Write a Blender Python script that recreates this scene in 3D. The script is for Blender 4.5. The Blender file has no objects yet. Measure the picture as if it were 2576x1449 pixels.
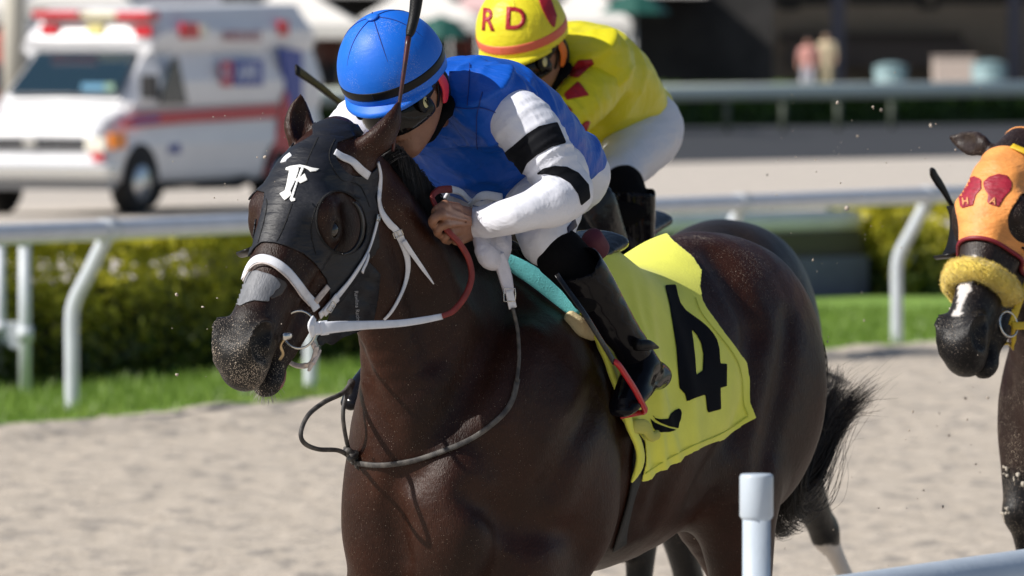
import bpy, bmesh, math, random
import numpy as np
from mathutils import Vector, Matrix, noise as mnoise
from mathutils.bvhtree import BVHTree

SC = bpy.context.scene
COL = SC.collection
R = math.radians
rnd = random.Random(7)
nrs = np.random.RandomState(5)

# ------------------------------------------------------------------ camera
FP = 19800.0                       # focal length in units of a 2576-wide frame
CAMZ = 2.06
PITCH = math.atan((724.5 - 98.0) / FP)
cam_d = bpy.data.cameras.new('camera')
cam = bpy.data.objects.new('camera', cam_d)
COL.objects.link(cam)
cam.location = (0, 0, CAMZ)
cam.rotation_euler = (math.pi / 2 - PITCH, 0, 0)
cam_d.sensor_width = 36.0
cam_d.lens = 36.0 * FP / 2576.0
cam_d.clip_start = 0.5
cam_d.clip_end = 3000
cam_d.dof.use_dof = True
cam_d.dof.focus_distance = 17.55
cam_d.dof.aperture_fstop = 8.2
cam_d.dof.aperture_blades = 0
SC.camera = cam

# ------------------------------------------------------------------ world, sun, exposure
SUN_DIR = Vector((-0.73, -0.27, 0.63)).normalized()       # towards the sun
w = bpy.data.worlds.new('World'); SC.world = w; w.use_nodes = True
nt = w.node_tree; nt.nodes.clear()
wo = nt.nodes.new('ShaderNodeOutputWorld'); bg = nt.nodes.new('ShaderNodeBackground')
sky = nt.nodes.new('ShaderNodeTexSky'); sky.sky_type = 'NISHITA'; sky.sun_disc = False
sky.sun_elevation = math.asin(SUN_DIR.z)
sky.sun_rotation = math.atan2(SUN_DIR.x, SUN_DIR.y)
sky.air_density = 1.0; sky.dust_density = 1.2; sky.ozone_density = 1.0
bg.inputs['Strength'].default_value = 0.082
nt.links.new(sky.outputs[0], bg.inputs[0]); nt.links.new(bg.outputs[0], wo.inputs[0])
sl = bpy.data.lights.new('sun', 'SUN'); sl.energy = 5.0; sl.angle = R(0.53); sl.color = (1.0, 0.955, 0.89)
so = bpy.data.objects.new('sun', sl); COL.objects.link(so)
so.rotation_euler = (-SUN_DIR).to_track_quat('-Z', 'Y').to_euler()
so.location = (-10, -2, 30)
SC.view_settings.view_transform = 'Standard'; SC.view_settings.look = 'None'
SC.view_settings.exposure = 0.14; SC.view_settings.gamma = 1.0
SC.view_settings.use_curve_mapping = False
SC.cycles.use_denoising = True
SC.cycles.max_bounces = 6; SC.cycles.diffuse_bounces = 3; SC.cycles.glossy_bounces = 3
SC.cycles.transmission_bounces = 4; SC.cycles.transparent_max_bounces = 8
SC.cycles.sample_clamp_indirect = 6.0

# ------------------------------------------------------------------ pixel <-> world
_f = np.array([0, math.cos(PITCH), -math.sin(PITCH)])
_u = np.array([0, math.sin(PITCH), math.cos(PITCH)])
_r = np.array([1.0, 0, 0])
_C = np.array([0, 0, CAMZ])

def ray(px, py):
    return _f + _r * (px - 1288.0) / FP + _u * (724.5 - py) / FP

def at(px, py, Y):
    d = ray(px, py)
    return _C + d * (Y / d[1])

def proj(P):
    """world points (n,3) -> pixels (n,2)"""
    q = np.atleast_2d(P) - _C
    z = q @ _f
    return np.stack([1288 + FP * (q @ _r) / z, 724.5 - FP * (q @ _u) / z], 1)

class Frame:
    """local frame of a horse: u forward, v to its left, z up"""
    def __init__(s, O, theta):
        s.O = np.array([O[0], O[1], 0.0]); s.th = theta
        s.h = np.array([-math.sin(theta), -math.cos(theta), 0]); s.l = np.array([math.cos(theta), -math.sin(theta), 0])
        s.M = np.stack([s.h, s.l, np.array([0, 0, 1.0])])     # rows
        s.rz = math.atan2(s.h[1], s.h[0])
        s.cl = s.M @ (_C - s.O)                                # camera in local
    def loc(s, P): return (np.atleast_2d(P) - s.O) @ s.M.T
    def world(s, L): return np.atleast_2d(L) @ s.M + s.O
    def dirl(s, d): return s.M @ np.asarray(d)
    def at(s, px, py, v):
        d = s.dirl(ray(px, py)); t = (v - s.cl[1]) / d[1]
        return s.cl + d * t
    def atu(s, px, py, u):
        d = s.dirl(ray(px, py)); t = (u - s.cl[0]) / d[0]
        return s.cl + d * t
    def proj(s, L): return proj(s.world(L))

# ------------------------------------------------------------------ objects
def tag(o, label=None, cat=None, group=None, kind=None):
    if label: o['label'] = label
    if cat: o['category'] = cat
    if group: o['group'] = group
    if kind: o['kind'] = kind
    return o

def empty(name, loc, rz=0.0, label=None, cat=None, group=None):
    o = bpy.data.objects.new(name, None); COL.objects.link(o)
    o.location = loc; o.rotation_euler = (0, 0, rz); o.empty_display_size = 0.2
    return tag(o, label, cat, group)

def link(o, parent=None):
    COL.objects.link(o)
    if parent is not None: o.parent = parent
    return o

def mesh_np(name, V, F, mat=None, parent=None, smooth=True, cols=None, mats=None, midx=None, shift=None):
    """V (n,3); F: (m,4)/(m,3) int array, or list of arrays"""
    V = np.asarray(V, np.float32)
    if shift is not None: V = V - np.asarray(shift, np.float32)
    Fs = F if isinstance(F, list) else [F]
    Fs = [np.asarray(f, np.int32) for f in Fs if len(f)]
    me = bpy.data.meshes.new(name)
    nl = sum(f.size for f in Fs); npoly = sum(len(f) for f in Fs)
    me.vertices.add(len(V)); me.vertices.foreach_set('co', V.ravel())
    me.loops.add(nl); me.polygons.add(npoly)
    if npoly:
        me.loops.foreach_set('vertex_index', np.concatenate([f.ravel() for f in Fs]))
        tot = np.concatenate([np.full(len(f), f.shape[1], np.int32) for f in Fs])
        st = np.concatenate([[0], np.cumsum(tot)[:-1]]).astype(np.int32)
        me.polygons.foreach_set('loop_start', st)
        me.polygons.foreach_set('use_smooth', np.full(npoly, smooth, bool))
    if cols is not None:
        for cn, cv in cols.items():
            a = me.attributes.new(cn, 'FLOAT', 'POINT'); a.data.foreach_set('value', np.asarray(cv, np.float32))
    for m in (mats or ([mat] if mat else [])): me.materials.append(m)
    if midx is not None: me.polygons.foreach_set('material_index', np.asarray(midx, np.int32))
    me.update(calc_edges=True); me.validate()
    o = bpy.data.objects.new(name, me)
    return link(o, parent)

# ------------------------------------------------------------------ materials
MATS = {}
def nd(t, typ, **kw):
    n = t.nodes.new(typ)
    for k, v in kw.items(): setattr(n, k, v)
    return n

def mat(name, col=(0.5, 0.5, 0.5), rough=0.6, var=0.0, vscale=20.0, bump=0.0, bscale=60.0, metal=0.0, spec=0.5,
        sheen=0.0, coat=0.0, trans=0.0, emit=None, stretch=None, detail=4.0, col2=None, subsurf=0.0, rvar=0.0, ior=1.5, bdist=0.01):
    """procedural principled material with noise variation and bump"""
    if name in MATS: return MATS[name]
    m = bpy.data.materials.new(name); m.use_nodes = True; t = m.node_tree
    b = t.nodes['Principled BSDF']; MATS[name] = m
    b.inputs['Base Color'].default_value = (*col, 1); b.inputs['Roughness'].default_value = rough
    b.inputs['Metallic'].default_value = metal; b.inputs['Specular IOR Level'].default_value = spec
    b.inputs['IOR'].default_value = ior
    if sheen: b.inputs['Sheen Weight'].default_value = sheen; b.inputs['Sheen Roughness'].default_value = 0.4
    if coat: b.inputs['Coat Weight'].default_value = coat; b.inputs['Coat Roughness'].default_value = 0.08
    if trans: b.inputs['Transmission Weight'].default_value = trans
    if subsurf:
        b.inputs['Subsurface Weight'].default_value = subsurf; b.inputs['Subsurface Radius'].default_value = (0.01, 0.004, 0.002)
        b.inputs['Subsurface Scale'].default_value = 1.0
    if emit: b.inputs['Emission Color'].default_value = (*emit[:3], 1); b.inputs['Emission Strength'].default_value = emit[3]
    tc = nd(t, 'ShaderNodeTexCoord'); mp = nd(t, 'ShaderNodeMapping')
    if stretch: mp.inputs['Scale'].default_value = stretch
    t.links.new(tc.outputs['Object'], mp.inputs[0])
    if var or col2 is not None:
        n = nd(t, 'ShaderNodeTexNoise'); n.inputs['Scale'].default_value = vscale; n.inputs['Detail'].default_value = detail
        t.links.new(mp.outputs[0], n.inputs['Vector'])
        mx = nd(t, 'ShaderNodeMix', data_type='RGBA')
        c2 = col2 if col2 is not None else tuple(c * (1 + var) for c in col)
        c1 = col if col2 is not None else tuple(c * (1 - var) for c in col)
        mx.inputs[6].default_value = (*c1, 1); mx.inputs[7].default_value = (*c2, 1)
        r = nd(t, 'ShaderNodeMapRange'); r.inputs[1].default_value = 0.35; r.inputs[2].default_value = 0.65
        t.links.new(n.outputs[0], r.inputs[0]); t.links.new(r.outputs[0], mx.inputs[0])
        t.links.new(mx.outputs[2], b.inputs['Base Color'])
        if rvar:
            r2 = nd(t, 'ShaderNodeMapRange'); r2.inputs[1].default_value = 0.3; r2.inputs[2].default_value = 0.7
            r2.inputs[3].default_value = max(0, rough - rvar); r2.inputs[4].default_value = min(1, rough + rvar)
            t.links.new(n.outputs[0], r2.inputs[0]); t.links.new(r2.outputs[0], b.inputs['Roughness'])
    if bump:
        n2 = nd(t, 'ShaderNodeTexNoise'); n2.inputs['Scale'].default_value = bscale; n2.inputs['Detail'].default_value = 5.0
        t.links.new(mp.outputs[0], n2.inputs['Vector'])
        bp = nd(t, 'ShaderNodeBump'); bp.inputs['Strength'].default_value = bump; bp.inputs['Distance'].default_value = bdist
        t.links.new(n2.outputs[0], bp.inputs['Height']); t.links.new(bp.outputs[0], b.inputs['Normal'])
    return m

# ------------------------------------------------------------------ implicit surfaces
def unit(v):
    v = np.asarray(v, float); return v / (np.linalg.norm(v) + 1e-12)

def catmull(P, n=4, closed=False):
    """P (k,d) -> smooth resampled points"""
    P = np.asarray(P, float); k = len(P)
    if k < 3 and not closed:
        return np.array([P[0] + (P[-1] - P[0]) * i / n for i in range(n + 1)]) if k == 2 else P
    out = []
    rng = range(k) if closed else range(k - 1)
    for i in rng:
        if closed: p0, p1, p2, p3 = P[(i - 1) % k], P[i], P[(i + 1) % k], P[(i + 2) % k]
        else:
            p1, p2 = P[i], P[i + 1]
            p0 = P[i - 1] if i else 2 * p1 - p2
            p3 = P[i + 2] if i + 2 < k else 2 * p2 - p1
        for j in range(n):
            t = j / n
            out.append(0.5 * ((2 * p1) + (-p0 + p2) * t + (2 * p0 - 5 * p1 + 4 * p2 - p3) * t * t + (-p0 + 3 * p1 - 3 * p2 + p3) * t ** 3))
    if not closed: out.append(P[-1])
    return np.array(out)

class Field:
    def __init__(s, lo, hi, h):
        s.h = h; s.lo = np.array(lo, float); s.n = np.ceil((np.array(hi) - s.lo) / h).astype(int) + 1
        s.g = np.full(s.n, 0.3, np.float32)
    def sub(s, lo, hi):
        a = np.clip(np.floor((lo - s.lo) / s.h).astype(int), 0, s.n); b = np.clip(np.ceil((hi - s.lo) / s.h).astype(int) + 1, 0, s.n)
        if np.any(b - a <= 0): return None
        ax = [(s.lo[i] + s.h * np.arange(a[i], b[i])).astype(np.float32) for i in range(3)]
        return (slice(a[0], b[0]), slice(a[1], b[1]), slice(a[2], b[2])), ax
    def _seg(s, out, base, a, b, ra0, ra1, rb0, rb1, A, pad):
        m = max(ra0, ra1, rb0, rb1) + pad
        lo = np.minimum(a, b) - m; hi = np.maximum(a, b) + m
        r = s.sub(lo, hi)
        if r is None: return
        sl, ax = r
        st = [max(sl[i].start, base[i]) for i in range(3)]; en = [min(sl[i].stop, base[i] + out.shape[i]) for i in range(3)]
        if any(e <= q for e, q in zip(en, st)): return
        ax = [ax[i][st[i] - sl[i].start:en[i] - sl[i].start] for i in range(3)]
        sl2 = tuple(slice(st[i] - base[i], en[i] - base[i]) for i in range(3))
        T = b - a; L = np.linalg.norm(T); T = T / (L + 1e-9)
        A = A - T * (A @ T); A = unit(A); B = np.cross(T, A)
        X = ax[0][:, None, None] - a[0]; Y = ax[1][None, :, None] - a[1]; Z = ax[2][None, None, :] - a[2]
        t = X * T[0] + Y * T[1] + Z * T[2]
        qa = X * A[0] + Y * A[1] + Z * A[2]; qb = X * B[0] + Y * B[1] + Z * B[2]
        tc = np.clip(t, 0, L); f = tc / (L + 1e-9); qt = t - tc
        ra = ra0 + (ra1 - ra0) * f; rb = rb0 + (rb1 - rb0) * f; rt = np.minimum(ra, rb)
        q2 = qa * qa + qb * qb + qt * qt
        val = np.sqrt((qa / ra) ** 2 + (qb / rb) ** 2 + (qt / rt) ** 2) + 1e-6
        d = np.sqrt(q2) * (1 - 1 / val)
        d = np.where(val < 0.5, -0.5 * rt, d)
        out[sl2] = np.minimum(out[sl2], d.astype(np.float32))
    def chain(s, pts, ra, rb=None, A=(0, 1, 0), k=0.03, sm=3, op='add'):
        """pts: nodes; ra along A, rb across; k: blend radius"""
        pts = np.asarray(pts, float); ra = np.broadcast_to(np.asarray(ra, float), (len(pts),))
        rb = ra if rb is None else np.broadcast_to(np.asarray(rb, float), (len(pts),))
        A = np.broadcast_to(np.asarray(A, float), (len(pts), 3))
        Q = np.concatenate([pts, ra[:, None], rb[:, None], A], 1)
        if len(pts) > 1: Q = catmull(Q, sm)
        else: Q = np.repeat(Q, 2, 0); Q[1, :3] += 1e-4
        Q[:, 3:5] = np.maximum(Q[:, 3:5], 1e-3)
        m = Q[:, 3:5].max() + k + 0.02
        r = s.sub(Q[:, :3].min(0) - m, Q[:, :3].max(0) + m)
        if r is None: return
        sl, ax = r; base = [x.start for x in sl]
        out = np.full([x.stop - x.start for x in sl], 0.3, np.float32)
        for i in range(len(Q) - 1):
            s._seg(out, base, Q[i, :3], Q[i + 1, :3], Q[i, 3], Q[i + 1, 3], Q[i, 4], Q[i + 1, 4], Q[i, 5:8], k + 0.02)
        s.merge(sl, out, k, op)
    def merge(s, sl, out, k, op='add'):
        g = s.g[sl]
        if op == 'add':
            hh = np.maximum(k - np.abs(g - out), 0) / k
            s.g[sl] = np.minimum(g, out) - hh * hh * k * 0.25
        else:
            out = -out; hh = np.maximum(k - np.abs(g - out), 0) / k
            s.g[sl] = np.maximum(g, out) + hh * hh * k * 0.25
    def ell(s, c, r, axes=None, k=0.02, op='add'):
        """ellipsoid centre c radii r, axes rows"""
        c = np.asarray(c, float); ax3 = np.eye(3) if axes is None else np.asarray(axes)
        m = max(r) + k + 0.02
        q = s.sub(c - m, c + m)
        if q is None: return
        sl, ax = q
        X = ax[0][:, None, None] - c[0]; Y = ax[1][None, :, None] - c[1]; Z = ax[2][None, None, :] - c[2]
        v = 0; q2 = X * X + Y * Y + Z * Z
        for i in range(3):
            e = X * ax3[i][0] + Y * ax3[i][1] + Z * ax3[i][2]; v = v + (e / r[i]) ** 2
        v = np.sqrt(v) + 1e-6; d = np.sqrt(q2) * (1 - 1 / v); d = np.where(v < 0.4, -0.6 * min(r), d)
        s.merge(sl, d.astype(np.float32), k, op)
    def displace(s, fn):
        """fn(X,Y,Z arrays)->offset added to distance, near the surface only"""
        idx = np.where(np.abs(s.g) < 4 * s.h)
        P = np.stack([s.lo[i] + s.h * idx[i] for i in range(3)], 1)
        s.g[idx] += fn(P).astype(np.float32)
    def mesh(s, iso=0.0):
        g = s.g - iso; n = np.array(g.shape)
        ins = g < 0
        c = [ins[i:n[0] - 1 + i, j:n[1] - 1 + j, k:n[2] - 1 + k] for i in (0, 1) for j in (0, 1) for k in (0, 1)]
        cnt = np.zeros(c[0].shape, np.uint8)
        for x in c: cnt += x
        act = (cnt > 0) & (cnt < 8); I, J, K = np.where(act)
        vid = np.full(act.shape, -1, np.int32); vid[I, J, K] = np.arange(len(I))
        off = [(i, j, k) for i in (0, 1) for j in (0, 1) for k in (0, 1)]
        cv = np.stack([g[I + o[0], J + o[1], K + o[2]] for o in off], 1)
        acc = np.zeros((len(I), 3)); num = np.zeros(len(I))
        for a in range(8):
            for b in range(a + 1, 8):
                if sum(abs(off[a][q] - off[b][q]) for q in range(3)) != 1: continue
                va, vb = cv[:, a], cv[:, b]; cr = (va < 0) != (vb < 0)
                t = np.where(cr, va / np.where(cr, va - vb, 1), 0)
                pa = np.array(off[a], float); pb = np.array(off[b], float)
                acc += np.where(cr[:, None], pa + (pb - pa) * t[:, None], 0); num += cr
        V = s.lo + s.h * (np.stack([I, J, K], 1) + acc / num[:, None])
        F = []
        for ax in range(3):
            a1, a2 = (ax + 1) % 3, (ax + 2) % 3
            s0 = [slice(None)] * 3; s1 = [slice(None)] * 3
            s0[ax] = slice(0, n[ax] - 1); s1[ax] = slice(1, n[ax])
            for q in (a1, a2): s0[q] = slice(1, n[q] - 1); s1[q] = slice(1, n[q] - 1)
            A_ = ins[tuple(s0)]; B_ = ins[tuple(s1)]
            cr = np.array(np.where(A_ != B_)); 
            if cr.shape[1] == 0: continue
            flip = A_[tuple(cr)]
            idx = cr.copy(); idx[a1] += 1; idx[a2] += 1      # grid index
            def cell(d1, d2):
                q = idx.copy(); q[a1] += d1; q[a2] += d2
                return vid[q[0], q[1], q[2]]
            f = np.stack([cell(-1, -1), cell(0, -1), cell(0, 0), cell(-1, 0)], 1)
            f[~flip] = f[~flip][:, ::-1]
            F.append(f)
        return V, np.concatenate(F)

def vnormals(V, F):
    F3 = tri(F); a, b, c = V[F3[:, 0]], V[F3[:, 1]], V[F3[:, 2]]
    n = np.cross(b - a, c - a); N = np.zeros_like(V)
    for i in range(3): np.add.at(N, F3[:, i], n)
    return N / (np.linalg.norm(N, axis=1, keepdims=True) + 1e-12)

def tri(F):
    if F.shape[1] == 3: return F
    return np.concatenate([F[:, [0, 1, 2]], F[:, [0, 2, 3]]])

def smooth_mesh(V, F, it=2, lam=0.5):
    E = np.concatenate([F[:, [i, (i + 1) % F.shape[1]]] for i in range(F.shape[1])])
    E = np.concatenate([E, E[:, ::-1]])
    deg = np.bincount(E[:, 0], minlength=len(V)).astype(float)[:, None]
    for _ in range(it):
        S = np.stack([np.bincount(E[:, 0], weights=V[E[:, 1], i], minlength=len(V)) for i in range(3)], 1)
        V = V + lam * (S / np.maximum(deg, 1) - V)
    return V

def clip(V, F, f):
    """keep f<0 part of a triangle mesh"""
    F = tri(F); s = f[F] < 0; c = s.sum(1)
    keep = F[c == 3]; newV = [V]; nv = len(V); cache = {}; out = []
    extra = []
    def cut(a, b):
        nonlocal nv
        key = (a, b) if a < b else (b, a)
        if key not in cache:
            t = f[a] / (f[a] - f[b]); extra.append(V[a] + (V[b] - V[a]) * t); cache[key] = nv; nv += 1
        return cache[key]
    for tr, ss in zip(F[(c == 1) | (c == 2)], s[(c == 1) | (c == 2)]):
        k = int(np.argmax(ss)) if ss.sum() == 1 else int(np.argmin(ss))
        a, b, d = int(tr[k]), int(tr[(k + 1) % 3]), int(tr[(k + 2) % 3])
        if ss.sum() == 1: out.append((a, cut(a, b), cut(a, d)))
        else:
            e, g = cut(a, b), cut(a, d); out.append((e, b, d)); out.append((e, d, g))
    F2 = np.concatenate([keep, np.array(out, int).reshape(-1, 3)])
    V2 = np.concatenate([V, np.array(extra).reshape(-1, 3)])
    used = np.unique(F2); mp = np.full(len(V2), -1); mp[used] = np.arange(len(used))
    return V2[used], mp[F2]

def poly_sd(P, poly):
    """signed distance of points (n,2) to closed polygon (<0 inside)"""
    poly = np.asarray(poly, float); A = poly; B = np.roll(poly, -1, 0)
    d = np.full(len(P), 1e9); ins = np.zeros(len(P), bool)
    for a, b in zip(A, B):
        ab = b - a; t = np.clip(((P - a) @ ab) / (ab @ ab + 1e-12), 0, 1)
        q = P - (a + t[:, None] * ab); d = np.minimum(d, np.hypot(q[:, 0], q[:, 1]))
        cond = ((a[1] > P[:, 1]) != (b[1] > P[:, 1]))
        with np.errstate(divide='ignore', invalid='ignore'):
            xi = (b[0] - a[0]) * (P[:, 1] - a[1]) / (b[1] - a[1]) + a[0]
        ins ^= cond & (P[:, 0] < xi)
    return np.where(ins, -d, d)

def shell(V, F, N, thick):
    """closed shell of an open tri mesh: outer V, inner V-N*thick, rim"""
    n = len(V); V2 = np.concatenate([V, V - N * thick]); F2 = F[:, ::-1] + n
    E = np.concatenate([F[:, [0, 1]], F[:, [1, 2]], F[:, [2, 0]]])
    key = {}
    for a, b in E: key[(int(a), int(b))] = 1
    rim = [(b, a, a + n, b + n) for (a, b) in key if (b, a) not in key]
    return V2, [np.concatenate([F, F2]), np.array(rim, int).reshape(-1, 4)]

# surface for ray projection
class Surf:
    def __init__(s, fr, V, F):
        s.fr = fr; s.V = V; s.F = F
        s.t = BVHTree.FromPolygons([tuple(v) for v in V.tolist()], F.tolist())
    def hit(s, px, py):
        d = Vector(s.fr.dirl(ray(px, py))).normalized()
        p, n, i, _ = s.t.ray_cast(Vector(s.fr.cl), d)
        return (np.array(p), np.array(n)) if p is not None else (None, None)
    def near(s, P):
        p, n, i, _ = s.t.find_nearest(Vector(P)); return np.array(p), np.array(n)

def largest(F2, n):
    """faces of the largest connected piece"""
    lab = np.arange(n)
    for _ in range(600):
        m = lab[F2].min(1); new = lab.copy()
        for q in range(3): np.minimum.at(new, F2[:, q], m)
        if (new == lab).all(): break
        lab = new
    c = np.bincount(lab[F2[:, 0]]); return F2[lab[F2[:, 0]] == c.argmax()]

def decal(surf, poly, step=6.0, off=0.002, holes=(), thick=0.0015, jit=None):
    """polygon in pixels laid onto a surface; returns V,F (local)"""
    poly = np.asarray(poly, float)
    lo = poly.min(0) - step; hi = poly.max(0) + step
    xs = np.arange(lo[0], hi[0] + step, step); ys = np.arange(lo[1], hi[1] + step, step)
    X, Y = np.meshgrid(xs, ys, indexing='ij'); P = np.stack([X.ravel(), Y.ravel()], 1)
    i = np.arange(len(xs) - 1)[:, None] * len(ys) + np.arange(len(ys) - 1)[None]
    i = i.ravel(); F = np.stack([i, i + 1, i + len(ys) + 1, i + len(ys)], 1)
    f = poly_sd(P, poly)
    for h in holes: f = np.maximum(f, -poly_sd(P, h))
    V2, F2 = clip(np.concatenate([P, np.zeros((len(P), 1))], 1), F, f)
    out = np.zeros((len(V2), 3)); ok = np.zeros(len(V2), bool); NN = np.zeros((len(V2), 3))
    for q, p in enumerate(V2):
        h, n = surf.hit(p[0], p[1])
        if h is not None:
            if n @ surf.fr.dirl(ray(p[0], p[1])) > 0: n = -n
            out[q] = h + n * off; NN[q] = n; ok[q] = True
    F2 = F2[ok[F2].all(1)]
    # drop stretched faces across depth jumps
    if len(F2):
        e = np.max([np.linalg.norm(out[F2[:, a]] - out[F2[:, b]], axis=1) for a, b in ((0, 1), (1, 2), (2, 0))], 0)
        F2 = F2[e < 0.06]
    if len(F2): F2 = largest(F2, len(V2))
    used = np.unique(F2); mp = np.full(len(V2), -1); mp[used] = np.arange(len(used))
    Vo = out[used]; Fo = mp[F2]; No = vnormals(Vo, Fo) if len(Fo) else NN[used]
    if len(Fo) and (No * NN[used]).sum() < 0: Fo = Fo[:, ::-1]; No = -No
    return Vo, Fo, No

def add_decal(name, surf, poly, m, parent, shift=None, **kw):
    th = kw.pop('thick', 0.0015); fn = kw.pop('disp', None)
    V, F, N = decal(surf, poly, **kw)
    if not len(F): print('EMPTY DECAL', name); return None
    if fn is not None: V = V + N * fn(V)[:, None]
    V, Fs = shell(V, F, N, th)
    return mesh_np(name, V, Fs, m, parent, shift=shift)

# ------------------------------------------------------------------ sweeps
def sweep(path, norms, wid, thk, sides=8, sq=0.5, capped=True):
    """profile: rounded-rect of half sizes wid/2 (across), thk/2 (normal)"""
    P = np.asarray(path, float); n = len(P); N = np.asarray(norms, float)
    wid = np.broadcast_to(np.asarray(wid, float), (n,)); thk = np.broadcast_to(np.asarray(thk, float), (n,))
    T = np.gradient(P, axis=0); T /= np.linalg.norm(T, axis=1, keepdims=True) + 1e-12
    Bn = np.cross(T, N); Bn /= np.linalg.norm(Bn, axis=1, keepdims=True) + 1e-12
    N2 = np.cross(Bn, T)
    a = np.linspace(0, 2 * math.pi, sides, endpoint=False) + math.pi / sides
    ca = np.sign(np.cos(a)) * np.abs(np.cos(a)) ** sq; sa = np.sign(np.sin(a)) * np.abs(np.sin(a)) ** sq
    V = (P[:, None] + Bn[:, None] * ca[None, :, None] * wid[:, None, None] / 2 + N2[:, None] * sa[None, :, None] * thk[:, None, None] / 2).reshape(-1, 3)
    i = np.arange(n - 1)[:, None] * sides; j = np.arange(sides)[None]; j2 = (j + 1) % sides
    F = np.stack([i + j, i + j2, i + sides + j2, i + sides + j], 2).reshape(-1, 4)
    Fs = [F]
    if capped: Fs.append(np.array([list(range(sides))[::-1], [(n - 1) * sides + q for q in range(sides)]]))
    return V, Fs

def tube(path, rad, sides=8, sm=0, capped=True):
    P = catmull(path, sm) if sm else np.asarray(path, float)
    if sm:
        rad = np.asarray(rad, float)
        if rad.ndim: rad = np.interp(np.linspace(0, len(rad) - 1, len(P)), np.arange(len(rad)), rad)
    T = np.gradient(P, axis=0); up = np.array([0.13, 0.2, 1.0]); N = np.cross(T, up)
    bad = np.linalg.norm(N, axis=1) < 1e-6; N[bad] = (1, 0, 0)
    for i in range(1, len(N)):
        t = unit(T[i]); c = N[i - 1] - t * (N[i - 1] @ t); N[i] = unit(c) if np.linalg.norm(c) > 1e-6 else N[i]
    N /= np.linalg.norm(N, axis=1, keepdims=True)
    return sweep(P, N, 2 * np.asarray(rad), 2 * np.asarray(rad), sides, 1.0, capped)

def smooth_arr(A, it=3):
    A = A.copy()
    for _ in range(it): A[1:-1] = (A[:-2] + 2 * A[1:-1] + A[2:]) / 4
    return A

def strap(name, surf, pts, width, m, parent, off=0.002, thick=0.0035, sm=6, v=None, shift=None, sq=0.45, wid=None, ret=False):
    """pts: (px,py) on the surface; or (px,py,v) free in the air at lateral v"""
    S = catmull(np.array([[p[0], p[1], p[2] if len(p) > 2 else 9.0] for p in pts], float), sm)
    free = [len(p) > 2 for p in pts]
    fv = np.interp(np.linspace(0, len(pts) - 1, len(S)), np.arange(len(pts)), [1.0 if q else 0.0 for q in free])
    vv = np.interp(np.linspace(0, len(pts) - 1, len(S)), [i for i, q in enumerate(free) if q] or [0], [p[2] for p in pts if len(p) > 2] or [0])
    P, N = [], []
    for q, p in enumerate(S):
        h, n = surf.hit(p[0], p[1])
        if h is not None:
            if n @ surf.fr.dirl(ray(p[0], p[1])) > 0: n = -n
        if h is None and fv[q] < 0.5:
            if not P: continue
            h = surf.fr.at(p[0], p[1], P[-1][1]); n = N[-1]; P.append(h); N.append(n); continue
        if fv[q] > 0:
            a = surf.fr.at(p[0], p[1], vv[q]); nn = unit(-surf.fr.dirl(ray(p[0], p[1])) + np.array([0, 0.6, 0.2]))
            if h is None: h = a; n = nn
            else:
                w_ = fv[q]; h2 = h + n * off
                # the nearer of the two to the camera never goes below the surface
                h = h2 * (1 - w_) + a * w_; n = unit(n * (1 - w_) + nn * w_); P.append(h); N.append(n); continue
        else: h = h + n * off
        P.append(h); N.append(n)
    P = smooth_arr(np.array(P), 3); N = smooth_arr(np.array(N), 6); N /= np.linalg.norm(N, axis=1, keepdims=True)
    wd = width if wid is None else np.interp(np.linspace(0, 1, len(P)), np.linspace(0, 1, len(wid)), wid)
    V, F = sweep(P, N, wd, thick, 8, sq)
    if ret: return P, N
    return mesh_np(name, V, F, m, parent, shift=shift)

def free_tube(name, fr, pts, rad, m, parent, sm=8, shift=None, sides=8):
    """pts (px,py,v)"""
    P = np.array([fr.at(*p) for p in pts]); V, F = tube(P, rad, sides, sm)
    return mesh_np(name, V, F, m, parent, shift=shift)

def box_np(c, s, rz=0.0, bev=0.0):
    bm = bmesh.new(); bmesh.ops.create_cube(bm, size=1.0)
    for v in bm.verts: v.co = Vector((v.co.x * s[0], v.co.y * s[1], v.co.z * s[2]))
    if bev: bmesh.ops.bevel(bm, geom=bm.edges[:], offset=bev, segments=2, affect='EDGES', profile=0.7)
    bmesh.ops.rotate(bm, verts=bm.verts, cent=(0, 0, 0), matrix=Matrix.Rotation(rz, 3, 'Z'))
    bmesh.ops.translate(bm, verts=bm.verts, vec=c)
    return bm

def bm_obj(name, bm, m, parent=None, smooth=False):
    me = bpy.data.meshes.new(name); bm.to_mesh(me); bm.free()
    if smooth:
        for p in me.polygons: p.use_smooth = True
    if m: me.materials.append(m)
    o = bpy.data.objects.new(name, me)
    return link(o, parent)

def box(name, c, s, m, parent=None, rz=0.0, bev=0.0):
    return bm_obj(name, box_np(c, s, rz, bev), m, parent)

def prism(name, pts, depth_vec, m, parent=None, bev=0.0, smooth=False):
    """closed polygon (3d pts) extruded by depth_vec"""
    bm = bmesh.new(); vs = [bm.verts.new(p) for p in pts]
    f = bm.faces.new(vs); r = bmesh.ops.extrude_face_region(bm, geom=[f])
    nv = [g for g in r['geom'] if isinstance(g, bmesh.types.BMVert)]
    bmesh.ops.translate(bm, verts=nv, vec=depth_vec)
    bmesh.ops.recalc_face_normals(bm, faces=bm.faces)
    if bev: bmesh.ops.bevel(bm, geom=bm.edges[:], offset=bev, segments=2, affect='EDGES')
    return bm_obj(name, bm, m, parent, smooth)

def fbm(P, sc, seed=0.0):
    return np.array([mnoise.noise(Vector((p[0] * sc + seed, p[1] * sc, p[2] * sc))) for p in P])

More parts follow.
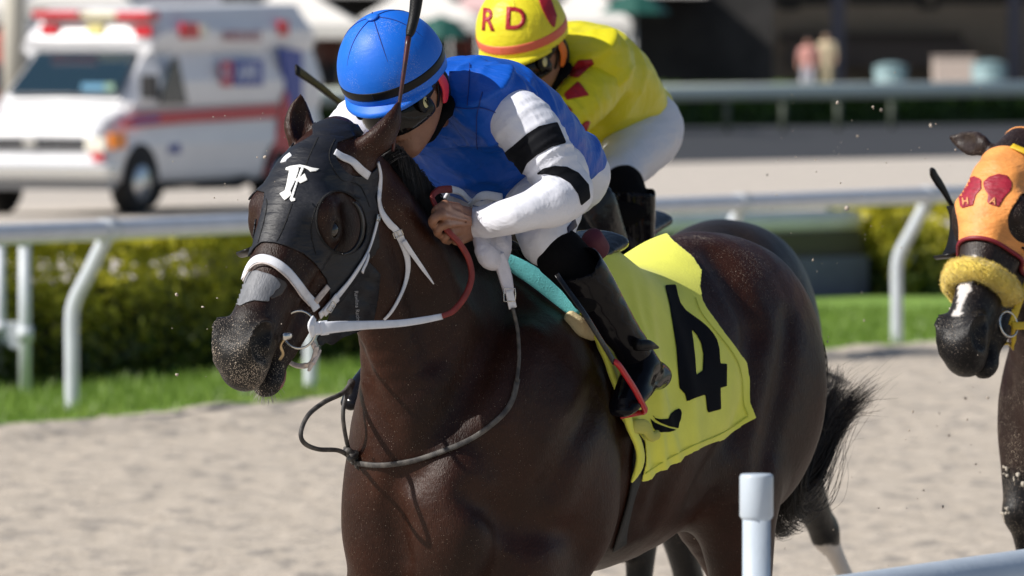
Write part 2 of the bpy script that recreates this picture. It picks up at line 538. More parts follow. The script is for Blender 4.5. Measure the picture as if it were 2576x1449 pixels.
def sinnoise(P, sc, seed=1, octv=5):
    """cheap vectorised smooth noise in ~[-1,1]"""
    rs = np.random.RandomState(seed); o = np.zeros(len(P)); 
    for i in range(octv):
        k = rs.normal(size=3); k = k / np.linalg.norm(k) * sc * (0.7 + 0.6 * rs.rand()); k2 = rs.normal(size=3) * sc * 0.4
        o += np.sin(P @ k + rs.rand() * 6.28 + 1.5 * np.sin(P @ k2 + rs.rand() * 6.28))
    return o / octv * 1.4
# ------------------------------------------------------------------ horses
FR1 = Frame((-0.066, 18.0), R(31))
UP = np.array([0, 0, 1.0])

def head_frame(P, pitch, roll=0.0, yaw=0.0, scale=1.0):
    """P poll point; pitch below horizontal; returns function (a,n,w)->point and axes"""
    a = np.array([math.cos(pitch), 0, -math.sin(pitch)]); n = np.array([math.sin(pitch), 0, math.cos(pitch)]); w = np.array([0, 1.0, 0])
    Rz = np.array([[math.cos(yaw), -math.sin(yaw), 0], [math.sin(yaw), math.cos(yaw), 0], [0, 0, 1]])
    a, n, w = Rz @ a, Rz @ n, Rz @ w
    n2 = n * math.cos(roll) + w * math.sin(roll); w2 = w * math.cos(roll) - n * math.sin(roll)
    def H(x, y, z): return np.asarray(P) + scale * (a * x + n2 * y + w2 * z)
    H.a, H.n, H.w, H.s = a, n2, w2, scale
    return H

def head_field(f, H, mouth=0.3):
    s = H.s; AX = [H.a, H.n, H.w]
    def P(*t): return [H(*q) for q in t]
    # skull and face
    f.chain(P((-.02, -.035, 0), (.05, -.01, 0), (.12, .0, 0), (.19, -.003, 0), (.26, -.012, 0), (.33, -.016, 0), (.40, -.016, 0), (.47, -.014, 0), (.53, -.008, 0), (.575, -.01, 0), (.60, -.018, 0)),
            np.array([.055, .072, .084, .087, .077, .067, .058, .053, .055, .054, .042]) * s, np.array([.06, .07, .078, .085, .086, .080, .072, .066, .066, .062, .05]) * s, A=H.w, k=.02)
    # flat forehead / nasal bone ridge
    f.chain(P((.10, .052, 0), (.2, .062, 0), (.3, .050, 0), (.4, .036, 0), (.5, .034, 0)), np.array([.05, .062, .045, .034, .028]) * s, np.array([.018, .018, .017, .017, .016]) * s, A=H.w, k=.03)
    for sg in (-1, 1):
        # brow, eye socket, cheek ridge
        f.ell(H(.205, .03, sg * .078), np.array([.042, .03, .03]) * s, AX, k=.03)
        f.ell(H(.235, -.012, sg * .088), np.array([.034, .028, .018]) * s, AX, k=.03)
        f.chain(P((.24, -.035, sg * .078), (.31, -.03, sg * .067), (.38, -.022, sg * .052)), np.array([.012, .012, .008]) * s, A=H.w, k=.03)
        # jowl plate and lower jaw
        f.ell(H(.165, -.115, sg * .048), np.array([.105, .092, .034]) * s, AX, k=.04)
        f.ell(H(.245, -.142, sg * .042), np.array([.10, .062, .030]) * s, AX, k=.05)
        f.chain(P((.22, -.165, sg * .044), (.31, -.145, sg * .036), (.40, -.13, sg * .028), (.48, -.115, sg * .022)), np.array([.021, .019, .018, .018]) * s, np.array([.035, .034, .03, .024]) * s, A=H.w, k=.04)
        # temple hollow
        f.ell(H(.14, .035, sg * .098), np.array([.035, .02, .014]) * s, AX, k=.03, op='sub')
        # nostril wing
        f.ell(H(.56, .028, sg * .04), np.array([.046, .036, .030]) * s, AX, k=.02)
        f.chain(P((.512, .02, sg * .052), (.53, .050, sg * .058), (.56, .062, sg * .052), (.59, .046, sg * .046), (.605, .012, sg * .046)), np.array([.008, .010, .010, .010, .009]) * s, k=.012)
    # upper lip, chin, lower lip
    f.ell(H(.598, -.008, 0), np.array([.04, .055, .050]) * s, AX, k=.03)
    f.ell(H(.618, -.032, 0), np.array([.026, .036, .040]) * s, AX, k=.02)
    m = mouth
    f.chain(P((.42, -.115, 0), (.5, -.112 - .02 * m, 0), (.55, -.115 - .03 * m, 0)), np.array([.034, .03, .032]) * s, np.array([.03, .026, .028]) * s, A=H.w, k=.03)
    f.ell(H(.572, -.112 - .03 * m, 0), np.array([.030, .025, .032]) * s, AX, k=.02)
    for sg in (-1, 1):
        # nostril opening
        f.ell(H(.560, .040, sg * .072), np.array([.038, .029, .029]) * s, AX, k=.008, op='sub')
        f.chain(P((.535, .03, sg * .064), (.56, .040, sg * .062), (.583, .026, sg * .060), (.586, .004, sg * .058)), np.array([.014, .025, .022, .012]) * s, k=.008, op='sub')
        # mouth line
        f.chain(P((.48, -.078, sg * .056), (.53, -.082, sg * .052), (.585, -.082, sg * .046), (.625, -.08, sg * .022)), np.array([.003, .005, .007, .007]) * s, k=.012, op='sub')
    f.ell(H(.61, -.082 - .004 * m, 0), np.array([.035, .005 + .005 * m, .032]) * s, AX, k=.01, op='sub')
    f.ell(H(.235, -.004, .116), np.array([.024, .017, .02]) * s, AX, k=.012, op='sub')
    f.ell(H(.235, -.004, -.116), np.array([.024, .017, .02]) * s, AX, k=.012, op='sub')
    # eyelids
    for sg in (-1, 1):
        f.chain(P((.207, -.010, sg * .096), (.225, .018, sg * .1), (.25, .012, sg * .098), (.266, -.016, sg * .09)), np.array([.005, .007, .007, .005]) * s, k=.01)
        f.chain(P((.21, -.024, sg * .096), (.235, -.034, sg * .095), (.262, -.025, sg * .09)), np.array([.004, .005, .004]) * s, k=.01)

def ear_field(f, base, tip, face, wid=.034, k=.02):
    """leaf shaped ear, hollow towards 'face'"""
    base = np.asarray(base); tip = np.asarray(tip); T = tip - base; face = np.asarray(face, float); face = unit(face - unit(T) * (face @ unit(T)))
    side = unit(np.cross(T, face))
    t = [0, .2, .42, .65, .85, 1.0]; r = np.array([.75, .95, 1.0, .8, .48, .1]) * wid
    bow = np.array([0, .0, -.012, -.014, -.008, .0])
    pts = [base + T * a + face * b for a, b in zip(t, bow)]
    f.chain(pts, r, np.maximum(r * .62, .004), A=side, k=k)
    pts = [base + T * a + face * (b + r_ * .62) for a, b, r_ in zip(t[1:5], bow[1:5], r[1:5])]
    f.chain(pts, r[1:5] * .68, r[1:5] * .42, A=side, k=.006, op='sub')

def leg_field(f, pts, kind, k=.05):
    """pts fore: shoulder, elbow, knee, fetlock, hoof   hind: hip, stifle, hock, fetlock, hoof"""
    p = [np.asarray(q, float) for q in pts]
    L = lambda a, b, t: a + (b - a) * t
    if kind == 'fore':
        f.chain([p[0], L(p[0], p[1], .55), p[1]], [.075, .08, .07], [.14, .13, .1], k=.09)
        f.chain([p[1], L(p[1], p[2], .25), L(p[1], p[2], .6), p[2]], [.07, .064, .044, .036], [.10, .084, .052, .042], k=.06)
        f.ell(p[2], [.04, .036, .046], k=.02)
        f.chain([p[2], L(p[2], p[3], .3), L(p[2], p[3], .8), p[3]], [.03, .022, .022, .03], [.038, .03, .03, .036], k=.02)
    else:
        f.chain([p[0], L(p[0], p[1], .5), p[1]], [.1, .105, .085], [.2, .18, .11], k=.12)
        f.chain([p[1], L(p[1], p[2], .3), L(p[1], p[2], .7), p[2]], [.08, .076, .052, .038], [.125, .112, .068, .052], k=.07)
        back = unit(p[2] - p[1]) * .03
        f.ell(p[2] + back * .4, [.055, .040, .062], k=.03)
        f.chain([p[2], L(p[2], p[3], .3), L(p[2], p[3], .8), p[3]], [.034, .029, .027, .032], [.046, .037, .034, .038], k=.02)
    f.chain([p[3], L(p[3], p[4], .6), p[4]], [.03, .026, .03], [.033, .028, .036], k=.015)
    d = unit(p[4] - p[3])
    f.chain([p[4], p[4] + d * .05], [.036, .048], [.042, .058], k=.006)

def horse_mesh(fr, spec, h):
    """spec: neck nodes, barrel nodes, legs, head frame, ears"""
    f = Field(spec['lo'], spec['hi'], h)
    if spec.get('grooves') and not spec.get('_pts'):
        sp = dict(spec); sp['grooves'] = None; Vg, Fg = horse_mesh(fr, sp, .014); Sg = Surf(fr, Vg, Fg); spec['_pts'] = []
        for pts, r, k, op in spec['grooves']:
            q = [Sg.hit(*p) for p in pts]; q = [a + n * (r * .55 if op == 'sub' else -r * .6) for a, n in q if a is not None]
            if len(q) > 1: spec['_pts'].append((q, r, k, op))
    for args in spec['barrel']: f.chain(*args[:3], k=args[3] if len(args) > 3 else .12)
    for pts, kind in spec['legs']: leg_field(f, pts, kind)
    for c, r, k in spec.get('muscle', ()): f.ell(c, r, k=k)
    for c, r, k in spec.get('hollow', ()): f.ell(c, r, k=k, op='sub')
    if 'neck' in spec:
        pts, ra, rb = spec['neck']; f.chain(pts, ra, rb, A=(0, 1, 0), k=.09)
    if 'head' in spec:
        head_field(f, spec['head'], spec.get('mouth', .3))
        for e in spec['ears']: ear_field(f, *e)
    for q, r, k, op in spec.get('_pts') or (): f.chain(q, [r * .7] + [r] * (len(q) - 2) + [r * .6], k=k, op=op, sm=5)
    for a in spec.get('extra', ()): f.chain(*a[:3], k=a[3])
    if spec.get('disp'): f.displace(spec['disp'])
    V, F = f.mesh()
    V = smooth_mesh(V, F, 2, .5)
    if 'head' in spec:                       # soften the trunk, keep the head crisp
        dh = (V - spec['head'](0.0, 0, 0)) @ spec['head'].a
        wgt = np.clip((V[:, 0] * -1 + spec.get('crisp', .42)) / .15, 0, 1)[:, None]
        V = V + (smooth_mesh(V, F, 14, .5) - V) * wgt
    return V, F

def coat(name, base, dark, sun=None, rough=.38, dust=.0, points=0.0):
    """short horse coat: attribute 'dark' = black points, 'dust' = sand grains"""
    m = bpy.data.materials.new(name); m.use_nodes = True; t = m.node_tree; b = t.nodes['Principled BSDF']
    tc = nd(t, 'ShaderNodeTexCoord')
    n1 = nd(t, 'ShaderNodeTexNoise'); n1.inputs['Scale'].default_value = 5; n1.inputs['Detail'].default_value = 6
    t.links.new(tc.outputs['Object'], n1.inputs['Vector'])
    mx = nd(t, 'ShaderNodeMix', data_type='RGBA'); mx.inputs[6].default_value = (*[c * .62 for c in base], 1); mx.inputs[7].default_value = (*[c * 1.35 for c in base], 1)
    r = nd(t, 'ShaderNodeMapRange'); r.inputs[1].default_value = .35; r.inputs[2].default_value = .68
    t.links.new(n1.outputs[0], r.inputs[0]); t.links.new(r.outputs[0], mx.inputs[0])
    # hair grain
    mp = nd(t, 'ShaderNodeMapping'); mp.inputs['Scale'].default_value = (130, 260, 60)
    t.links.new(tc.outputs['Object'], mp.inputs[0])
    n2 = nd(t, 'ShaderNodeTexNoise'); n2.inputs['Scale'].default_value = 1.6; n2.inputs['Detail'].default_value = 4
    t.links.new(mp.outputs[0], n2.inputs['Vector'])
    mg = nd(t, 'ShaderNodeMix', data_type='RGBA', blend_type='MULTIPLY'); mg.inputs[0].default_value = .55
    rr = nd(t, 'ShaderNodeMapRange'); rr.inputs[1].default_value = .3; rr.inputs[2].default_value = .7; rr.inputs[3].default_value = .55; rr.inputs[4].default_value = 1.35
    t.links.new(n2.outputs[0], rr.inputs[0]); t.links.new(mx.outputs[2], mg.inputs[6]); t.links.new(rr.outputs[0], mg.inputs[7])
    at_ = nd(t, 'ShaderNodeAttribute', attribute_name='dark')
    md = nd(t, 'ShaderNodeMix', data_type='RGBA'); md.inputs[7].default_value = (*dark, 1)
    t.links.new(at_.outputs['Fac'], md.inputs[0]); t.links.new(mg.outputs[2], md.inputs[6])
    aw = nd(t, 'ShaderNodeAttribute', attribute_name='white')
    mw = nd(t, 'ShaderNodeMix', data_type='RGBA'); mw.inputs[7].default_value = (.62, .58, .55, 1)
    t.links.new(aw.outputs['Fac'], mw.inputs[0]); t.links.new(md.outputs[2], mw.inputs[6])
    # sand grains stuck to the coat
    vo = nd(t, 'ShaderNodeTexNoise'); vo.inputs['Scale'].default_value = 460; vo.inputs['Detail'].default_value = 2
    n3 = nd(t, 'ShaderNodeTexNoise'); n3.inputs['Scale'].default_value = 14; n3.inputs['Detail'].default_value = 3
    for q in (vo, n3): t.links.new(tc.outputs['Object'], q.inputs['Vector'])
    ad = nd(t, 'ShaderNodeAttribute', attribute_name='dust')
    m1 = nd(t, 'ShaderNodeMath', operation='MULTIPLY'); m1.inputs[1].default_value = .22
    t.links.new(ad.outputs['Fac'], m1.inputs[0])
    m3 = nd(t, 'ShaderNodeMath', operation='MULTIPLY'); t.links.new(m1.outputs[0], m3.inputs[0])
    r3 = nd(t, 'ShaderNodeMapRange'); r3.inputs[1].default_value = .35; r3.inputs[2].default_value = .65; r3.inputs[3].default_value = .3; r3.inputs[4].default_value = 1.1
    t.links.new(n3.outputs[0], r3.inputs[0]); t.links.new(r3.outputs[0], m3.inputs[1])
    m2 = nd(t, 'ShaderNodeMath', operation='ADD'); t.links.new(m3.outputs[0], m2.inputs[0]); t.links.new(vo.outputs[0], m2.inputs[1])
    r4 = nd(t, 'ShaderNodeMapRange'); r4.inputs[1].default_value = .72; r4.inputs[2].default_value = .78
    t.links.new(m2.outputs[0], r4.inputs[0])
    ms = nd(t, 'ShaderNodeMix', data_type='RGBA'); ms.inputs[7].default_value = (.48, .40, .32, 1)
    t.links.new(r4.outputs[0], ms.inputs[0]); t.links.new(mw.outputs[2], ms.inputs[6])
    t.links.new(ms.outputs[2], b.inputs['Base Color'])
    ra = nd(t, 'ShaderNodeMapRange'); ra.inputs[3].default_value = rough; ra.inputs[4].default_value = .85
    t.links.new(r4.outputs[0], ra.inputs[0]); t.links.new(ra.outputs[0], b.inputs['Roughness'])
    b.inputs['Sheen Weight'].default_value = .0; b.inputs['Specular IOR Level'].default_value = .25
    # bump: veins/muscle + hair
    n4 = nd(t, 'ShaderNodeTexNoise'); n4.inputs['Scale'].default_value = 22; n4.inputs['Detail'].default_value = 5
    t.links.new(tc.outputs['Object'], n4.inputs['Vector'])
    b1 = nd(t, 'ShaderNodeBump'); b1.inputs['Strength'].default_value = .35; b1.inputs['Distance'].default_value = .012
    b2 = nd(t, 'ShaderNodeBump'); b2.inputs['Strength'].default_value = .6; b2.inputs['Distance'].default_value = .0026
    t.links.new(n4.outputs[0], b1.inputs['Height']); t.links.new(n2.outputs[0], b2.inputs['Height'])
    t.links.new(b1.outputs[0], b2.inputs['Normal']); t.links.new(b2.outputs[0], b.inputs['Normal'])
    return m

def strands(name, curves, rads, m, parent, shift=None, label=None):
    """hair as thin tapering three-sided tubes, one mesh"""
    VV, FF, base = [], [], 0
    for P, r in zip(curves, rads):
        P = np.asarray(P, float); n = len(P)
        rr = r * np.clip(1.15 - np.linspace(0, 1, n) ** 2, .12, 1)
        T = np.gradient(P, axis=0); T /= np.linalg.norm(T, axis=1, keepdims=True) + 1e-12
        s1 = np.cross(T, [0.3, .8, .5]); s1 /= np.linalg.norm(s1, axis=1, keepdims=True) + 1e-9; s2 = np.cross(T, s1)
        V = np.stack([P + s1 * rr[:, None] * math.cos(a) + s2 * rr[:, None] * math.sin(a) for a in (0, 2.09, 4.19)], 1).reshape(-1, 3)
        i = np.arange(n - 1)[:, None] * 3; j = np.arange(3)[None]; j2 = (j + 1) % 3
        FF.append(np.stack([i + j, i + j2, i + 3 + j2, i + 3 + j], 2).reshape(-1, 4) + base); VV.append(V); base += len(V)
    o = mesh_np(name, np.concatenate(VV), np.concatenate(FF), m, parent, shift=shift)
    o['kind'] = 'stuff'
    if label: o['label'] = label
    return o

# ---- the horse in front
A1 = FR1.at
poll = A1(826, 352, 0.0)
H1 = head_frame(poll, R(53), roll=R(3))
BAR = lambda rows: ([(u, 0, zc) for u, zc, rw, rh in rows], [r[2] for r in rows], [r[3] for r in rows])
def barrel_rows():
    #      u     zc    half w  half h
    return [(.25, 1.14, .13, .19), (.14, 1.16, .175, .28), (.0, 1.19, .245, .345), (-.2, 1.17, .265, .345), (-.42, 1.155, .275, .342),
            (-.65, 1.18, .262, .318), (-.85, 1.265, .24, .295), (-1.0, 1.305, .235, .295), (-1.13, 1.29, .21, .275), (-1.25, 1.25, .155, .21)]
b = BAR(barrel_rows())
spec1 = dict(lo=(-1.62, -.40, 0.0), hi=(1.12, .40, 2.06),
    barrel=[(b[0], b[1], b[2], .1)],
    neck=([A1(862, 425, 0), A1(925, 545, 0), A1(1000, 690, 0), A1(1062, 830, 0), A1(1105, 985, 0), A1(1125, 1130, 0)],
          [.07, .078, .09, .115, .15, .18], [.095, .135, .175, .215, .245, .25]),
    legs=[([(.14, .17, 1.22), (-.06, .185, .98), (.03, .18, .52), (.02, .18, .16), (.05, .18, .06)], 'fore'),
          ([(.16, -.12, 1.2), (.05, -.14, .98), (.36, -.15, .74), (.17, -.15, .5), (.1, -.15, .56)], 'fore'),
          ([(-1.08, .12, 1.22), (-.86, .175, 1.0), (-.955, .165, .52), (-.88, .16, .16), (-.84, .16, .06)], 'hind'),
          ([(-1.1, -.12, 1.22), A1(1735, 1175, -.16), A1(1838, 1470, -.15), A1(1800, 1760, -.15), A1(1780, 1850, -.15)], 'hind')],
    grooves=[([(905, 880), (925, 960), (950, 1040), (985, 1120), (1020, 1180)], .016, .05, 'sub'),
             ([(1000, 1180), (990, 1260), (1000, 1330), (1020, 1400)], .014, .05, 'sub'),
             ([(1290, 760), (1230, 880), (1160, 1000), (1090, 1110), (1040, 1200)], .013, .07, 'sub'),
             ([(1330, 850), (1290, 960), (1240, 1060)], .016, .09, 'add'),
             ([(1500, 1000), (1440, 1120), (1380, 1240), (1330, 1340)], .016, .07, 'sub'),
             ([(1180, 1250), (1260, 1300), (1340, 1330), (1430, 1340)], .012, .06, 'sub'),
             ([(960, 480), (1010, 640), (1060, 790), (1090, 900)], .012, .06, 'sub'),
             ([(1010, 520), (1090, 650), (1160, 780)], .018, .08, 'add'),
             ([(1985, 800), (1975, 920), (1950, 1040), (1925, 1160), (1900, 1260)], .013, .05, 'sub'),
             ([(1890, 860), (1880, 980), (1850, 1080)], .014, .06, 'sub'),
             ([(1870, 1060), (1820, 1130), (1780, 1190), (1750, 1240)], .018, .06, 'sub'),
             ([(1800, 640), (1850, 720), (1900, 830)], .014, .07, 'sub'),
             ([(1640, 1180), (1610, 1260), (1590, 1340)], .010, .06, 'sub'), ([(1700, 1160), (1665, 1240), (1640, 1310)], .010, .06, 'sub')],
    muscle=[((.1, .13, 1.12), (.14, .14, .26), .1), ((.11, -.095, 1.10), (.12, .09, .26), .1), ((-.085, .215, 1.04), (.10, .075, .19), .05), ((.02,.19,1.2),(.12,.07,.2),.1),
            ((-1.08, .1, 1.22), (.22, .13, .3), .1), ((-1.08, -.1, 1.22), (.22, .13, .3), .1),
            ((.3, .09, .97), (.1, .11, .18), .06), ((.12, .17, .86), (.10, .085, .2), .08), ((.16, -.13, .86), (.10, .08, .2), .08), ((.08, 0, .86), (.22, .16, .12), .08), ((.30, -.085, .97), (.09, .095, .18), .06),
            ((-.05, 0, 1.45), (.2, .06, .13), .12)],
    hollow=[((-.215, .335, 1.02), (.05, .06, .3), .05)],
    head=H1, mouth=.5,
    ears=[(A1(905, 402, .062), A1(1003, 256, .125), (.3, -1.0, -.2), .043, .03), (A1(757, 372, -.075), A1(757, 238, -.08), (.55, .75, .1), .036, .025)],
)
# ------------------------------------------------------------------ horse 1 object
def attr_horse(V, N, H, fr, legs_dark=.62):
    """dark points, dust and white marks per vertex"""
    q = V - H(0, 0, 0); a = q @ H.a; n = q @ H.n; wv = q @ H.w
    inhead = (np.abs(wv) < .16) & (n > -.26) & (n < .14) & (a > -.1) & (a < .75)
    st = lambda x, lo, hi: np.clip((x - lo) / (hi - lo), 0, 1)
    dark = np.where(inhead, st(a, .44, .54), 0)
    dark = np.maximum(dark, np.where(inhead & (np.abs(wv) < .1), .0, 0))
    dark = np.maximum(dark, st(legs_dark - V[:, 2], 0, .15))
    return a, n, wv, inhead, dark, st

V1, F1 = horse_mesh(FR1, spec1, .006)
N1 = vnormals(V1, F1)
S1 = Surf(FR1, V1, F1)
a_, n_, w_, inh, dark, st = attr_horse(V1, N1, H1, FR1)
eyez = np.where(inh, np.exp(-(((a_ - .237) / .028) ** 2 + ((n_ + .003) / .024) ** 2)), 0)
dark = np.clip(np.maximum(dark, eyez * .95), 0, 1)
nost = np.where(inh, np.exp(-(((a_ - .565) / .03) ** 2 + ((n_ - .03) / .03) ** 2)), 0)
# ear tips and rims black
ez = np.clip((V1[:, 2] - 1.965) / .04, 0, 1) * (V1[:, 0] > .2)
dark = np.maximum(dark, ez * .8)
dust = np.where(inh, .22 + .50 * st(a_, .48, .6), np.where(V1[:, 0] > .22, .10, .0))
dust = np.maximum(dust, np.exp(-((V1[:, 0] + .95) / .25) ** 2) * np.clip((V1[:, 2] - 1.40) / .1, 0, 1) * .5)
mcoat1 = coat('bay_coat', (.027, .0080, .0036), (.0095, .0085, .008), rough=.45)
e1 = empty('racehorse', FR1.O, FR1.rz, 'dark bay racehorse in black hood galloping in front under number four cloth', 'horse', 'racehorses')
mesh_np('body', V1, F1, mcoat1, e1, cols={'dark': dark, 'dust': dust, 'white': np.zeros(len(V1))})

m_eye = mat('horse_eye', (.012, .007, .004), .06, spec=.8)
def eyes(H, parent):
    for sg in (-1, 1):
        f = Field(H(.235, -.006, sg * .088) - .04, H(.235, -.006, sg * .088) + .04, .004)
        f.ell(H(.237, -.006, sg * .090), np.array([.0225, .020, .019]) * H.s, [H.a, H.n, H.w], k=.005)
        V, F = f.mesh(); mesh_np('eye', V, F, m_eye, parent)
eyes(H1, e1)

# tail and mane
m_hair = mat('black_horse_hair', (.011, .009, .009), .42, var=.4, vscale=30, spec=.5)
def hairs(root, path, n, spread_root, spread_tip, r=.0011, seed=1, curl=.02, lo=.75, seg=12, flat=None):
    """bundle of hairs along a guide path"""
    rs = np.random.RandomState(seed); G = catmull(path, 6); out = []; rad = []; nlock = max(6, n // 38); LK = rs.normal(size=(nlock, 3)); LK = LK / np.linalg.norm(LK, axis=1, keepdims=True) * rs.rand(nlock, 1) ** .5; LL = lo + (1 - lo) * rs.rand(nlock) ** .7; LP = rs.rand(nlock, 3) * 6.28; LF = 2 + 5 * rs.rand(nlock, 3)
    for i in range(n):
        L = lo + (1 - lo) * rs.rand() ** .6; m = max(4, int(len(G) * L)); g = G[:m]
        t = np.linspace(0, 1, m)[:, None] * L
        k_ = rs.randint(nlock); d = LK[k_] + rs.normal(size=3) * .16; L = min(1.0, max(lo * .8, LL[k_] + rs.normal() * .06)); m = max(4, int(len(G) * L)); g = G[:m]; t = np.linspace(0, 1, m)[:, None] * L
        if flat is not None: d = d * np.array(flat)
        ph = rs.rand(3) * 6.28; fr_ = 2 + 4 * rs.rand(3)
        P = g + d * (spread_root + (spread_tip - spread_root) * t ** 1.3) + curl * t * np.sin(t * LF[k_] + LP[k_]) + curl * .35 * t * np.sin(t * fr_ * 2 + ph)
        out.append(P[::1]); rad.append(r * (.6 + .8 * rs.rand()))
    return out, rad
T = lambda *p: A1(*p)
tailg = [T(1975, 760, .0), T(2035, 850, -.02), T(2045, 1000, -.03), T(1990, 1170, -.02), T(2000, 1230, 0), T(2070, 1150, .0), T(2130, 1050, .0), T(2185, 985, .0)]
C_, R_ = [], []
# a thick lock hanging down behind the thigh, then sweeping up and right as in the photo
g1 = [T(1990, 800, -.03), T(2030, 930, -.05), T(1985, 1130, -.06), T(1975, 1240, -.07), T(2030, 1200, -.08), T(2080, 1100, -.08), T(2130, 1030, -.08), T(2190, 980, -.08)]
g2 = [T(2010, 820, -.03), T(2040, 980, -.05), T(2040, 1090, -.06), T(2070, 1080, -.08), T(2105, 1010, -.08), T(2130, 940, -.09)]
g3 = [T(1990, 860, -.03), T(2015, 1050, -.06), T(1965, 1200, -.07), T(1955, 1290, -.08), T(1985, 1320, -.08), T(2010, 1310, -.08), T(2025, 1290, -.08)]
g4 = [T(1990, 860, -.03), T(2020, 1080, -.06), T(1990, 1230, -.07), T(2000, 1180, -.08), T(2060, 1060, -.08), T(2100, 990, -.08), T(2120, 960, -.08)]
for g, n, a, b2, lo, cu in ((g1, 520, .055, .045, .72, .012), (g2, 70, .05, .06, .6, .03), (g3, 260, .04, .05, .7, .02), (g4, 330, .06, .05, .6, .018), (g1, 60, .06, .10, .8, .05)):
    c, r = hairs(None, g, int(n * 1.5), a, b2, .0010, seed=len(C_) + 3, curl=cu, lo=lo); C_ += c; R_ += r
strands('tail', C_, R_, m_hair, e1)
# mane along the crest on both sides, short forelock wisps
C_, R_ = [], []
rs = np.random.RandomState(11)
crest = catmull([T(950, 362, 0), T(1000, 405, 0), T(1060, 470, 0), T(1110, 530, 0), T(1160, 585, 0), T(1215, 640, 0)], 30)
for i, c in enumerate(crest):
    for q in range(34):
        p, nn = S1.near(c + np.array([0, rs.normal() * .03, .03 + rs.normal() * .01]))
        d = np.array([-.045 * rs.rand() - .02, rs.normal() * .05 + .015, .02]); L = .05 + .07 * rs.rand()
        side = 1 if rs.rand() < .62 else -1
        P = [p - nn * .004, p + nn * .02 + d * .25, p + nn * .022 + np.array([-.03, side * .03, -.01]), p + np.array([-.05, side * .055, -.045 - L * .4]) + rs.normal(size=3) * .008]
        C_.append(catmull(P, 3)); R_.append(.0008)
strands('mane', C_, R_, m_hair, e1)
# chin whiskers
C_, R_ = [], []
for i in range(60):
    p, nn = S1.near(H1(.56 + .08 * rs.rand(), -.16 + .09 * rs.rand() ** 2, rs.normal() * .025))
    C_.append(catmull([p, p + nn * .009 + UP * -.004, p + nn * .011 + UP * -(.004 + .006 * rs.rand())], 2)); R_.append(.00045)
strands('whiskers', C_, R_, mat('whisker', (.35, .32, .30), .6), e1)
# tongue at the corner of the mouth
mesh_np('tongue', *tube([A1(712, 935, .01), A1(706, 955, .015), A1(702, 968, .018), A1(698, 976, .018)], np.array([.008, .011, .010, .006]), 10, 4), mat('tongue', (.30, .13, .11), .4), e1)

# ------------------------------------------------------------------ hood
m_hood = mat('black_hood_cloth', (.011, .012, .017), .5, var=.15, vscale=9, bump=.5, bscale=26, stretch=(1.0, 1.0, 3.2), bdist=.007, spec=.35)
hood_poly = [(700, 330), (640, 430), (590, 480), (590, 600), (600, 690), (622, 668), (631, 643), (645, 622), (660, 610), (690, 611), (719, 619), (761, 637), (791, 663), (820, 702), (829, 740), (829, 797), (812, 838), (806, 870), (840, 868), (885, 842), (935, 830), (948, 790), (957, 690), (950, 600), (944, 520), (945, 440), (947, 418), (940, 330), (840, 300)]
eye_near = [(859 + 60 * math.cos(t) + 8 * math.sin(t), 562 + 78 * math.sin(t) * (1 if math.sin(t) < 0 else .95)) for t in np.linspace(0, 2 * math.pi, 40, endpoint=False)]
eye_far = [(600, 470), (668, 486), (664, 520), (655, 560), (646, 590), (638, 625), (610, 625), (590, 560)]
ear_near = [(847, 361), (842, 385), (844, 402), (856, 421), (866, 433), (880, 441), (909, 444), (933, 433), (948, 418), (985, 370), (1060, 240), (1000, 200), (950, 300), (905, 342), (870, 352)]
ear_far = [(700, 398), (724, 380), (745, 368), (770, 354), (788, 343), (788, 200), (700, 200)]
T1 = tri(F1)
qh = V1 - H1(0, 0, 0); sel = ((qh @ H1.a) > -.08) & ((qh @ H1.a) < .5) & (V1[:, 0] > .12) & (V1[:, 2] > 1.2) & (qh @ H1.n > -.24)
keep = sel[T1].all(1); ids = np.unique(T1[keep]); mp = np.full(len(V1), -1); mp[ids] = np.arange(len(ids))
Vh, Fh, Nh = V1[ids], mp[T1[keep]], N1[ids]
Vs = smooth_mesh(Vh, Fh, 6, .5)
px = FR1.proj(Vs)
facing = np.einsum('ij,ij->i', Nh, FR1.cl - Vs) > 0
fpx = np.maximum(poly_sd(px, hood_poly), np.maximum(-poly_sd(px, eye_near), -poly_sd(px, ear_near)))
fpx = np.maximum(fpx, np.maximum(-poly_sd(px, eye_far), -poly_sd(px, ear_far)))
qa, qn, qw = (Vs - H1(0, 0, 0)) @ H1.a, (Vs - H1(0, 0, 0)) @ H1.n, (Vs - H1(0, 0, 0)) @ H1.w
fb = np.maximum((qa - .30) * 1000, -(qa + .0) * 1000); fb = np.maximum(fb, -(np.hypot(qa - .235, qn + .0) - .055) * 1000); fb = np.maximum(fb, -(np.hypot(qa + .0, qn - .0) - .06) * 1000)
f = np.where(facing, fpx, np.minimum(fb, 30))
wr = sinnoise(Vs, 60, 3) * .0012 + sinnoise(Vs * np.array([.5, .5, 2.2]), 110, 8) * .0008
V, F = clip(Vs + Nh * (.005 + wr)[:, None], Fh, f)
N = vnormals(V, F); Vx, Fx = shell(V, F, N, .004)
e_hood = empty('racing_hood', FR1.O, FR1.rz, 'black cloth blinker hood with white letter F over the front horse face', 'hood')
mesh_np('hood_cloth', Vx, Fx, m_hood, e_hood)
SH = Surf(FR1, V, F)
m_white_print = mat('white_print', (.78, .78, .76), .55)
def z3(pts): return [((700 + x / 2.898) * .8587, (400 + y / 2.898) * .8587) for x, y in pts]
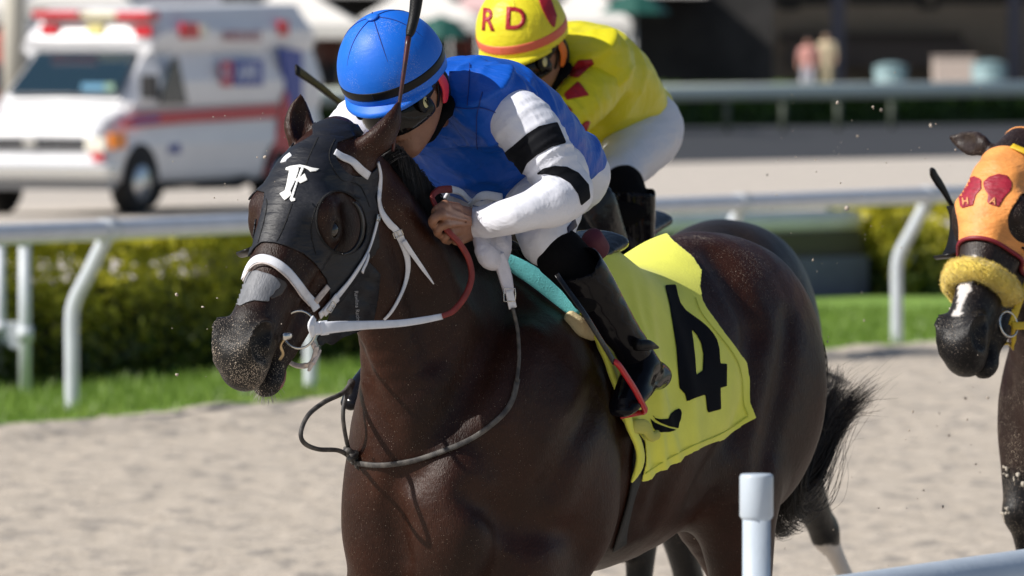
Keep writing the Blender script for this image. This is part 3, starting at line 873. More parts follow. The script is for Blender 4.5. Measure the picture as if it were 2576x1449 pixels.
for pl in ([(398, 288), (402, 268), (440, 254), (520, 242), (570, 252), (620, 268), (682, 277), (655, 297), (605, 304), (592, 288), (560, 270), (520, 264), (470, 288), (430, 292)],
           [(430, 285), (468, 262), (515, 258), (500, 320), (478, 380), (440, 462), (447, 498), (390, 545), (346, 488), (392, 462), (408, 400)],
           [(532, 262), (554, 270), (522, 345), (498, 400), (470, 490), (452, 545), (432, 535), (452, 480), (474, 420), (502, 340)],
           [(478, 358), (512, 356), (558, 316), (583, 373), (522, 402), (505, 384), (478, 380)],
           [(430, 530), (447, 520), (482, 528), (478, 548), (445, 556)]):
    add_decal('letter_f', SH, z3(pl), m_white_print, e_hood, step=2.6, off=.0022, thick=.001)
# stitched seams, piping round the holes
m_stitch = mat('black_stitch', (.008, .008, .010), .7, bump=.8, bscale=900)
for pts in ([(800, 345), (775, 400), (760, 450)], [(735, 512), (718, 560), (700, 600), (690, 612)], [(640, 470), (670, 500), (668, 540), (655, 590), (640, 640)],
            [(842, 350), (828, 385), (836, 420), (862, 455), (905, 466), (930, 520)], [(795, 640), (783, 590), (788, 540), (808, 500), (850, 478), (905, 500)]):
    strap('seam', SH, pts, .0026, m_stitch, e_hood, off=.0005, thick=.0014, sm=8)
ring = eye_near + [eye_near[0]]
strap('eye_piping', SH, [(859 + (x - 859) * 1.05, 562 + (y - 562) * 1.05) for x, y in ring], .004, m_stitch, e_hood, off=.001, thick=.003, sm=3)
# blinker cups: glossy curved half rims behind each eye
m_cup = mat('black_gloss_vinyl', (.007, .006, .006), .3, spec=.35)
cup = []
for t in np.linspace(-.95, 1.55, 22):
    c = math.cos(t); s_ = math.sin(t)
    p0 = A1(868 + 50 * c, 566 + 76 * s_, .100); p1 = A1(860 + 50 * c, 568 + 72 * s_, .128)
    cup.append((p0, p1))
Vc = np.array([q for pr in cup for q in (pr[0], (pr[0] * .4 + pr[1] * .6) + np.array([-.006, .002, 0]), pr[1])]); n = len(cup)
Fc = np.array([(3 * i + k, 3 * i + k + 1, 3 * i + 4 + k, 3 * i + 3 + k) for i in range(n - 1) for k in (0, 1)])
Fc3 = tri(Fc); Nc = vnormals(Vc, Fc3); Vx, Fx = shell(Vc, Fc3, Nc, .0035)
mesh_np('blinker_cup', Vx, Fx, m_cup, e_hood)
mesh_np('cup_rim', *tube([p[1] for p in cup], .003, 8, 2), m_cup, e_hood)
cup = []
for t in np.linspace(-1.1, 1.6, 14):
    c = math.cos(t); s_ = math.sin(t)
    cup.append((H1(.235 + .055 * s_, -.01 - .052 * c, -.093), H1(.240 + .05 * s_, -.035 - .045 * c, -.142)))
Vc = np.array([q for pr in cup for q in pr]); n = len(cup); Fc = np.array([(2 * i, 2 * i + 1, 2 * i + 3, 2 * i + 2) for i in range(n - 1)])
Fc3 = tri(Fc); Nc = vnormals(Vc, Fc3); Vx, Fx = shell(Vc, Fc3, Nc, .004); mesh_np('blinker_cup', Vx, Fx, m_cup, e_hood)
# maker's print running up the cheek of the hood
def text_mesh(body, size, font_shear=0.0, bold=0.0, res=3, spacing=1.0):
    cu = bpy.data.curves.new('lettering', 'FONT'); cu.body = body; cu.size = size; cu.align_x = 'CENTER'; cu.align_y = 'CENTER'
    cu.shear = font_shear; cu.offset = bold; cu.resolution_u = res; cu.fill_mode = 'FRONT'; cu.space_character = spacing
    o = bpy.data.objects.new('lettering', cu); COL.objects.link(o); dg = bpy.context.evaluated_depsgraph_get()
    me = bpy.data.meshes.new_from_object(o.evaluated_get(dg)); bpy.data.objects.remove(o); bpy.data.curves.remove(cu)
    bm = bmesh.new(); bm.from_mesh(me); bpy.data.meshes.remove(me); bmesh.ops.triangulate(bm, faces=bm.faces)
    V = np.array([v.co[:] for v in bm.verts]); F = np.array([[v.index for v in f.verts] for f in bm.faces]); bm.free(); return V, F
def text_decal(name, surf, body, c, ang, size, m, parent, off=.0025, sx=1.0, sub=2, bold=0.0, curve=None, shift=None, spacing=1.0):
    """text on a surface: centre c (px), angle of the baseline (deg, screen, counter-clockwise), size px"""
    V, F = text_mesh(body, size, bold=bold, spacing=spacing); bm = bmesh.new()
    vs = [bm.verts.new((v[0] * sx, v[1], 0)) for v in V]
    for f in F:
        try: bm.faces.new([vs[i] for i in f])
        except ValueError: pass
    for _ in range(sub):
        es = [e for e in bm.edges if e.calc_length() > size * .22]
        if not es: break
        bmesh.ops.subdivide_edges(bm, edges=es, cuts=1); bmesh.ops.triangulate(bm, faces=bm.faces)
    bm.verts.index_update(); V = np.array([v.co[:] for v in bm.verts]); F = np.array([[v.index for v in f.verts] for f in bm.faces]); bm.free()
    if curve: V[:, 1] += curve * (V[:, 0] / size) ** 2
    ca, sa = math.cos(R(ang)), math.sin(R(ang)); out = np.zeros_like(V); ok = np.zeros(len(V), bool); NN = np.zeros_like(V)
    for i, v in enumerate(V):
        X, Y = v[0] * ca - v[1] * sa, v[0] * sa + v[1] * ca
        h, n = surf.hit(c[0] + X, c[1] - Y)
        if h is None: continue
        if n @ surf.fr.dirl(ray(c[0] + X, c[1] - Y)) > 0: n = -n
        out[i] = h + n * off; NN[i] = n; ok[i] = True
    F = F[ok[F].all(1)]
    if not len(F): print('EMPTY TEXT', body); return
    N = vnormals(out, F)
    if (N * NN).sum() < 0: F = F[:, ::-1]; N = -N
    Vx, Fx = shell(out, F, N, .0008)
    return mesh_np(name, Vx, Fx, m, parent, shift=shift)
flp = [(826, 742), (829, 797), (812, 838), (798, 852), (806, 872), (822, 862), (836, 869), (862, 850), (900, 836), (938, 818), (951, 760), (958, 690), (930, 660), (880, 690)]
xs = np.arange(780, 980, 6.0); ys = np.arange(650, 890, 6.0); X, Y = np.meshgrid(xs, ys, indexing='ij'); P2 = np.stack([X.ravel(), Y.ravel()], 1)
i_ = (np.arange(len(xs) - 1)[:, None] * len(ys) + np.arange(len(ys) - 1)[None]).ravel(); F2 = np.stack([i_, i_ + 1, i_ + len(ys) + 1, i_ + len(ys)], 1)
V2, F2 = clip(np.concatenate([P2, np.zeros((len(P2), 1))], 1), F2, poly_sd(P2, flp))
V3 = np.array([FR1.at(p[0], p[1], .055 - .00022 * (p[1] - 700) + .003 * math.sin(p[0] * .11 + p[1] * .05) + .002 * math.sin(p[0] * .05 - p[1] * .13)) for p in V2])
N3 = vnormals(V3, F2)
if N3[:, 1].mean() < 0: F2 = F2[:, ::-1]; N3 = -N3
mesh_np('hood_flap', *shell(V3, F2, N3, .003), m_hood, e_hood); SFL = Surf(FR1, V3, F2)
text_decal('lettering', SFL, 'Rawlins Racing', (897, 772), -86, 14, mat('grey_print', (.35, .35, .37), .6), e_hood, off=.002)

# ------------------------------------------------------------------ bridle
m_web = mat('white_biothane', (.74, .75, .80), .42, var=.06, vscale=40, bump=.25, bscale=700, bdist=.001)
m_web2 = mat('worn_white_strap', (.55, .48, .45), .6, var=.2, vscale=90, bump=.3, bscale=600, bdist=.001)
m_steel = mat('steel', (.62, .60, .56), .22, metal=1.0)
m_rubber = mat('red_rubber', (.22, .022, .016), .55, var=.15, vscale=60, bump=.3, bscale=1200, bdist=.0006)
m_dkstrap = mat('dusty_black_strap', (.028, .026, .027), .6, col2=(.11, .10, .09), vscale=45, bump=.5, bscale=500, bdist=.001)
# combined surface head+hood for the straps
VB = np.concatenate([V1, SH.V, SFL.V]); SB = Surf(FR1, VB, np.concatenate([T1, SH.F + len(V1), SFL.F + len(V1) + len(SH.V)]))
e_br = empty('bridle', FR1.O, FR1.rz, 'white webbing bridle with steel ring bit on the front horse head', 'bridle')
strap('noseband', SB, [(617, 700), (622, 684), (636, 662), (658, 652), (688, 660), (719, 682), (744, 711), (766, 740), (785, 762), (793, 778)], .021, m_web, e_br, off=.004, thick=.006)
strap('noseband_piping', SB, [(619, 712), (627, 694), (640, 675), (660, 666), (685, 673), (712, 695), (735, 722), (757, 751), (775, 772)], .0035, m_web2, e_br, off=.0085, thick=.003)
strap('browband', S1, [(840, 384), (858, 396), (880, 405), (900, 420), (924, 441)], .019, m_web, e_br, off=.004, thick=.005)
strap('browband', S1, [(716, 412), (722, 402), (735, 392)], .018, m_web, e_br, off=.005, thick=.005)
strap('crown_strap', SB, [(946, 408), (953, 440), (951, 475), (949, 505), (956, 535), (975, 560), (990, 572), (1000, 583)], .012, m_web, e_br, off=.005, thick=.004, wid=[.010, .012, .016, .017, .016, .016])
strap('cheek_piece', SB, [(948, 540), (940, 575), (926, 620), (906, 660), (880, 700), (852, 735), (828, 762), (800, 793)], .012, m_web, e_br, off=.005, thick=.004, wid=[.009, .010, .011, .013, .018, .02])
strap('cheek_keeper', SB, [(918, 640), (914, 655), (906, 672), (902, 684)], .013, m_web, e_br, off=.009, thick=.004)
strap('cheek_keeper', SB, [(842, 745), (826, 764), (808, 786)], .023, m_web, e_br, off=.008, thick=.005)
strap('nose_strap', SB, [(822, 720), (806, 740), (790, 760)], .014, m_web2, e_br, off=.006, thick=.004)
strap('throat_strap', SB, [(998, 582), (1008, 600), (1022, 640), (1024, 680), (1010, 730), (985, 780), (965, 803)], .009, m_web, e_br, off=.004, thick=.004, wid=[.020, .017, .013, .011, .008, .006])
strap('strap_end', SB, [(1012, 600), (1034, 634), (1060, 674), (1084, 711)], .010, m_web, e_br, off=.012, thick=.003, wid=[.013, .011, .009, .003])
def buckle(name, surf, c, w, h, ang, parent, off=.008, r=.0013, fr=FR1):
    p, n = surf.hit(*c)
    if p is None: return
    p = p + n * off; ca, sa = math.cos(R(ang)), math.sin(R(ang))
    ex = unit(fr.dirl(_r)); ex = unit(ex - n * (ex @ n)); ey = np.cross(n, ex); e1_, e2_ = ex * ca + ey * sa, -ex * sa + ey * ca
    P = [p + e1_ * (w / 2 * a) + e2_ * (h / 2 * b_) for a, b_ in ((-1, -1), (0, -1.04), (1, -1), (1.03, 0), (1, 1), (0, 1.04), (-1, 1), (-1.03, 0))]
    P = catmull(np.array(P), 3, closed=True); P = np.concatenate([P, P[:2]])
    mesh_np(name, *tube(P, r, 6), m_steel, parent)
    mesh_np(name + '_tongue', *tube([p - e2_ * h / 2, p + n * .002, p + e2_ * h / 2], r * .8, 6, 3), m_steel, parent)
buckle('buckle', SB, (999, 585), .020, .014, 20, e_br)
buckle('buckle', SB, (824, 768), .022, .016, 40, e_br, off=.012)
buckle('buckle', SB, (944, 548), .014, .012, -20, e_br)
# ring bit
rc = A1(752, 829, .052); ex = unit(FR1.dirl(_r) * .84 + H1.w * .3); ez_ = unit(np.cross(ex, np.cross(FR1.dirl(_u), ex)))
P = [rc + (ex * .037 * math.cos(t) + ez_ * .041 * math.sin(t)) for t in np.linspace(0, 2 * math.pi, 40)]
o_ = unit(FR1.cl - rc); P = [p + o_ * .02 for p in P]
mesh_np('bit_ring', *tube(P + P[1:2], .0028, 8), m_steel, e_br)
f = Field(A1(720, 846, .06) - .03, A1(720, 846, .06) + .03, .0025); f.chain([A1(716, 846, .062), A1(726, 845, .066)], [.0095, .0085], k=.004); V, F = f.mesh(); mesh_np('bit_bolt', V + o_ * .012, F, m_steel, e_br)
mesh_np('bit_mouthpiece', *tube([A1(720, 846, .066), A1(706, 868, .05), A1(712, 890, .045), A1(704, 905, .03)], .0035, 8, 6), mat('brass', (.55, .42, .25), .35, metal=1.0), e_br)
# reins: white loop on the ring, then red grip up to the hand
def rein(name, pts, wid, m, parent, thick=.006, sm=8, twist=0):
    P = catmull([A1(*p) for p in pts], sm); N = np.tile(unit(np.array([.25, 1, .15])), (len(P), 1))
    wd = wid if np.isscalar(wid) else np.interp(np.linspace(0, 1, len(P)), np.linspace(0, 1, len(wid)), wid)
    V, F = sweep(P, N, wd, thick, 8, .5); return mesh_np(name, V, F, m, parent)
e_rn = empty('reins', FR1.O, FR1.rz, 'white reins with red rubber grips running from ring bit to the rider hand', 'reins')
vr = .11
rein('rein_strap', [(783, 822, vr), (800, 826, vr + .005), (850, 822, vr + .03), (920, 818, .145), (1000, 814, .155), (1060, 806, .165), (1112, 796, .17)], [.030, .030, .026, .02, .017, .016, .014], m_web, e_rn)
rein('rein_keeper', [(806, 826, vr + .010), (824, 824, vr + .016)], .033, m_web, e_rn, thick=.008)
rein('ring_loop', [(790, 800, vr + .0), (783, 820, vr + .006), (788, 845, vr + .002)], [.014, .020, .015], m_web, e_rn, thick=.006)
rein('red_grip', [(1110, 796, .17), (1140, 782, .175), (1170, 745, .18), (1186, 700, .18), (1180, 655, .175), (1158, 615, .165), (1135, 590, .155), (1112, 566, .14)], [.012, .014, .015, .015, .015, .014, .013], m_rubber, e_rn, thick=.008)
rein('red_grip', [(1106, 530, .125), (1092, 510, .11), (1088, 492, .10), (1105, 478, .09), (1134, 476, .08)], [.012, .012, .013, .016, .018], m_rubber, e_rn, thick=.008)
rein('far_rein', [(1134, 476, .08), (1160, 484, .085), (1185, 506, .09), (1215, 512, .10), (1240, 495, .10)], [.018, .016, .012, .014, .02], m_web, e_rn, thick=.005)
rein('far_rein', [(1180, 516, .09), (1215, 492, .12), (1262, 498, .12)], [.01, .02, .022], m_web, e_rn, thick=.006)
# off side rein
mesh_np('far_rein', *tube([H1(.5, -.09, -.062), H1(.42, -.12, -.09), FR1.at(900, 700, -.16), FR1.at(1040, 620, -.12), FR1.at(1134, 476, .0)], .005, 6, 8), m_web, e_rn)
# curb strap under the chin
rein('curb_strap', [(786, 862, .062), (795, 885, .055), (788, 905, .045), (775, 918, .03), (748, 920, .0), (722, 908, -.02)], [.014, .014, .014, .014, .012, .01], m_web2, e_br, thick=.005)
rein('curb_strap_end', [(797, 872, .065), (790, 900, .058), (781, 922, .05), (776, 934, .046)], [.012, .014, .012, .006], m_web2, e_br, thick=.004)
rein('curb_strap_end', [(788, 915, .06), (800, 892, .062), (806, 880, .062)], [.010, .008, .006], m_web2, e_br, thick=.004)
buckle('buckle', SB, (786, 905), .016, .012, 60, e_br, off=.01)
# nasal strip
tp = [((600 + x / 3.37) * .8587, (750 + y / 3.37) * .8587) for x, y in
      [(400, 180), (450, 160), (515, 143), (580, 165), (650, 185), (700, 215), (745, 280), (730, 315), (695, 340), (670, 380), (635, 410), (630, 450), (560, 448), (490, 440), (420, 460), (350, 497), (310, 470), (250, 450), (190, 440), (215, 400), (250, 375), (265, 340), (320, 290), (350, 240)]]
add_decal('nasal_strip', S1, tp, mat('grey_nasal_tape', (.16, .165, .18), .55, var=.2, vscale=25, bump=.5, bscale=90, stretch=(1, 3, 1), bdist=.003), e1, step=4, off=.0025, thick=.0015)
tp = [((600 + x / 3.37) * .8587, (750 + y / 3.37) * .8587) for x, y in [(690, 205), (790, 250), (812, 290), (780, 340), (755, 380), (715, 400), (655, 425), (640, 400), (690, 345), (735, 310), (745, 280)]]
add_decal('nasal_strip', S1, tp, mat('clear_tape', (.045, .035, .032), .4), e1, step=4, off=.0018, thick=.0012)

# ------------------------------------------------------------------ yoke, martingale
e_yk = empty('yoke_strap', FR1.O, FR1.rz, 'white padded neck strap with steel buckle hanging below the blue rider hand', 'strap')
m_pad = mat('white_padding', (.62, .60, .66), .7, var=.08, vscale=30, bump=.3, bscale=120)
f = Field(A1(1235, 600, .16) - .12, A1(1235, 600, .16) + .12, .004)
f.chain([A1(1208, 600, .15), A1(1222, 640, .175), A1(1250, 652, .18), A1(1268, 620, .175), A1(1272, 590, .165)], [.014, .018, .019, .015, .011], [.022, .026, .026, .022, .016], A=(.3, 1, 0), k=.01)
f.chain([A1(1235, 600, .15), A1(1245, 618, .165)], [.03, .03], k=.012)
f.displace(lambda P: sinnoise(P, 120, 4) * .0012)
V, F = f.mesh(); mesh_np('padded_loop', V, F, m_pad, e_yk)
strap('pad', S1, [(1252, 640, .19), (1262, 665, .195), (1272, 700, .2), (1280, 736, .205)], .03, m_pad, e_yk, thick=.014, wid=[.028, .032, .031, .024])
strap('strap_end', S1, [(1280, 730, .208), (1290, 775, .21)], .02, m_web, e_yk, thick=.005)
P0 = A1(1282, 742, .216)
for nm, s_ in (('buckle', 1.0),):
    q = [P0 + unit(FR1.dirl(_r)) * .0125 * a + unit(FR1.dirl(_u)) * .0145 * b_ for a, b_ in ((-1, -1), (1, -1), (1.05, 0), (1, 1), (-1, 1), (-1.05, 0), (-1, -1), (0, -1))]
    mesh_np('buckle', *tube(q, .0016, 6), m_steel, e_yk)
mesh_np('dark_line', *tube([A1(1290, 775, .215), A1(1302, 830, .22), A1(1306, 900, .23), A1(1300, 960, .235)], .0045, 8, 6), m_dkstrap, e_yk)
e_mg = empty('martingale', FR1.O, FR1.rz, 'dusty black rubber breast strap looped across the front horse chest', 'strap')
strap('breast_strap', S1, [(1300, 955), (1288, 1005), (1262, 1045), (1215, 1085), (1160, 1118), (1100, 1142), (1030, 1160), (960, 1170), (900, 1165)], .012, m_dkstrap, e_mg, off=.005, thick=.010)
strap('breast_strap', S1, [(900, 1165), (880, 1140), (868, 1128)], .011, m_dkstrap, e_mg, off=.010, thick=.010)
hp, hn = S1.hit(884, 1145); v0 = (hp if hp is not None else A1(884, 1145, -.02))[1]
vq = lambda d: v0 + d
mesh_np('hanging_loop', *tube([A1(884, 1150, vq(0)), A1(850, 1133, vq(.02)), A1(800, 1130, vq(.03)), A1(766, 1115, vq(.03)), A1(757, 1088, vq(.03)), A1(775, 1045, vq(.03)), A1(815, 1012, vq(.03)), A1(860, 990, vq(.03)), A1(880, 968, vq(.03))], .0055, 8, 8), m_dkstrap, e_mg)
mesh_np('hanging_loop', *tube([A1(884, 1150, vq(0)), A1(872, 1110, vq(.02)), A1(863, 1050, vq(.03)), A1(868, 1005, vq(.03)), A1(880, 972, vq(.03)), A1(886, 960, vq(.02))], .0048, 8, 8), m_dkstrap, e_mg)
f = Field(A1(888, 1150, v0) - .06, A1(888, 1150, v0) + .08, .003)
f.chain([A1(876, 1135, vq(.02)), A1(890, 1150, vq(.02)), A1(902, 1168, vq(.02))], [.009, .012, .008], k=.005); f.chain([A1(880, 1155, vq(.03)), A1(896, 1140, vq(.03))], [.007, .007], k=.004)
f.chain([A1(893, 1160, vq(.03)), A1(897, 1177, vq(.03))], [.0035, .0035], k=.004)
V, F = f.mesh(); mesh_np('knot', V, F, m_dkstrap, e_mg)
f = Field(A1(883, 965, vq(.02)) - .05, A1(883, 965, vq(.02)) + .05, .003); f.chain([A1(877, 985, vq(.03)), A1(884, 962, vq(.02))], [.008, .009], k=.005)
V, F = f.mesh(); mesh_np('knot', V, F, m_dkstrap, e_mg)

# ------------------------------------------------------------------ number cloth, pads, girth, saddle
cl_poly = [(1430, 775), (1475, 838), (1515, 900), (1535, 960), (1545, 1030), (1556, 1062), (1590, 1092), (1613, 1110), (1603, 1209), (1632, 1192), (1668, 1168), (1740, 1130), (1800, 1106), (1850, 1078), (1893, 1053), (1878, 1015), (1876, 960), (1868, 915), (1845, 875), (1805, 825), (1772, 785), (1762, 765), (1757, 730), (1762, 690), (1740, 655), (1700, 620), (1650, 560), (1500, 500), (1380, 500), (1380, 700)]
sel = (V1[:, 0] < .0) & (V1[:, 0] > -1.25) & (V1[:, 2] > .9)
keep = sel[T1].all(1); ids = np.unique(T1[keep]); mp = np.full(len(V1), -1); mp[ids] = np.arange(len(ids))
Vc, Fc = V1[ids], mp[T1[keep]]
Vc = smooth_mesh(Vc, Fc, 40, .5); Nc = vnormals(Vc, Fc)
if (Nc * N1[ids]).sum() < 0: Nc = -Nc
pxc = FR1.proj(Vc); facing = np.einsum('ij,ij->i', Nc, FR1.cl - Vc) > 0
fc = np.where(facing & (pxc[:, 1] > 580), poly_sd(pxc, cl_poly), np.maximum(np.maximum(-.93 - Vc[:, 0] + .25 * np.abs(Vc[:, 1]), Vc[:, 0] + .1), np.where(Vc[:, 1] < 0, 1.15 - Vc[:, 2], 1.42 - Vc[:, 2])) * 1000)
def folds(P):
    """cloth folds: long ridges running down and back, deeper near the leg"""
    p = FR1.proj(P); x = p[:, 0] - 1600 - (p[:, 1] - 800) * .22; d = np.zeros(len(P))
    wgt = np.clip((1.46 - P[:, 2]) / .15, 0, 1)
    for c, s_, a in ((-60, 16, .016), (-18, 11, .013), (22, 14, .012), (70, 16, .006)):
        bend = 14 * np.sin(p[:, 1] / 130 + c); d += a * np.exp(-((x - c - bend) / s_) ** 2)
    d += .004 * sinnoise(P * np.array([1, 1, .4]), 26, 5) + .0015 * sinnoise(P, 70, 6)
    low = np.clip((1.22 - P[:, 2]) / .3, 0, 1)
    d *= (1 - .75 * low)
    d += low * .003 * (1 + np.sin(P[:, 0] * 20 + 1.0 + P[:, 2] * 8))
    return .011 + wgt * np.maximum(d, -.004)
m_cloth = mat('yellow_number_cloth', (.80, .80, .10), .62, var=.05, vscale=12, bump=.35, bscale=160, bdist=.002, sheen=.2)
Vl = Vc + Nc * folds(Vc)[:, None]; Vl[:, 2] += .085 * np.exp(-((Vc[:, 0] + .42) / .17) ** 2) * np.clip((Vc[:, 2] - 1.34) / .14, 0, 1) ** 1.5
V, F = clip(Vl, Fc, fc)
V = smooth_mesh(V, F, 2, .4)
N = vnormals(V, F); 
if N[:, 2].mean() < 0: F = F[:, ::-1]; N = -N
Vx, Fx = shell(V, F, N, .003)
e_nc = empty('number_cloth', FR1.O, FR1.rz, 'yellow saddle towel with black number four on the front horse flank', 'saddle cloth')
mesh_np('cloth', Vx, Fx, m_cloth, e_nc)
SCL = Surf(FR1, V, F)
m_blk = mat('black_applique', (.004, .0045, .007), .8, bump=.2, bscale=200, bdist=.002, spec=.1)
z4 = lambda pts: [((1350 + x / 1.6105) * .8587, (550 + y / 1.6105) * .8587) for x, y in pts]
four = z4([(962, 462), (1013, 458), (1022, 505), (1034, 545), (1060, 580), (1095, 605), (1130, 630), (1165, 660), (1190, 690), (1207, 720), (1217, 760), (1222, 832), (1253, 830), (1252, 936), (1222, 945), (1225, 1045), (1162, 1062), (1153, 975), (1100, 993), (1065, 1010), (1058, 975), (1030, 945), (1024, 870), (1016, 760), (1004, 680), (985, 560)])
hole = z4([(1086, 665), (1112, 695), (1133, 735), (1143, 785), (1140, 862), (1108, 886), (1103, 800), (1095, 730)])
add_decal('number_four', SCL, four, m_blk, e_nc, step=5, off=.0022, holes=[hole], thick=.001)
for pl in ([(900, 1068), (915, 1085), (940, 1092), (978, 1090), (990, 1065), (1008, 1050), (1032, 1040), (1040, 1060), (1036, 1090), (1028, 1110), (1024, 1135), (980, 1125), (940, 1108), (915, 1092)],
           [(892, 1090), (915, 1108), (955, 1125), (1018, 1144), (980, 1152), (935, 1153), (910, 1140)]):
    add_decal('horse_emblem', SCL, z4(pl), m_blk, e_nc, step=4, off=.002, thick=.001)
# hem stitching
m_hem = mat('yellow_hem', (.62, .66, .07), .7, bump=.5, bscale=500)
strap('hem', SCL, [(1622, 1190), (1668, 1160), (1740, 1121), (1800, 1097), (1850, 1068), (1880, 1048)], .003, m_hem, e_nc, off=.0028, thick=.0016)
strap('hem', SCL, [(1880, 1045), (1868, 1010), (1866, 960), (1856, 915), (1836, 880), (1798, 832), (1764, 790), (1748, 750)], .003, m_hem, e_nc, off=.0028, thick=.0016)
# rolled front fold of the cloth and hanging corner
m_cl2 = m_cloth
def cushion(name, pts, ra, rb, A, m, parent, h=.004, k=.01, disp=None):
    P = np.array([np.asarray(p) for p in pts]); M_ = max(max(np.atleast_1d(ra)), max(np.atleast_1d(rb))) + .03
    f = Field(P.min(0) - M_, P.max(0) + M_, h); f.chain(P, ra, rb, A=A, k=k, sm=5)
    if disp: f.displace(disp)
    V, F = f.mesh(); return mesh_np(name, V, F, m, parent)
def on(px_, py_, off, surf=None):
    h, n = (surf or S1).hit(px_, py_)
    return h + n * off if h is not None else FR1.at(px_, py_, .25)
cushion('front_fold', [on(1452, 795, .02), on(1478, 850, .022), on(1510, 920, .022), on(1536, 1000, .025), on(1555, 1070, .028), on(1582, 1120, .028), on(1586, 1165, .026), on(1570, 1208, .02)],
        [.012, .016, .018, .016, .018, .018, .017, .006], [.007, .009, .010, .009, .009, .008, .007, .004], (.6, .1, .3), m_cl2, e_nc, disp=lambda P: sinnoise(P, 90, 2) * .0015)
cushion('hanging_tab', [on(1560, 1075, .035), on(1590, 1072, .036), on(1606, 1095, .036), on(1625, 1092, .03)], [.016, .018, .012, .012], [.008, .008, .008, .009], (0, 0, 1), mat('yellow_tab', (.52, .50, .10), .7, bump=.3, bscale=200), e_nc)
# pads and saddle
e_sd = empty('race_saddle', FR1.O, FR1.rz, 'small black leather race saddle under the blue rider with teal pad edge', 'saddle')
m_teal = mat('teal_foam_pad', (.16, .62, .66), .75, bump=.7, bscale=320, bdist=.003, var=.08, vscale=50)
m_cream = mat('cream_pad', (.62, .52, .30), .8, bump=.3, bscale=200)
m_leather = mat('black_leather', (.010, .010, .012), .22, var=.2, vscale=20, bump=.2, bscale=60, spec=.3)
cushion('teal_pad', [on(1232, 655, .02), on(1290, 688, .022), on(1340, 722, .024), on(1385, 757, .025), on(1432, 800, .026)], [.014, .02, .022, .023, .021], [.010, .011, .012, .012, .010], (0, 0.2, 1), m_teal, e_sd)
cushion('cream_pad', [on(1425, 806, .012), on(1450, 832, .014), on(1478, 852, .014)], [.016, .020, .012], [.012, .013, .010], (0, .2, 1), m_cream, e_sd)
cushion('saddle_flap', [on(1300, 650, .035), on(1370, 695, .04), on(1440, 740, .045), on(1500, 830, .045), on(1545, 905, .04)], [.022, .034, .05, .04, .02], [.012, .014, .014, .012, .010], (-.5, .2, 1), m_leather, e_sd)
cushion('seat', [FR1.at(1245, 640, 0) + UP * .01, FR1.at(1330, 655, 0), FR1.at(1420, 640, 0), FR1.at(1490, 610, 0)], [.07, .09, .11, .10], [.03, .025, .025, .03], (0, 1, 0), m_leather, e_sd, h=.008)
cushion('cantle_roll', [on(1490, 605, .03), on(1505, 625, .03)], [.03, .028], [.025, .025], (0, .2, 1), mat('maroon_cloth', (.085, .008, .022), .7), e_sd)
strap('girth', S1, [(1608, 1070), (1606, 1130), (1598, 1200), (1580, 1270), (1562, 1340), (1555, 1375)], .045, mat('black_girth', (.010, .011, .013), .6, bump=.3, bscale=200), e_sd, off=.004, thick=.008, sm=8)
# ------------------------------------------------------------------ riders
def satin(name, col, rough=.38, sheen=.3, grain=False):
    m = bpy.data.materials.new(name); m.use_nodes = True; t = m.node_tree; b = t.nodes['Principled BSDF']
    b.inputs['Base Color'].default_value = (*col, 1); b.inputs['Roughness'].default_value = rough
    b.inputs['Sheen Weight'].default_value = sheen; b.inputs['Sheen Roughness'].default_value = .35; b.inputs['Sheen Tint'].default_value = (*[min(1, c * 2 + .1) for c in col], 1)
    tc = nd(t, 'ShaderNodeTexCoord')
    b.inputs['Specular IOR Level'].default_value = .38
    if grain:                                # sand dust caught on the cap
        n = nd(t, 'ShaderNodeTexNoise'); n.inputs['Scale'].default_value = 520; n2 = nd(t, 'ShaderNodeTexNoise'); n2.inputs['Scale'].default_value = 9; ad = nd(t, 'ShaderNodeMath', operation='MULTIPLY_ADD'); ad.inputs[1].default_value = .55
        for q in (n, n2): t.links.new(tc.outputs['Object'], q.inputs['Vector'])
        t.links.new(n2.outputs[0], ad.inputs[0]); t.links.new(n.outputs[0], ad.inputs[2]); r = nd(t, 'ShaderNodeMapRange'); r.inputs[1].default_value = .93; r.inputs[2].default_value = 1.03; r.inputs[4].default_value = .6; t.links.new(ad.outputs[0], r.inputs[0])
        mx = nd(t, 'ShaderNodeMix', data_type='RGBA'); mx.inputs[6].default_value = (*col, 1); mx.inputs[7].default_value = (.5, .5, .55, 1); t.links.new(r.outputs[0], mx.inputs[0]); t.links.new(mx.outputs[2], b.inputs['Base Color'])
    h = None
    for sc, st_, dist, strength in (((.5, 1, 2.0), 11, .014, .35), ((2.4, .5, 1), 30, .006, .5), ((1, 1, 1), 900, .0003, .2)):
        mp = nd(t, 'ShaderNodeMapping'); mp.inputs['Scale'].default_value = sc; mp.inputs['Rotation'].default_value = (.3, .5, .4)
        n = nd(t, 'ShaderNodeTexNoise'); n.inputs['Scale'].default_value = st_; n.inputs['Detail'].default_value = 4; n.inputs['Distortion'].default_value = .6
        bp = nd(t, 'ShaderNodeBump'); bp.inputs['Strength'].default_value = strength * (.3 if grain else 1); bp.inputs['Distance'].default_value = dist
        t.links.new(tc.outputs['Object'], mp.inputs[0]); t.links.new(mp.outputs[0], n.inputs['Vector']); t.links.new(n.outputs[0], bp.inputs['Height'])
        if h: t.links.new(h.outputs[0], bp.inputs['Normal'])
        h = bp
    t.links.new(h.outputs[0], b.inputs['Normal']); return m

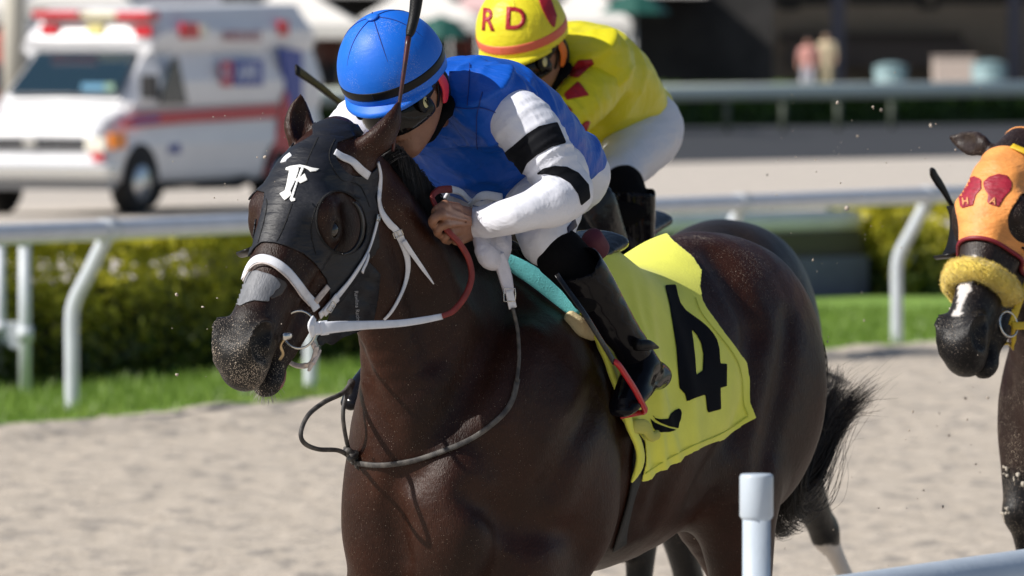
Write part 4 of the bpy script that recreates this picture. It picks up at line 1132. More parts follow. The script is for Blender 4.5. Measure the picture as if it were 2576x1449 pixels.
m_skin = mat('tan_skin', (.26, .125, .075), .5, var=.12, vscale=35, bump=.35, bscale=220, bdist=.0015, subsurf=.08)
m_whitecloth = satin('white_stretch_cloth', (.72, .73, .80), .55, .1)
m_blackband = mat('black_band_cloth', (.005, .0055, .008), .7, spec=.15, bump=.2, bscale=80, bdist=.002)
m_boot = mat('black_patent_boot', (.004, .004, .006), .16, bump=.16, bscale=14, bdist=.010, spec=.16)
m_suede = mat('black_gaiter', (.005, .005, .006), .95, spec=.1, bump=.5, bscale=260, bdist=.003)
m_black = mat('black_plastic', (.007, .007, .008), .4, spec=.2)
m_lens = mat('goggle_lens', (.005, .0045, .005), .12, spec=.3)
m_red = mat('red_enamel', (.42, .012, .018), .3)

def puff(X, P):
    # stretch rings: the sleeve swells between the bands and bunches at the elbow
    d = unit(P[3] - P[0]); t = (X - P[0]) @ d / np.linalg.norm(P[3] - P[0])
    return -(.0022 * np.cos((t - .42) * 2 * math.pi / .42) ** 2 * np.exp(-((t - .5) / .5) ** 2) + .0032 * np.exp(4 * (np.cos(t * 52 + 2.0 * sinnoise(X, 14, 3)) - 1)) * (.35 + np.exp(-((t - .8) / .3) ** 2)))

def silk_folds(P):
    # pulled folds: sharp ridges fanning from the shoulder and the waist
    def ridge(d, sc, seed, sharp=3.0):
        d = unit(d); t = P @ d * sc + 1.1 * sinnoise(P, 9, seed); return np.exp(sharp * (np.cos(t) - 1))
    m1 = np.clip(sinnoise(P, 8, 31) + .4, 0, 1); m2 = np.clip(sinnoise(P, 9, 37) + .3, 0, 1); m3 = np.clip(sinnoise(P, 7, 41) + .2, 0, 1)
    return -(.013 * ridge([.25, .3, 1], 62, 3, 4) * m1 + .012 * ridge([1, .5, .35], 70, 5, 4) * m2 + .013 * ridge([.8, -.2, 1], 58, 9, 4) * m3 + .007 * ridge([.2, 1, .6], 110, 19, 3) * m2) + .005 * sinnoise(P, 22, 12)

def rider(fr, tr, cfg):
    """fr: frame whose pixels lay the pose out; tr: shift in local metres into the rider's own frame"""
    root = empty('person', cfg['O'], fr.rz, cfg['label'], 'person', 'riders'); J = lambda *p: FR1.at(*p)
    def put(name, V, F, m, par=root, **k): return mesh_np(name, V, F, m, par, **k)
    mir = lambda p: np.array([p[0], -p[1], p[2]])
    Hc = J(*cfg.get('head', (985, 167, 0))); pt = R(cfg.get('pitch', 32)); roll = R(cfg.get('roll', 0)); yaw = R(cfg.get('yaw', 0))
    f_ = np.array([math.cos(pt), 0, -math.sin(pt)]); u_ = np.array([math.sin(pt), 0, math.cos(pt)]); w_ = np.array([0, 1.0, 0])
    Rz = np.array([[math.cos(yaw), -math.sin(yaw), 0], [math.sin(yaw), math.cos(yaw), 0], [0, 0, 1]]); f_, u_, w_ = Rz @ f_, Rz @ u_, Rz @ w_
    u2 = u_ * math.cos(roll) + w_ * math.sin(roll); w2 = w_ * math.cos(roll) - u_ * math.sin(roll)
    D = lambda a, b, c: Hc + f_ * a + w2 * b + u2 * c
    AX = [f_, w2, u2]
    # arms
    zs = cfg.get('zs', 0.0); root.location.z = zs
    sh = J(1278, 288, .165); up1 = J(1318, 318, .215); up2 = J(1372, 392, .27); el = J(1428, 484, .315); fo1 = J(1392, 508, .31); fo2 = J(1300, 540, .26); wr = J(1205, 562, .15)
    arm = [sh, up1, up2, el]; fore = [el, fo1, fo2, wr]
    hipc = J(1372, 447, .115)
    if cfg.get('pose'):
        q_ = cfg['pose'](locals()); sh, up1, up2, el, fo1, fo2, wr, kn2, ank2, hipc = q_; arm = [sh, up1, up2, el]; fore = [el, fo1, fo2, wr]
    else: kn2 = ank2 = None
    # body: one surface, slightly inside the clothes
    h = cfg.get('h', .007)
    hip = J(1365, 440, .0); kn = J(1372, 606, .215); ank = J(1594, 886, .33); heel = J(1655, 938, .325); toe = J(1560, 1028, .36)
    if kn2 is not None:
        kn0, an0 = kn, ank; J0 = J
        def JL(*p):
            x = J0(*p); t = min(1.0, max(0.0, (kn0[2] - x[2]) / (kn0[2] - an0[2]))); return x + (kn2 - kn0) * (1 - t) + (ank2 - an0) * t
        kn, ank, heel, toe = JL(1372, 606, .215), JL(1594, 886, .33), JL(1655, 938, .325), JL(1560, 1028, .36)
    else: JL = J
    tors = [J(1150, 250, 0), J(1205, 296, 0), J(1285, 358, 0), J(1340, 405, 0), J(1370, 432, 0)]
    f = Field(np.array([-.75, -.5, .70]), np.array([.58, .52, 2.22]), h)
    f.chain(tors, [.10, .155, .15, .13, .14], [.075, .105, .105, .10, .10], k=.04)
    for q in (lambda p: p, mir):
        f.chain([q(p) for p in arm], [.05, .048, .042, .036], k=.04); f.chain([q(p) for p in fore], [.036, .036, .032, .023], k=.02)
        hp = q(hipc); f.chain([hp, (hp + q(kn)) / 2, q(kn)], [.075, .06, .04], k=.05)
        f.chain([q(kn), (q(kn) * .55 + q(ank) * .45) , q(ank)], [.038, .034, .026], k=.02); f.chain([q(ank), q(heel) * .7 + q(toe) * .3], [.022, .02], k=.02); f.chain([q(heel) * .8 + q(toe) * .2, q(toe) * .75 + q(heel) * .25], [.02, .02], [.02, .016], k=.02)
    f.chain([J(1160, 262, 0), D(-.05, 0, -.12), D(-.02, 0, -.06)], [.062, .056, .06], k=.04)
    Vb, Fb = f.mesh(); Vb = smooth_mesh(Vb, Fb, 2)
    # head
    f = Field(Hc - .24, Hc + .24, .0035 if h < .008 else .006)
    f.chain([D(-.05, 0, -.12), D(-.02, 0, -.05)], [.055, .06], k=.02)
    f.ell(D(-.005, 0, -.005), [.095, .075, .095], AX, k=.02)
    f.ell(D(.02, 0, -.08), [.075, .064, .085], AX, k=.04)
    f.chain([D(-.03, .053, -.10), D(.025, .043, -.148), D(.068, .018, -.172), D(.068, -.018, -.172), D(.025, -.043, -.148), D(-.03, -.053, -.10)], [.02, .019, .02, .02, .019, .02], k=.05)
    f.ell(D(.078, 0, -.168), [.02, .024, .018], AX, k=.03)
    f.ell(D(.07, 0, -.125), [.026, .034, .03], AX, k=.04)
    for sg in (-1, 1): f.ell(D(.058, sg * .042, -.088), [.026, .022, .02], AX, k=.03)
    f.chain([D(.085, 0, -.05), D(.100, 0, -.08), D(.112, 0, -.103)], [.008, .010, .013], k=.02)
    for sg in (-1, 1): f.ell(D(.100, sg * .013, -.107), [.010, .009, .008], AX, k=.012)
    for sg in (-1, 1): f.ell(D(.108, sg * .007, -.116), [.004, .004, .005], AX, k=.004, op='sub')
    f.chain([D(.086, .026, -.133), D(.099, .010, -.129), D(.1, 0, -.130), D(.099, -.010, -.129), D(.086, -.026, -.133)], [.003, .006, .006, .006, .003], k=.008)
    f.chain([D(.084, .022, -.140), D(.096, .0, -.144), D(.084, -.022, -.140)], [.003, .0075, .003], k=.008)
    f.chain([D(.088, .028, -.137), D(.103, 0, -.1365), D(.088, -.028, -.137)], [.0025, .0025, .0025], k=.004, op='sub')
    for sg in (-1, 1):
        f.ell(D(-.015, sg * .076, -.075), [.02, .008, .033], AX, k=.008); f.ell(D(-.012, sg * .086, -.072), [.011, .006, .02], AX, k=.005, op='sub')
    Vh_, Fh_ = f.mesh()
    # near hand: palm, four curled fingers, thumb (finer grid, same mesh)
    parts = [(Vb, Fb), (Vh_, Fh_)]
    for q, on_ in ((lambda p: p, True), (mir, cfg.get('far_hand', True))):
        if not on_: continue
        W0 = J(1212, 562, .128); 
        f = Field(np.minimum(q(W0), q(J(1100, 560, .1))) - .11, np.maximum(q(W0), q(J(1100, 560, .1))) + .11, .0027 if h < .008 else .006)
        Z = lambda *p: q(J(*p))
        f.chain([Z(1225, 562, .13), Z(1200, 560, .13)], [.022, .026], [.027, .031], A=(0, 1, 0), k=.01)
        f.chain([Z(1200, 562, .13), Z(1165, 560, .135), Z(1140, 548, .135)], [.017, .018, .016], [.034, .038, .034], A=(.25, 1, 0), k=.012)
        fing = [([(1150, 522, .14), (1118, 518, .150), (1096, 532, .142), (1098, 552, .118)], .0105), ([(1148, 540, .146), (1108, 540, .155), (1088, 556, .142), (1096, 574, .118)], .011),
                ([(1150, 560, .146), (1116, 565, .152), (1100, 582, .138), (1110, 594, .115)], .0103), ([(1156, 578, .14), (1130, 588, .144), (1118, 602, .13), (1128, 608, .112)], .0090)]
        for pts, r in fing: f.chain([Z(*p) for p in pts], [r * 1.08, r, r * .95, r * .8], k=.005)
        f.chain([Z(1190, 585, .125), Z(1166, 600, .135), Z(1148, 606, .135), Z(1150, 590, .120)], [.015, .012, .0105, .009], k=.008)
        for pts, r in fing: f.ell(Z(*pts[1]) + np.array([0, .002, .002]), [r * 1.1] * 3, k=.006)
        for a, b2 in (((1118, 521, .158), (1185, 548, .157)), ((1110, 542, .163), (1185, 556, .160)), ((1118, 565, .160), (1185, 566, .159))): f.chain([Z(*a), Z(*b2)], [.0035, .002], k=.01)
        Vn, Fn = f.mesh(); parts.append((Vn, Fn))
    VV, FF, n = [], [], 0
    for v, q in parts: VV.append(v); FF.append(q + n); n += len(v)
    put('body', np.concatenate(VV), np.concatenate(FF), m_skin)
    # hair and collar behind the helmet
    f = Field(Hc - .24, Hc + .24, .006)
    f.chain([D(-.075, .055, -.095), D(-.085, .0, -.10), D(-.075, -.055, -.095)], [.026, .034, .026], [.05, .055, .05], A=tuple(f_), k=.02)
    f.displace(lambda P: sinnoise(P, 160, 3) * .003); put('hair', *f.mesh(), mat('dark_hair', (.010, .008, .008), .5, bump=1.0, bscale=300, bdist=.006))
    f = Field(J(1150, 290, 0) - .22, J(1150, 290, 0) + .22, .006)
    f.chain([D(-.03, .068, -.155), D(-.07, .065, -.14), D(-.11, 0, -.12), D(-.07, -.065, -.14), D(-.03, -.068, -.155), D(.0, -.03, -.195), D(.0, .03, -.195), D(-.03, .068, -.155)], [.010] * 8, [.020] * 8, A=(0, 0, 1), k=.02)
    f.displace(lambda P: sinnoise(P, 60, 5) * .003); put('collar', *f.mesh(), m_suede)
    # jacket torso
    f = Field(np.array([-.65, -.40, 1.35]), np.array([.45, .42, 2.2]), h)
    f.chain([J(1128, 245, 0), J(1165, 270, 0), J(1215, 292, 0), J(1278, 352, 0), J(1340, 402, 0), J(1378, 425, 0)], [.10, .145, .178, .178, .158, .15], [.075, .108, .136, .132, .118, .108], k=.04)
    f.chain([J(1190, 330, 0), J(1200, 400, 0), J(1240, 440, 0)], [.16, .15, .13], [.09, .09, .07], k=.06)
    for q in (lambda p: p, mir):
        f.ell(q(J(1270, 278, .15)), [.085, .06, .08], k=.05); f.ell(q(J(1215, 262, .10)), [.08, .07, .075], k=.06)
    wav = cfg.get('wav', 1.0)
    f.displace(lambda P: wav * silk_folds(P))
    f.chain([J(1100, 150, .0) + np.array([.06, 0, .0]), D(-.03, 0, -.10)], [.05, .062], k=.02, op='sub')
    Vj, Fj = f.mesh(); put('silks', Vj, Fj, cfg['m_torso']); SJ = Surf(fr, Vj, Fj)
    # seams of the yoke
    for pts in cfg.get('seams', ()): strap('seam', SJ, pts, .0022, cfg['m_seam'], root, off=.0025, thick=.0016, sm=14)
    # sleeves: white upper part, black bands, forearm and cuff
    def sleeve(q, vis):
        hh = h * .8
        def make(pts, ra, nm, m, seed, disp=.0024, k=.02):
            P = np.array([q(p) for p in pts]); f = Field(P.min(0) - .12, P.max(0) + .12, hh); f.chain(P, ra, k=k, sm=5)
            f.displace(lambda X: disp * sinnoise(X * np.array([1, 1, .7]), 60, seed) + disp * .5 * sinnoise(X, 130, seed + 1) + puff(X, P)); return f
        f = make([sh + (up1 - sh) * .1, up1, up2, up2 + (el - up2) * .6, el, fo1], [.066, .071, .063, .055, .052, .050], 's', None, 7)
        f.chain([q(el), q(fo1), q(fo2), q(wr) + (q(fo2) - q(wr)) * .18], [.052, .049, .042, .038], k=.03)
        V, F = f.mesh(); o = put('sleeve', V, F, cfg['m_sleeve']); 
        return V, F
    for q, vis in ((lambda p: p, 1), (mir, 0)):
        V, F = sleeve(q, vis)
        if vis: VS, FS = V, F
        P = [q(wr) + (q(fo2) - q(wr)) * .22, q(wr) + (q(fo2) - q(wr)) * .08, q(wr) + (q(fo2) - q(wr)) * -.03]
        f = Field(np.array(P).min(0) - .07, np.array(P).max(0) + .07, .0035); f.chain(P, [.037, .0345, .037], k=.01)
        f.displace(lambda X: .0022 * sinnoise(X, 170, 2)); f.chain([P[2] * 1.0, P[2] - (P[0] - P[2]) * .7], [.029, .031], k=.003, op='sub')
        put('cuff', *f.mesh(), m_whitecloth)
    SS = Surf(fr, VS, FS); SSJ = SS
    NS = vnormals(VS, FS); pS = fr.proj(VS)
    def bandf(poly, nm='arm_band'):
        V, F = clip(VS + NS * .0022, FS, poly_sd(pS, poly)); F = largest(F, len(V)); u_i = np.unique(F); mp_ = np.full(len(V), -1); mp_[u_i] = np.arange(len(u_i)); V, F = V[u_i], mp_[F]; N = vnormals(V, F); put(nm, *shell(V, F, N, .002), m_blackband)
    if cfg.get('bands'):
        for poly in cfg['bands']: bandf(poly)
    # breeches
    f = Field(np.array([-.75, -.48, 1.15]), np.array([.45, .48, 2.05]), h)
    f.chain([J(1350, 412, 0), J(1380, 440, 0)], [.148, .152], [.105, .11], k=.03)
    for q in (lambda p: p, mir):
        hp = q(hipc); kk = q(kn)
        f.chain([hp, hp * .55 + kk * .45, kk], [.10, .084, .060], [.105, .088, .060], k=.06)
    f.displace(lambda P: .0035 * sinnoise(P * np.array([1, 1, .5]), 50, 9) + .002 * sinnoise(P * np.array([.5, 1, 1]), 120, 4))
    Vp, Fp = f.mesh(); put('breeches', Vp, Fp, m_whitecloth); SP = Surf(fr, Vp, Fp)
    # gaiter and boots
    for q in (lambda p: p, mir):
        a, c = q(JL(1412, 640, .25)), q(JL(1452, 686, .28)); P = np.array([a, c])
        f = Field(P.min(0) - .12, P.max(0) + .12, .005); f.chain([a, c, q(JL(1480, 735, .31))], [.058, .052, .046], [.062, .056, .046], A=(0, 1, 0), k=.02)
        f.displace(lambda X: .002 * sinnoise(X, 90, 4)); put('gaiter', *f.mesh(), m_suede)
        B = [q(JL(*p)) for p in ((1462, 676, .312), (1500, 735, .318), (1545, 810, .326), (1580, 862, .332), (1600, 900, .332))]
        f = Field(np.min(B, 0) - .14, np.max(B, 0) + .14, .004)
        f.chain(B, [.053, .049, .044, .040, .041], [.056, .052, .046, .042, .044], k=.01)
        f.displace(lambda X: .0016 * sinnoise(X * np.array([.6, .6, 1.6]), 80, 3))
        f.chain([B[0] + (B[0] - B[1]) * .55, B[0] + (B[1] - B[0]) * .2], [.052, .046], k=.004, op='sub'); o = put('boot_shaft', *f.mesh(), m_boot)
        A_ = [q(JL(*p)) for p in ((1604, 898, .333), (1620, 925, .33), (1655, 946, .328))]
        tt = [q(JL(*p)) for p in ((1650, 950, .328), (1615, 975, .345), (1580, 1010, .357), (1562, 1034, .362))]
        f = Field(np.min(A_ + tt, 0) - .09, np.max(A_ + tt, 0) + .09, .0035)
        f.chain(A_, [.040, .038, .030], k=.02); f.chain([q(JL(1612, 925, .335)), q(JL(1595, 965, .35)), q(JL(1572, 1015, .36))], [.040, .040, .034], [.040, .034, .024], A=(0, 1, 0), k=.025)
        f.chain(tt, [.030, .034, .036, .028], [.022, .018, .017, .014], A=(0, 1, 0), k=.02)
        f.displace(lambda X: .0020 * sinnoise(X, 75, 8)); put('boot_foot', *f.mesh(), m_boot)
    if cfg.get('spur', True): put('spur', *tube([J(1600, 868, .375), J(1630, 868, .385), J(1655, 874, .38)], np.array([.014, .013, .003]), 8, 4), m_black)
    # helmet cover: dome, skirt, peak, band, seams and button
    rc = np.array([.124, .118, .129])
    f = Field(Hc - .22, Hc + .22, .0038 if h < .008 else .006)
    f.ell(D(0, 0, 0), rc, AX, k=.01)
    f.chain([D(0, 0, -.005), D(0, 0, -.025)], [.1165, .115], [.1225, .1205], A=tuple(w2), k=.02)
    g = f.sub(Hc - .3, Hc + .3); sl, ax = g
    C3 = (ax[0][:, None, None] - Hc[0]) * u2[0] + (ax[1][None, :, None] - Hc[1]) * u2[1] + (ax[2][None, None, :] - Hc[2]) * u2[2]
    F3 = (ax[0][:, None, None] - Hc[0]) * f_[0] + (ax[1][None, :, None] - Hc[1]) * f_[1] + (ax[2][None, None, :] - Hc[2]) * f_[2]
    cutp = -(C3 + .034 + .12 * np.maximum(-F3, 0))
    f.g[sl] = np.maximum(f.g[sl], cutp)
    f.ell(D(.0, 0, -.045), [.114, .105, .10], AX, k=.005, op='sub')
    V, F = f.mesh(); hm = put('helmet_cover', V, F, cfg['m_cap'])
    SCp = Surf(fr, V, F)
    # peak
    rows = []
    for t in np.linspace(-1.15, 1.15, 25):
        ct, s_ = math.cos(t), math.sin(t); ext = .030 * math.cos(t / 1.15 * math.pi / 2) ** .6
        rows.append([D((.118) * ct, (.111) * s_, -.018), D((.125) * ct, (.118) * s_, -.026), D((.128 + ext * .5) * ct, (.119 + ext * .2) * s_, -.032), D((.128 + ext * .8) * ct, (.119 + ext * .3) * s_, -.040)])
    Vq = np.array([p for r_ in rows for p in r_]); n = len(rows); Fq = np.array([(4 * i + k, 4 * i + k + 1, 4 * i + 5 + k, 4 * i + 4 + k) for i in range(n - 1) for k in range(3)])
    Fq = tri(Fq); Nq = vnormals(Vq, Fq)
    if (Nq @ u2).mean() < 0: Fq = Fq[:, ::-1]; Nq = -Nq
    put('peak', *shell(Vq, Fq, Nq, .006), cfg['m_cap'], hm)
    # band round the cap
    tt = np.linspace(0, 2 * math.pi, 49); P = np.array([D(.1268 * math.cos(t), .1208 * math.sin(t), -.002) for t in tt]); Nn = np.array([f_ * math.cos(t) + w2 * math.sin(t) for t in tt])
    V, F = sweep(P, Nn, cfg.get('band_w', .022), .004, 8, .5, capped=False); put('cap_band', V, F, cfg['m_band'], hm)
    for k in range(3):
        a0 = k * math.pi / 3 + .5; pts = []
        for t in np.linspace(0.12, math.pi - .12, 28):
            if True: pts.append(D(.1252 * math.cos(t) * math.cos(a0), .1192 * math.cos(t) * math.sin(a0), .1300 * math.sin(t)))
        put('cap_seam', *tube(pts, .0011, 6), cfg['m_capseam'], hm)
    f = Field(D(0, 0, .134) - .04, D(0, 0, .134) + .04, .0025); f.ell(D(.002, 0, .132), [.015, .015, .005], AX, k=.005); put('cap_button', *f.mesh(), cfg['m_cap'], hm)
    # goggles: frame, lens, strap, side disc
    def arc(rf, rw, c, t0, t1, n=20): return [D(rf * math.cos(t), rw * math.sin(t), c) for t in np.linspace(t0, t1, n)]
    f = Field(Hc - .2, Hc + .2, .004 if h < .008 else .006)
    f.chain([p - u2 * (.020 * math.cos(t)) for p, t in zip(arc(.110, .081, -.066, -1.15, 1.15), np.linspace(-1.15, 1.15, 20))], [.015] * 20, [.033] * 20, A=tuple(f_), k=.01, sm=1)
    put('goggles', *f.mesh(), m_lens)
    for sg in (1, -1):
        st_ = [D(.055, sg * .077, -.066), D(.01, sg * .093, -.045), D(-.05, sg * .095, -.02), D(-.10, sg * .07, .0)]
        P = catmull(st_, 6); V, F = sweep(P, np.tile(w2 * sg, (len(P), 1)), .030, .004, 8, .5); put('goggle_strap', V, F, m_black)
        st_ = [D(.00, sg * .098, -.02), D(-.012, sg * .092, -.06), D(.0, sg * .078, -.11), D(.04, sg * .045, -.165), D(.07, 0, -.19)]
        P = catmull(st_, 6); V, F = sweep(P, np.tile(w2 * sg, (len(P), 1)), .012, .003, 8, .5); put('chin_strap', V, F, m_black)
        c = D(.064, sg * .080, -.064); f = Field(c - .05, c + .05, .003); f.ell(c, [.024, .008, .026], AX, k=.01); put('goggle_hub', *f.mesh(), m_black)
        c = D(.066, sg * .0875, -.064); f = Field(c - .03, c + .03, .002); f.ell(c, [.013, .003, .014], AX, k=.005); V, F = f.mesh(); put('goggle_disc', V, F, mat('cream_disc', (.55, .50, .25), .4))
        f = Field(D(-.03, sg * .09, -.09) - .1, D(-.03, sg * .09, -.09) + .1, .004)
        f.chain([D(-.018, sg * .096, -.045), D(-.030, sg * .094, -.085), D(-.022, sg * .085, -.118)], [.005, .005, .004], [.014, .018, .012], A=tuple(w2), k=.01)
        put('ear_pad', *f.mesh(), cfg['m_pad'])
    return dict(root=root, SJ=SJ, SS=SS, SP=SP, SC=SCp, D=D, J=J, sh=sh, Hc=Hc, put=put)

m_blue = satin('blue_silks', (.002, .085, .48), .46, .0)
m_bluecap = satin('blue_cap_satin', (.004, .135, .66), .5, .1, grain=True)
m_bluedk = mat('blue_seam', (.006, .03, .22), .6)
z3b = lambda x, y: ((950 + x / 2.0694) * .8587, (y / 2.07) * .8587)
bands = [[z3b(1100, 930), z3b(1150, 880), z3b(1230, 810), z3b(1300, 765), z3b(1395, 748), z3b(1450, 870), z3b(1380, 890), z3b(1290, 940), z3b(1230, 990), z3b(1200, 1055), z3b(1150, 1010), z3b(1105, 940)],
         [z3b(1280, 1060), z3b(1330, 1020), z3b(1400, 1005), z3b(1470, 1012), z3b(1540, 1050), z3b(1600, 1120), z3b(1610, 1200), z3b(1555, 1245), z3b(1540, 1180), z3b(1490, 1110), z3b(1420, 1070), z3b(1340, 1055)]]
bands[0][0] = z3b(1085, 935); bands[0][4] = z3b(1410, 742); bands[0][5] = z3b(1465, 868); bands[0][9] = z3b(1190, 1075); bands[0][10] = z3b(1120, 1010); bands[0][11] = z3b(1085, 950)
r1 = rider(FR1, 0, dict(O=FR1.O, label='person in blue silks and blue cap crouching on the front bay horse', m_torso=m_blue, m_sleeve=m_whitecloth, m_cap=m_bluecap, m_band=m_black,
    m_capseam=m_bluedk, m_seam=m_bluedk, m_pad=mat('pink_strap', (.70, .03, .06), .5), bands=bands, h=.0065, yaw=9, roll=-7,
    seams=[[z3b(880, 390), z3b(880, 500), z3b(870, 640)], [z3b(790, 650), z3b(870, 655), z3b(940, 650), z3b(1010, 670), z3b(1050, 690)], [z3b(960, 560), z3b(930, 680), z3b(925, 800), z3b(930, 900)]]))
text_decal('lettering', r1['SC'], ' ', (1057, 267), 0, 10, m_black, r1['root'], off=.001) if False else None
D1 = r1['D']
Pv = [D1(.071, .0915, -.056), D1(.067, .0920, -.073), D1(.061, .0915, -.056)]
mesh_np('lettering', *tube(Pv, .0016, 6), m_black, r1['root'])
# printing on the cuff
VS_ = r1['SS']
bm_ = [o for o in r1['root'].children if o.name.startswith('cuff')][0]
Vcf = np.array([v.co[:] for v in bm_.data.vertices]); Fcf = np.array([[i for i in p.vertices] for p in bm_.data.polygons if len(p.vertices) == 4])
text_decal('lettering', Surf(FR1, Vcf, Fcf), "Jockeys' Guild", (1236, 520), 80, 17, mat('black_print', (.015, .015, .018), .6), r1['root'], off=.0015, sx=1.1, bold=.4)
# dark side panel of the breeches
add_decal('side_stripe', r1['SP'], [z3b(1500, 1290), z3b(1518, 1330), z3b(1530, 1370), z3b(1500, 1400), z3b(1505, 1449), z3b(1530, 1500), z3b(1470, 1510), z3b(1480, 1440), z3b(1470, 1380), z3b(1500, 1345)], mat('navy_piping', (.015, .014, .04), .6), r1['root'], step=4, off=.002)
# whip
def whip(label, pts, rads, m_h, m_s, flap=None, fr=FR1, group='whips'):
    P = np.array([fr.at(*p) for p in pts]); root = empty('whip', FR1.O, fr.rz, label, 'whip', group)
    n = len(P) // 2
    V, F = tube(P[:n + 1], rads[:n + 1], 10, 4); mesh_np('handle', V, F, m_h, root)
    V, F = tube(P[n:], rads[n:], 10, 4); mesh_np('shaft', V, F, m_s, root); return root
m_grip = mat('black_grip', (.006, .006, .007), .5, bump=.4, bscale=300, bdist=.002, spec=.25)
e_wh = whip('black handled whip with dark red shaft held upright before the blue cap', [(1053, -60, .13), (1048, -5, .13), (1042, 40, .13), (1033, 78, .13), (1028, 92, .13), (1016, 180, .13), (1006, 250, .125), (996, 320, .12), (988, 380, .11)],
     [.014, .0145, .0125, .011, .0068, .005, .0042, .004, .0035], m_grip, mat('dark_red_shaft', (.09, .010, .012), .35, col2=(.03, .01, .01), vscale=40))
# stirrup (hangs from the saddle)
Js = lambda *p: FR1.at(*p)
mesh_np('stirrup', *sweep(catmull([Js(1543, 908, .395), Js(1556, 918, .402), Js(1578, 950, .405), Js(1600, 985, .405), Js(1618, 1020, .395), Js(1622, 1034, .385), Js(1600, 1040, .36), Js(1560, 1048, .33)], 6), np.tile(unit([.2, 1, .2]), (43, 1)), .013, .012, 8, .6), m_red, e_sd)
mesh_np('stirrup_leather', *sweep(catmull([Js(1400, 690, .33), Js(1470, 790, .385), Js(1520, 870, .392), Js(1545, 912, .397)], 6), np.tile(unit([.2, 1, .2]), (19, 1)), .016, .004, 8, .6), m_leather, e_sd)
# ------------------------------------------------------------------ second horse and rider (behind), third horse (right)
u1 = FR1.at(985, 167, 0)
TH2 = R(24.5)
Y2 = 21.05; X2 = (1312 - 1288) / FP * Y2
O2 = np.array([X2, Y2]) - u1[0] * np.array([-math.sin(TH2), -math.cos(TH2)])
FR2 = Frame(O2, TH2)
zs2 = (CAMZ + (98 - 74) / (FP / Y2)) - u1[2]
A2 = FR2.at
import copy
spec2 = copy.copy(spec1)
hk = A2(2092, 1318, .16)
spec2['legs'] = [spec1['legs'][0], spec1['legs'][1],
    ([(-1.08, .12, 1.22), (-.98, .17, 1.02), hk, A2(2168, 1485, .16), A2(2195, 1560, .16)], 'hind'),
    ([(-1.1, -.12, 1.22), (-.9, -.16, .98), (-1.12, -.15, .52), (-1.0, -.15, .16), (-.95, -.15, .06)], 'hind')]
spec2['lo'] = (min(-1.62, hk[0] - .4), -.40, 0.0)
spec2['crisp'] = .42
V2_, F2_ = horse_mesh(FR2, spec2, .011)
N2_ = vnormals(V2_, F2_); a_, n_, w_, inh, dark, st = attr_horse(V2_, N2_, H1, FR2, .3)
sock = (V2_[:, 0] < hk[0] + .25) & (V2_[:, 2] < hk[2] - .04) & (V2_[:, 1] > 0)
dark = np.where((V2_[:, 2] < .95), np.clip((.95 - V2_[:, 2]) / .2, 0, 1), dark)
mcoat2 = coat('near_black_coat', (.020, .014, .012), (.009, .0085, .009), rough=.42)
e2 = empty('racehorse', FR2.O, FR2.rz, 'near black racehorse with white sock half hidden behind the front bay horse', 'horse', 'racehorses')
e2.scale = (.97, .97, .97)
mesh_np('body', V2_, F2_, mcoat2, e2, cols={'dark': dark, 'dust': np.full(len(V2_), .12), 'white': sock.astype(float)})
eyes(H1, e2)
C_, R_ = [], []
g5 = [A2(1990, 700, .0), A2(2030, 830, 0), A2(2040, 890, 0), A2(2090, 945, 0), A2(2140, 965, 0)]
g6 = [A2(1990, 700, .0), A2(2010, 860, 0), A2(2030, 960, 0), A2(2070, 985, 0), A2(2110, 975, 0)]
g7 = [A2(1990, 700, .0), A2(2020, 840, 0), A2(2040, 960, 0), A2(2010, 1100, 0), A2(1960, 1200, 0)]
for g, n, a, b2, lo, cu in ((g5, 160, .04, .04, .6, .02), (g6, 160, .03, .05, .6, .02), (g7, 420, .05, .05, .6, .02)):
    c, r = hairs(None, g, n, a, b2, .0015, seed=len(C_) + 9, curl=cu, lo=lo); C_ += c; R_ += r
strands('tail', C_, R_, m_hair, e2)
C_, R_ = [], []
for i, c in enumerate(crest[::2]):
    for q in range(8):
        C_.append(catmull([c, c + np.array([-.02, .02, .03]), c + np.array([-.05, .05, -.05]) + rs.normal(size=3) * .01], 3)); R_.append(.0016)
strands('mane', C_, R_, m_hair, e2)
S2 = Surf(FR2, V2_, F2_)
e_c2 = empty('number_cloth', FR2.O, FR2.rz, 'purple saddle towel edge showing on the near black horse behind', 'saddle cloth')
sel = (V2_[:, 0] < -.05) & (V2_[:, 0] > -.66) & (V2_[:, 2] > 1.05)
T2 = tri(F2_); keep = sel[T2].all(1); ids = np.unique(T2[keep]); mp = np.full(len(V2_), -1); mp[ids] = np.arange(len(ids))
Vc = smooth_mesh(V2_[ids], mp[T2[keep]], 15); Fc = mp[T2[keep]]; Nc = vnormals(Vc, Fc)
mesh_np('cloth', *shell(Vc + Nc * (.014 + .004 * sinnoise(Vc, 30, 4))[:, None], Fc, Nc, .004), mat('purple_cloth', (.16, .045, .22), .7), e_c2); e_c2.scale = (.97, .97, .97)
e_s2 = empty('race_saddle', FR2.O, FR2.rz, 'small black race saddle under the rider in yellow silks', 'saddle')
cushion('saddle_flap', [A2(*p) for p in ((1480, 470, .26), (1520, 540, .29), (1560, 620, .30))], [.05, .06, .04], [.014, .015, .012], (-.5, .2, 1), m_leather, e_s2, h=.008)
cushion('seat', [(-.05, 0, 1.56), (-.2, 0, 1.53), (-.4, 0, 1.56)], [.08, .11, .10], [.03, .03, .03], (0, 1, 0), m_leather, e_s2, h=.01)

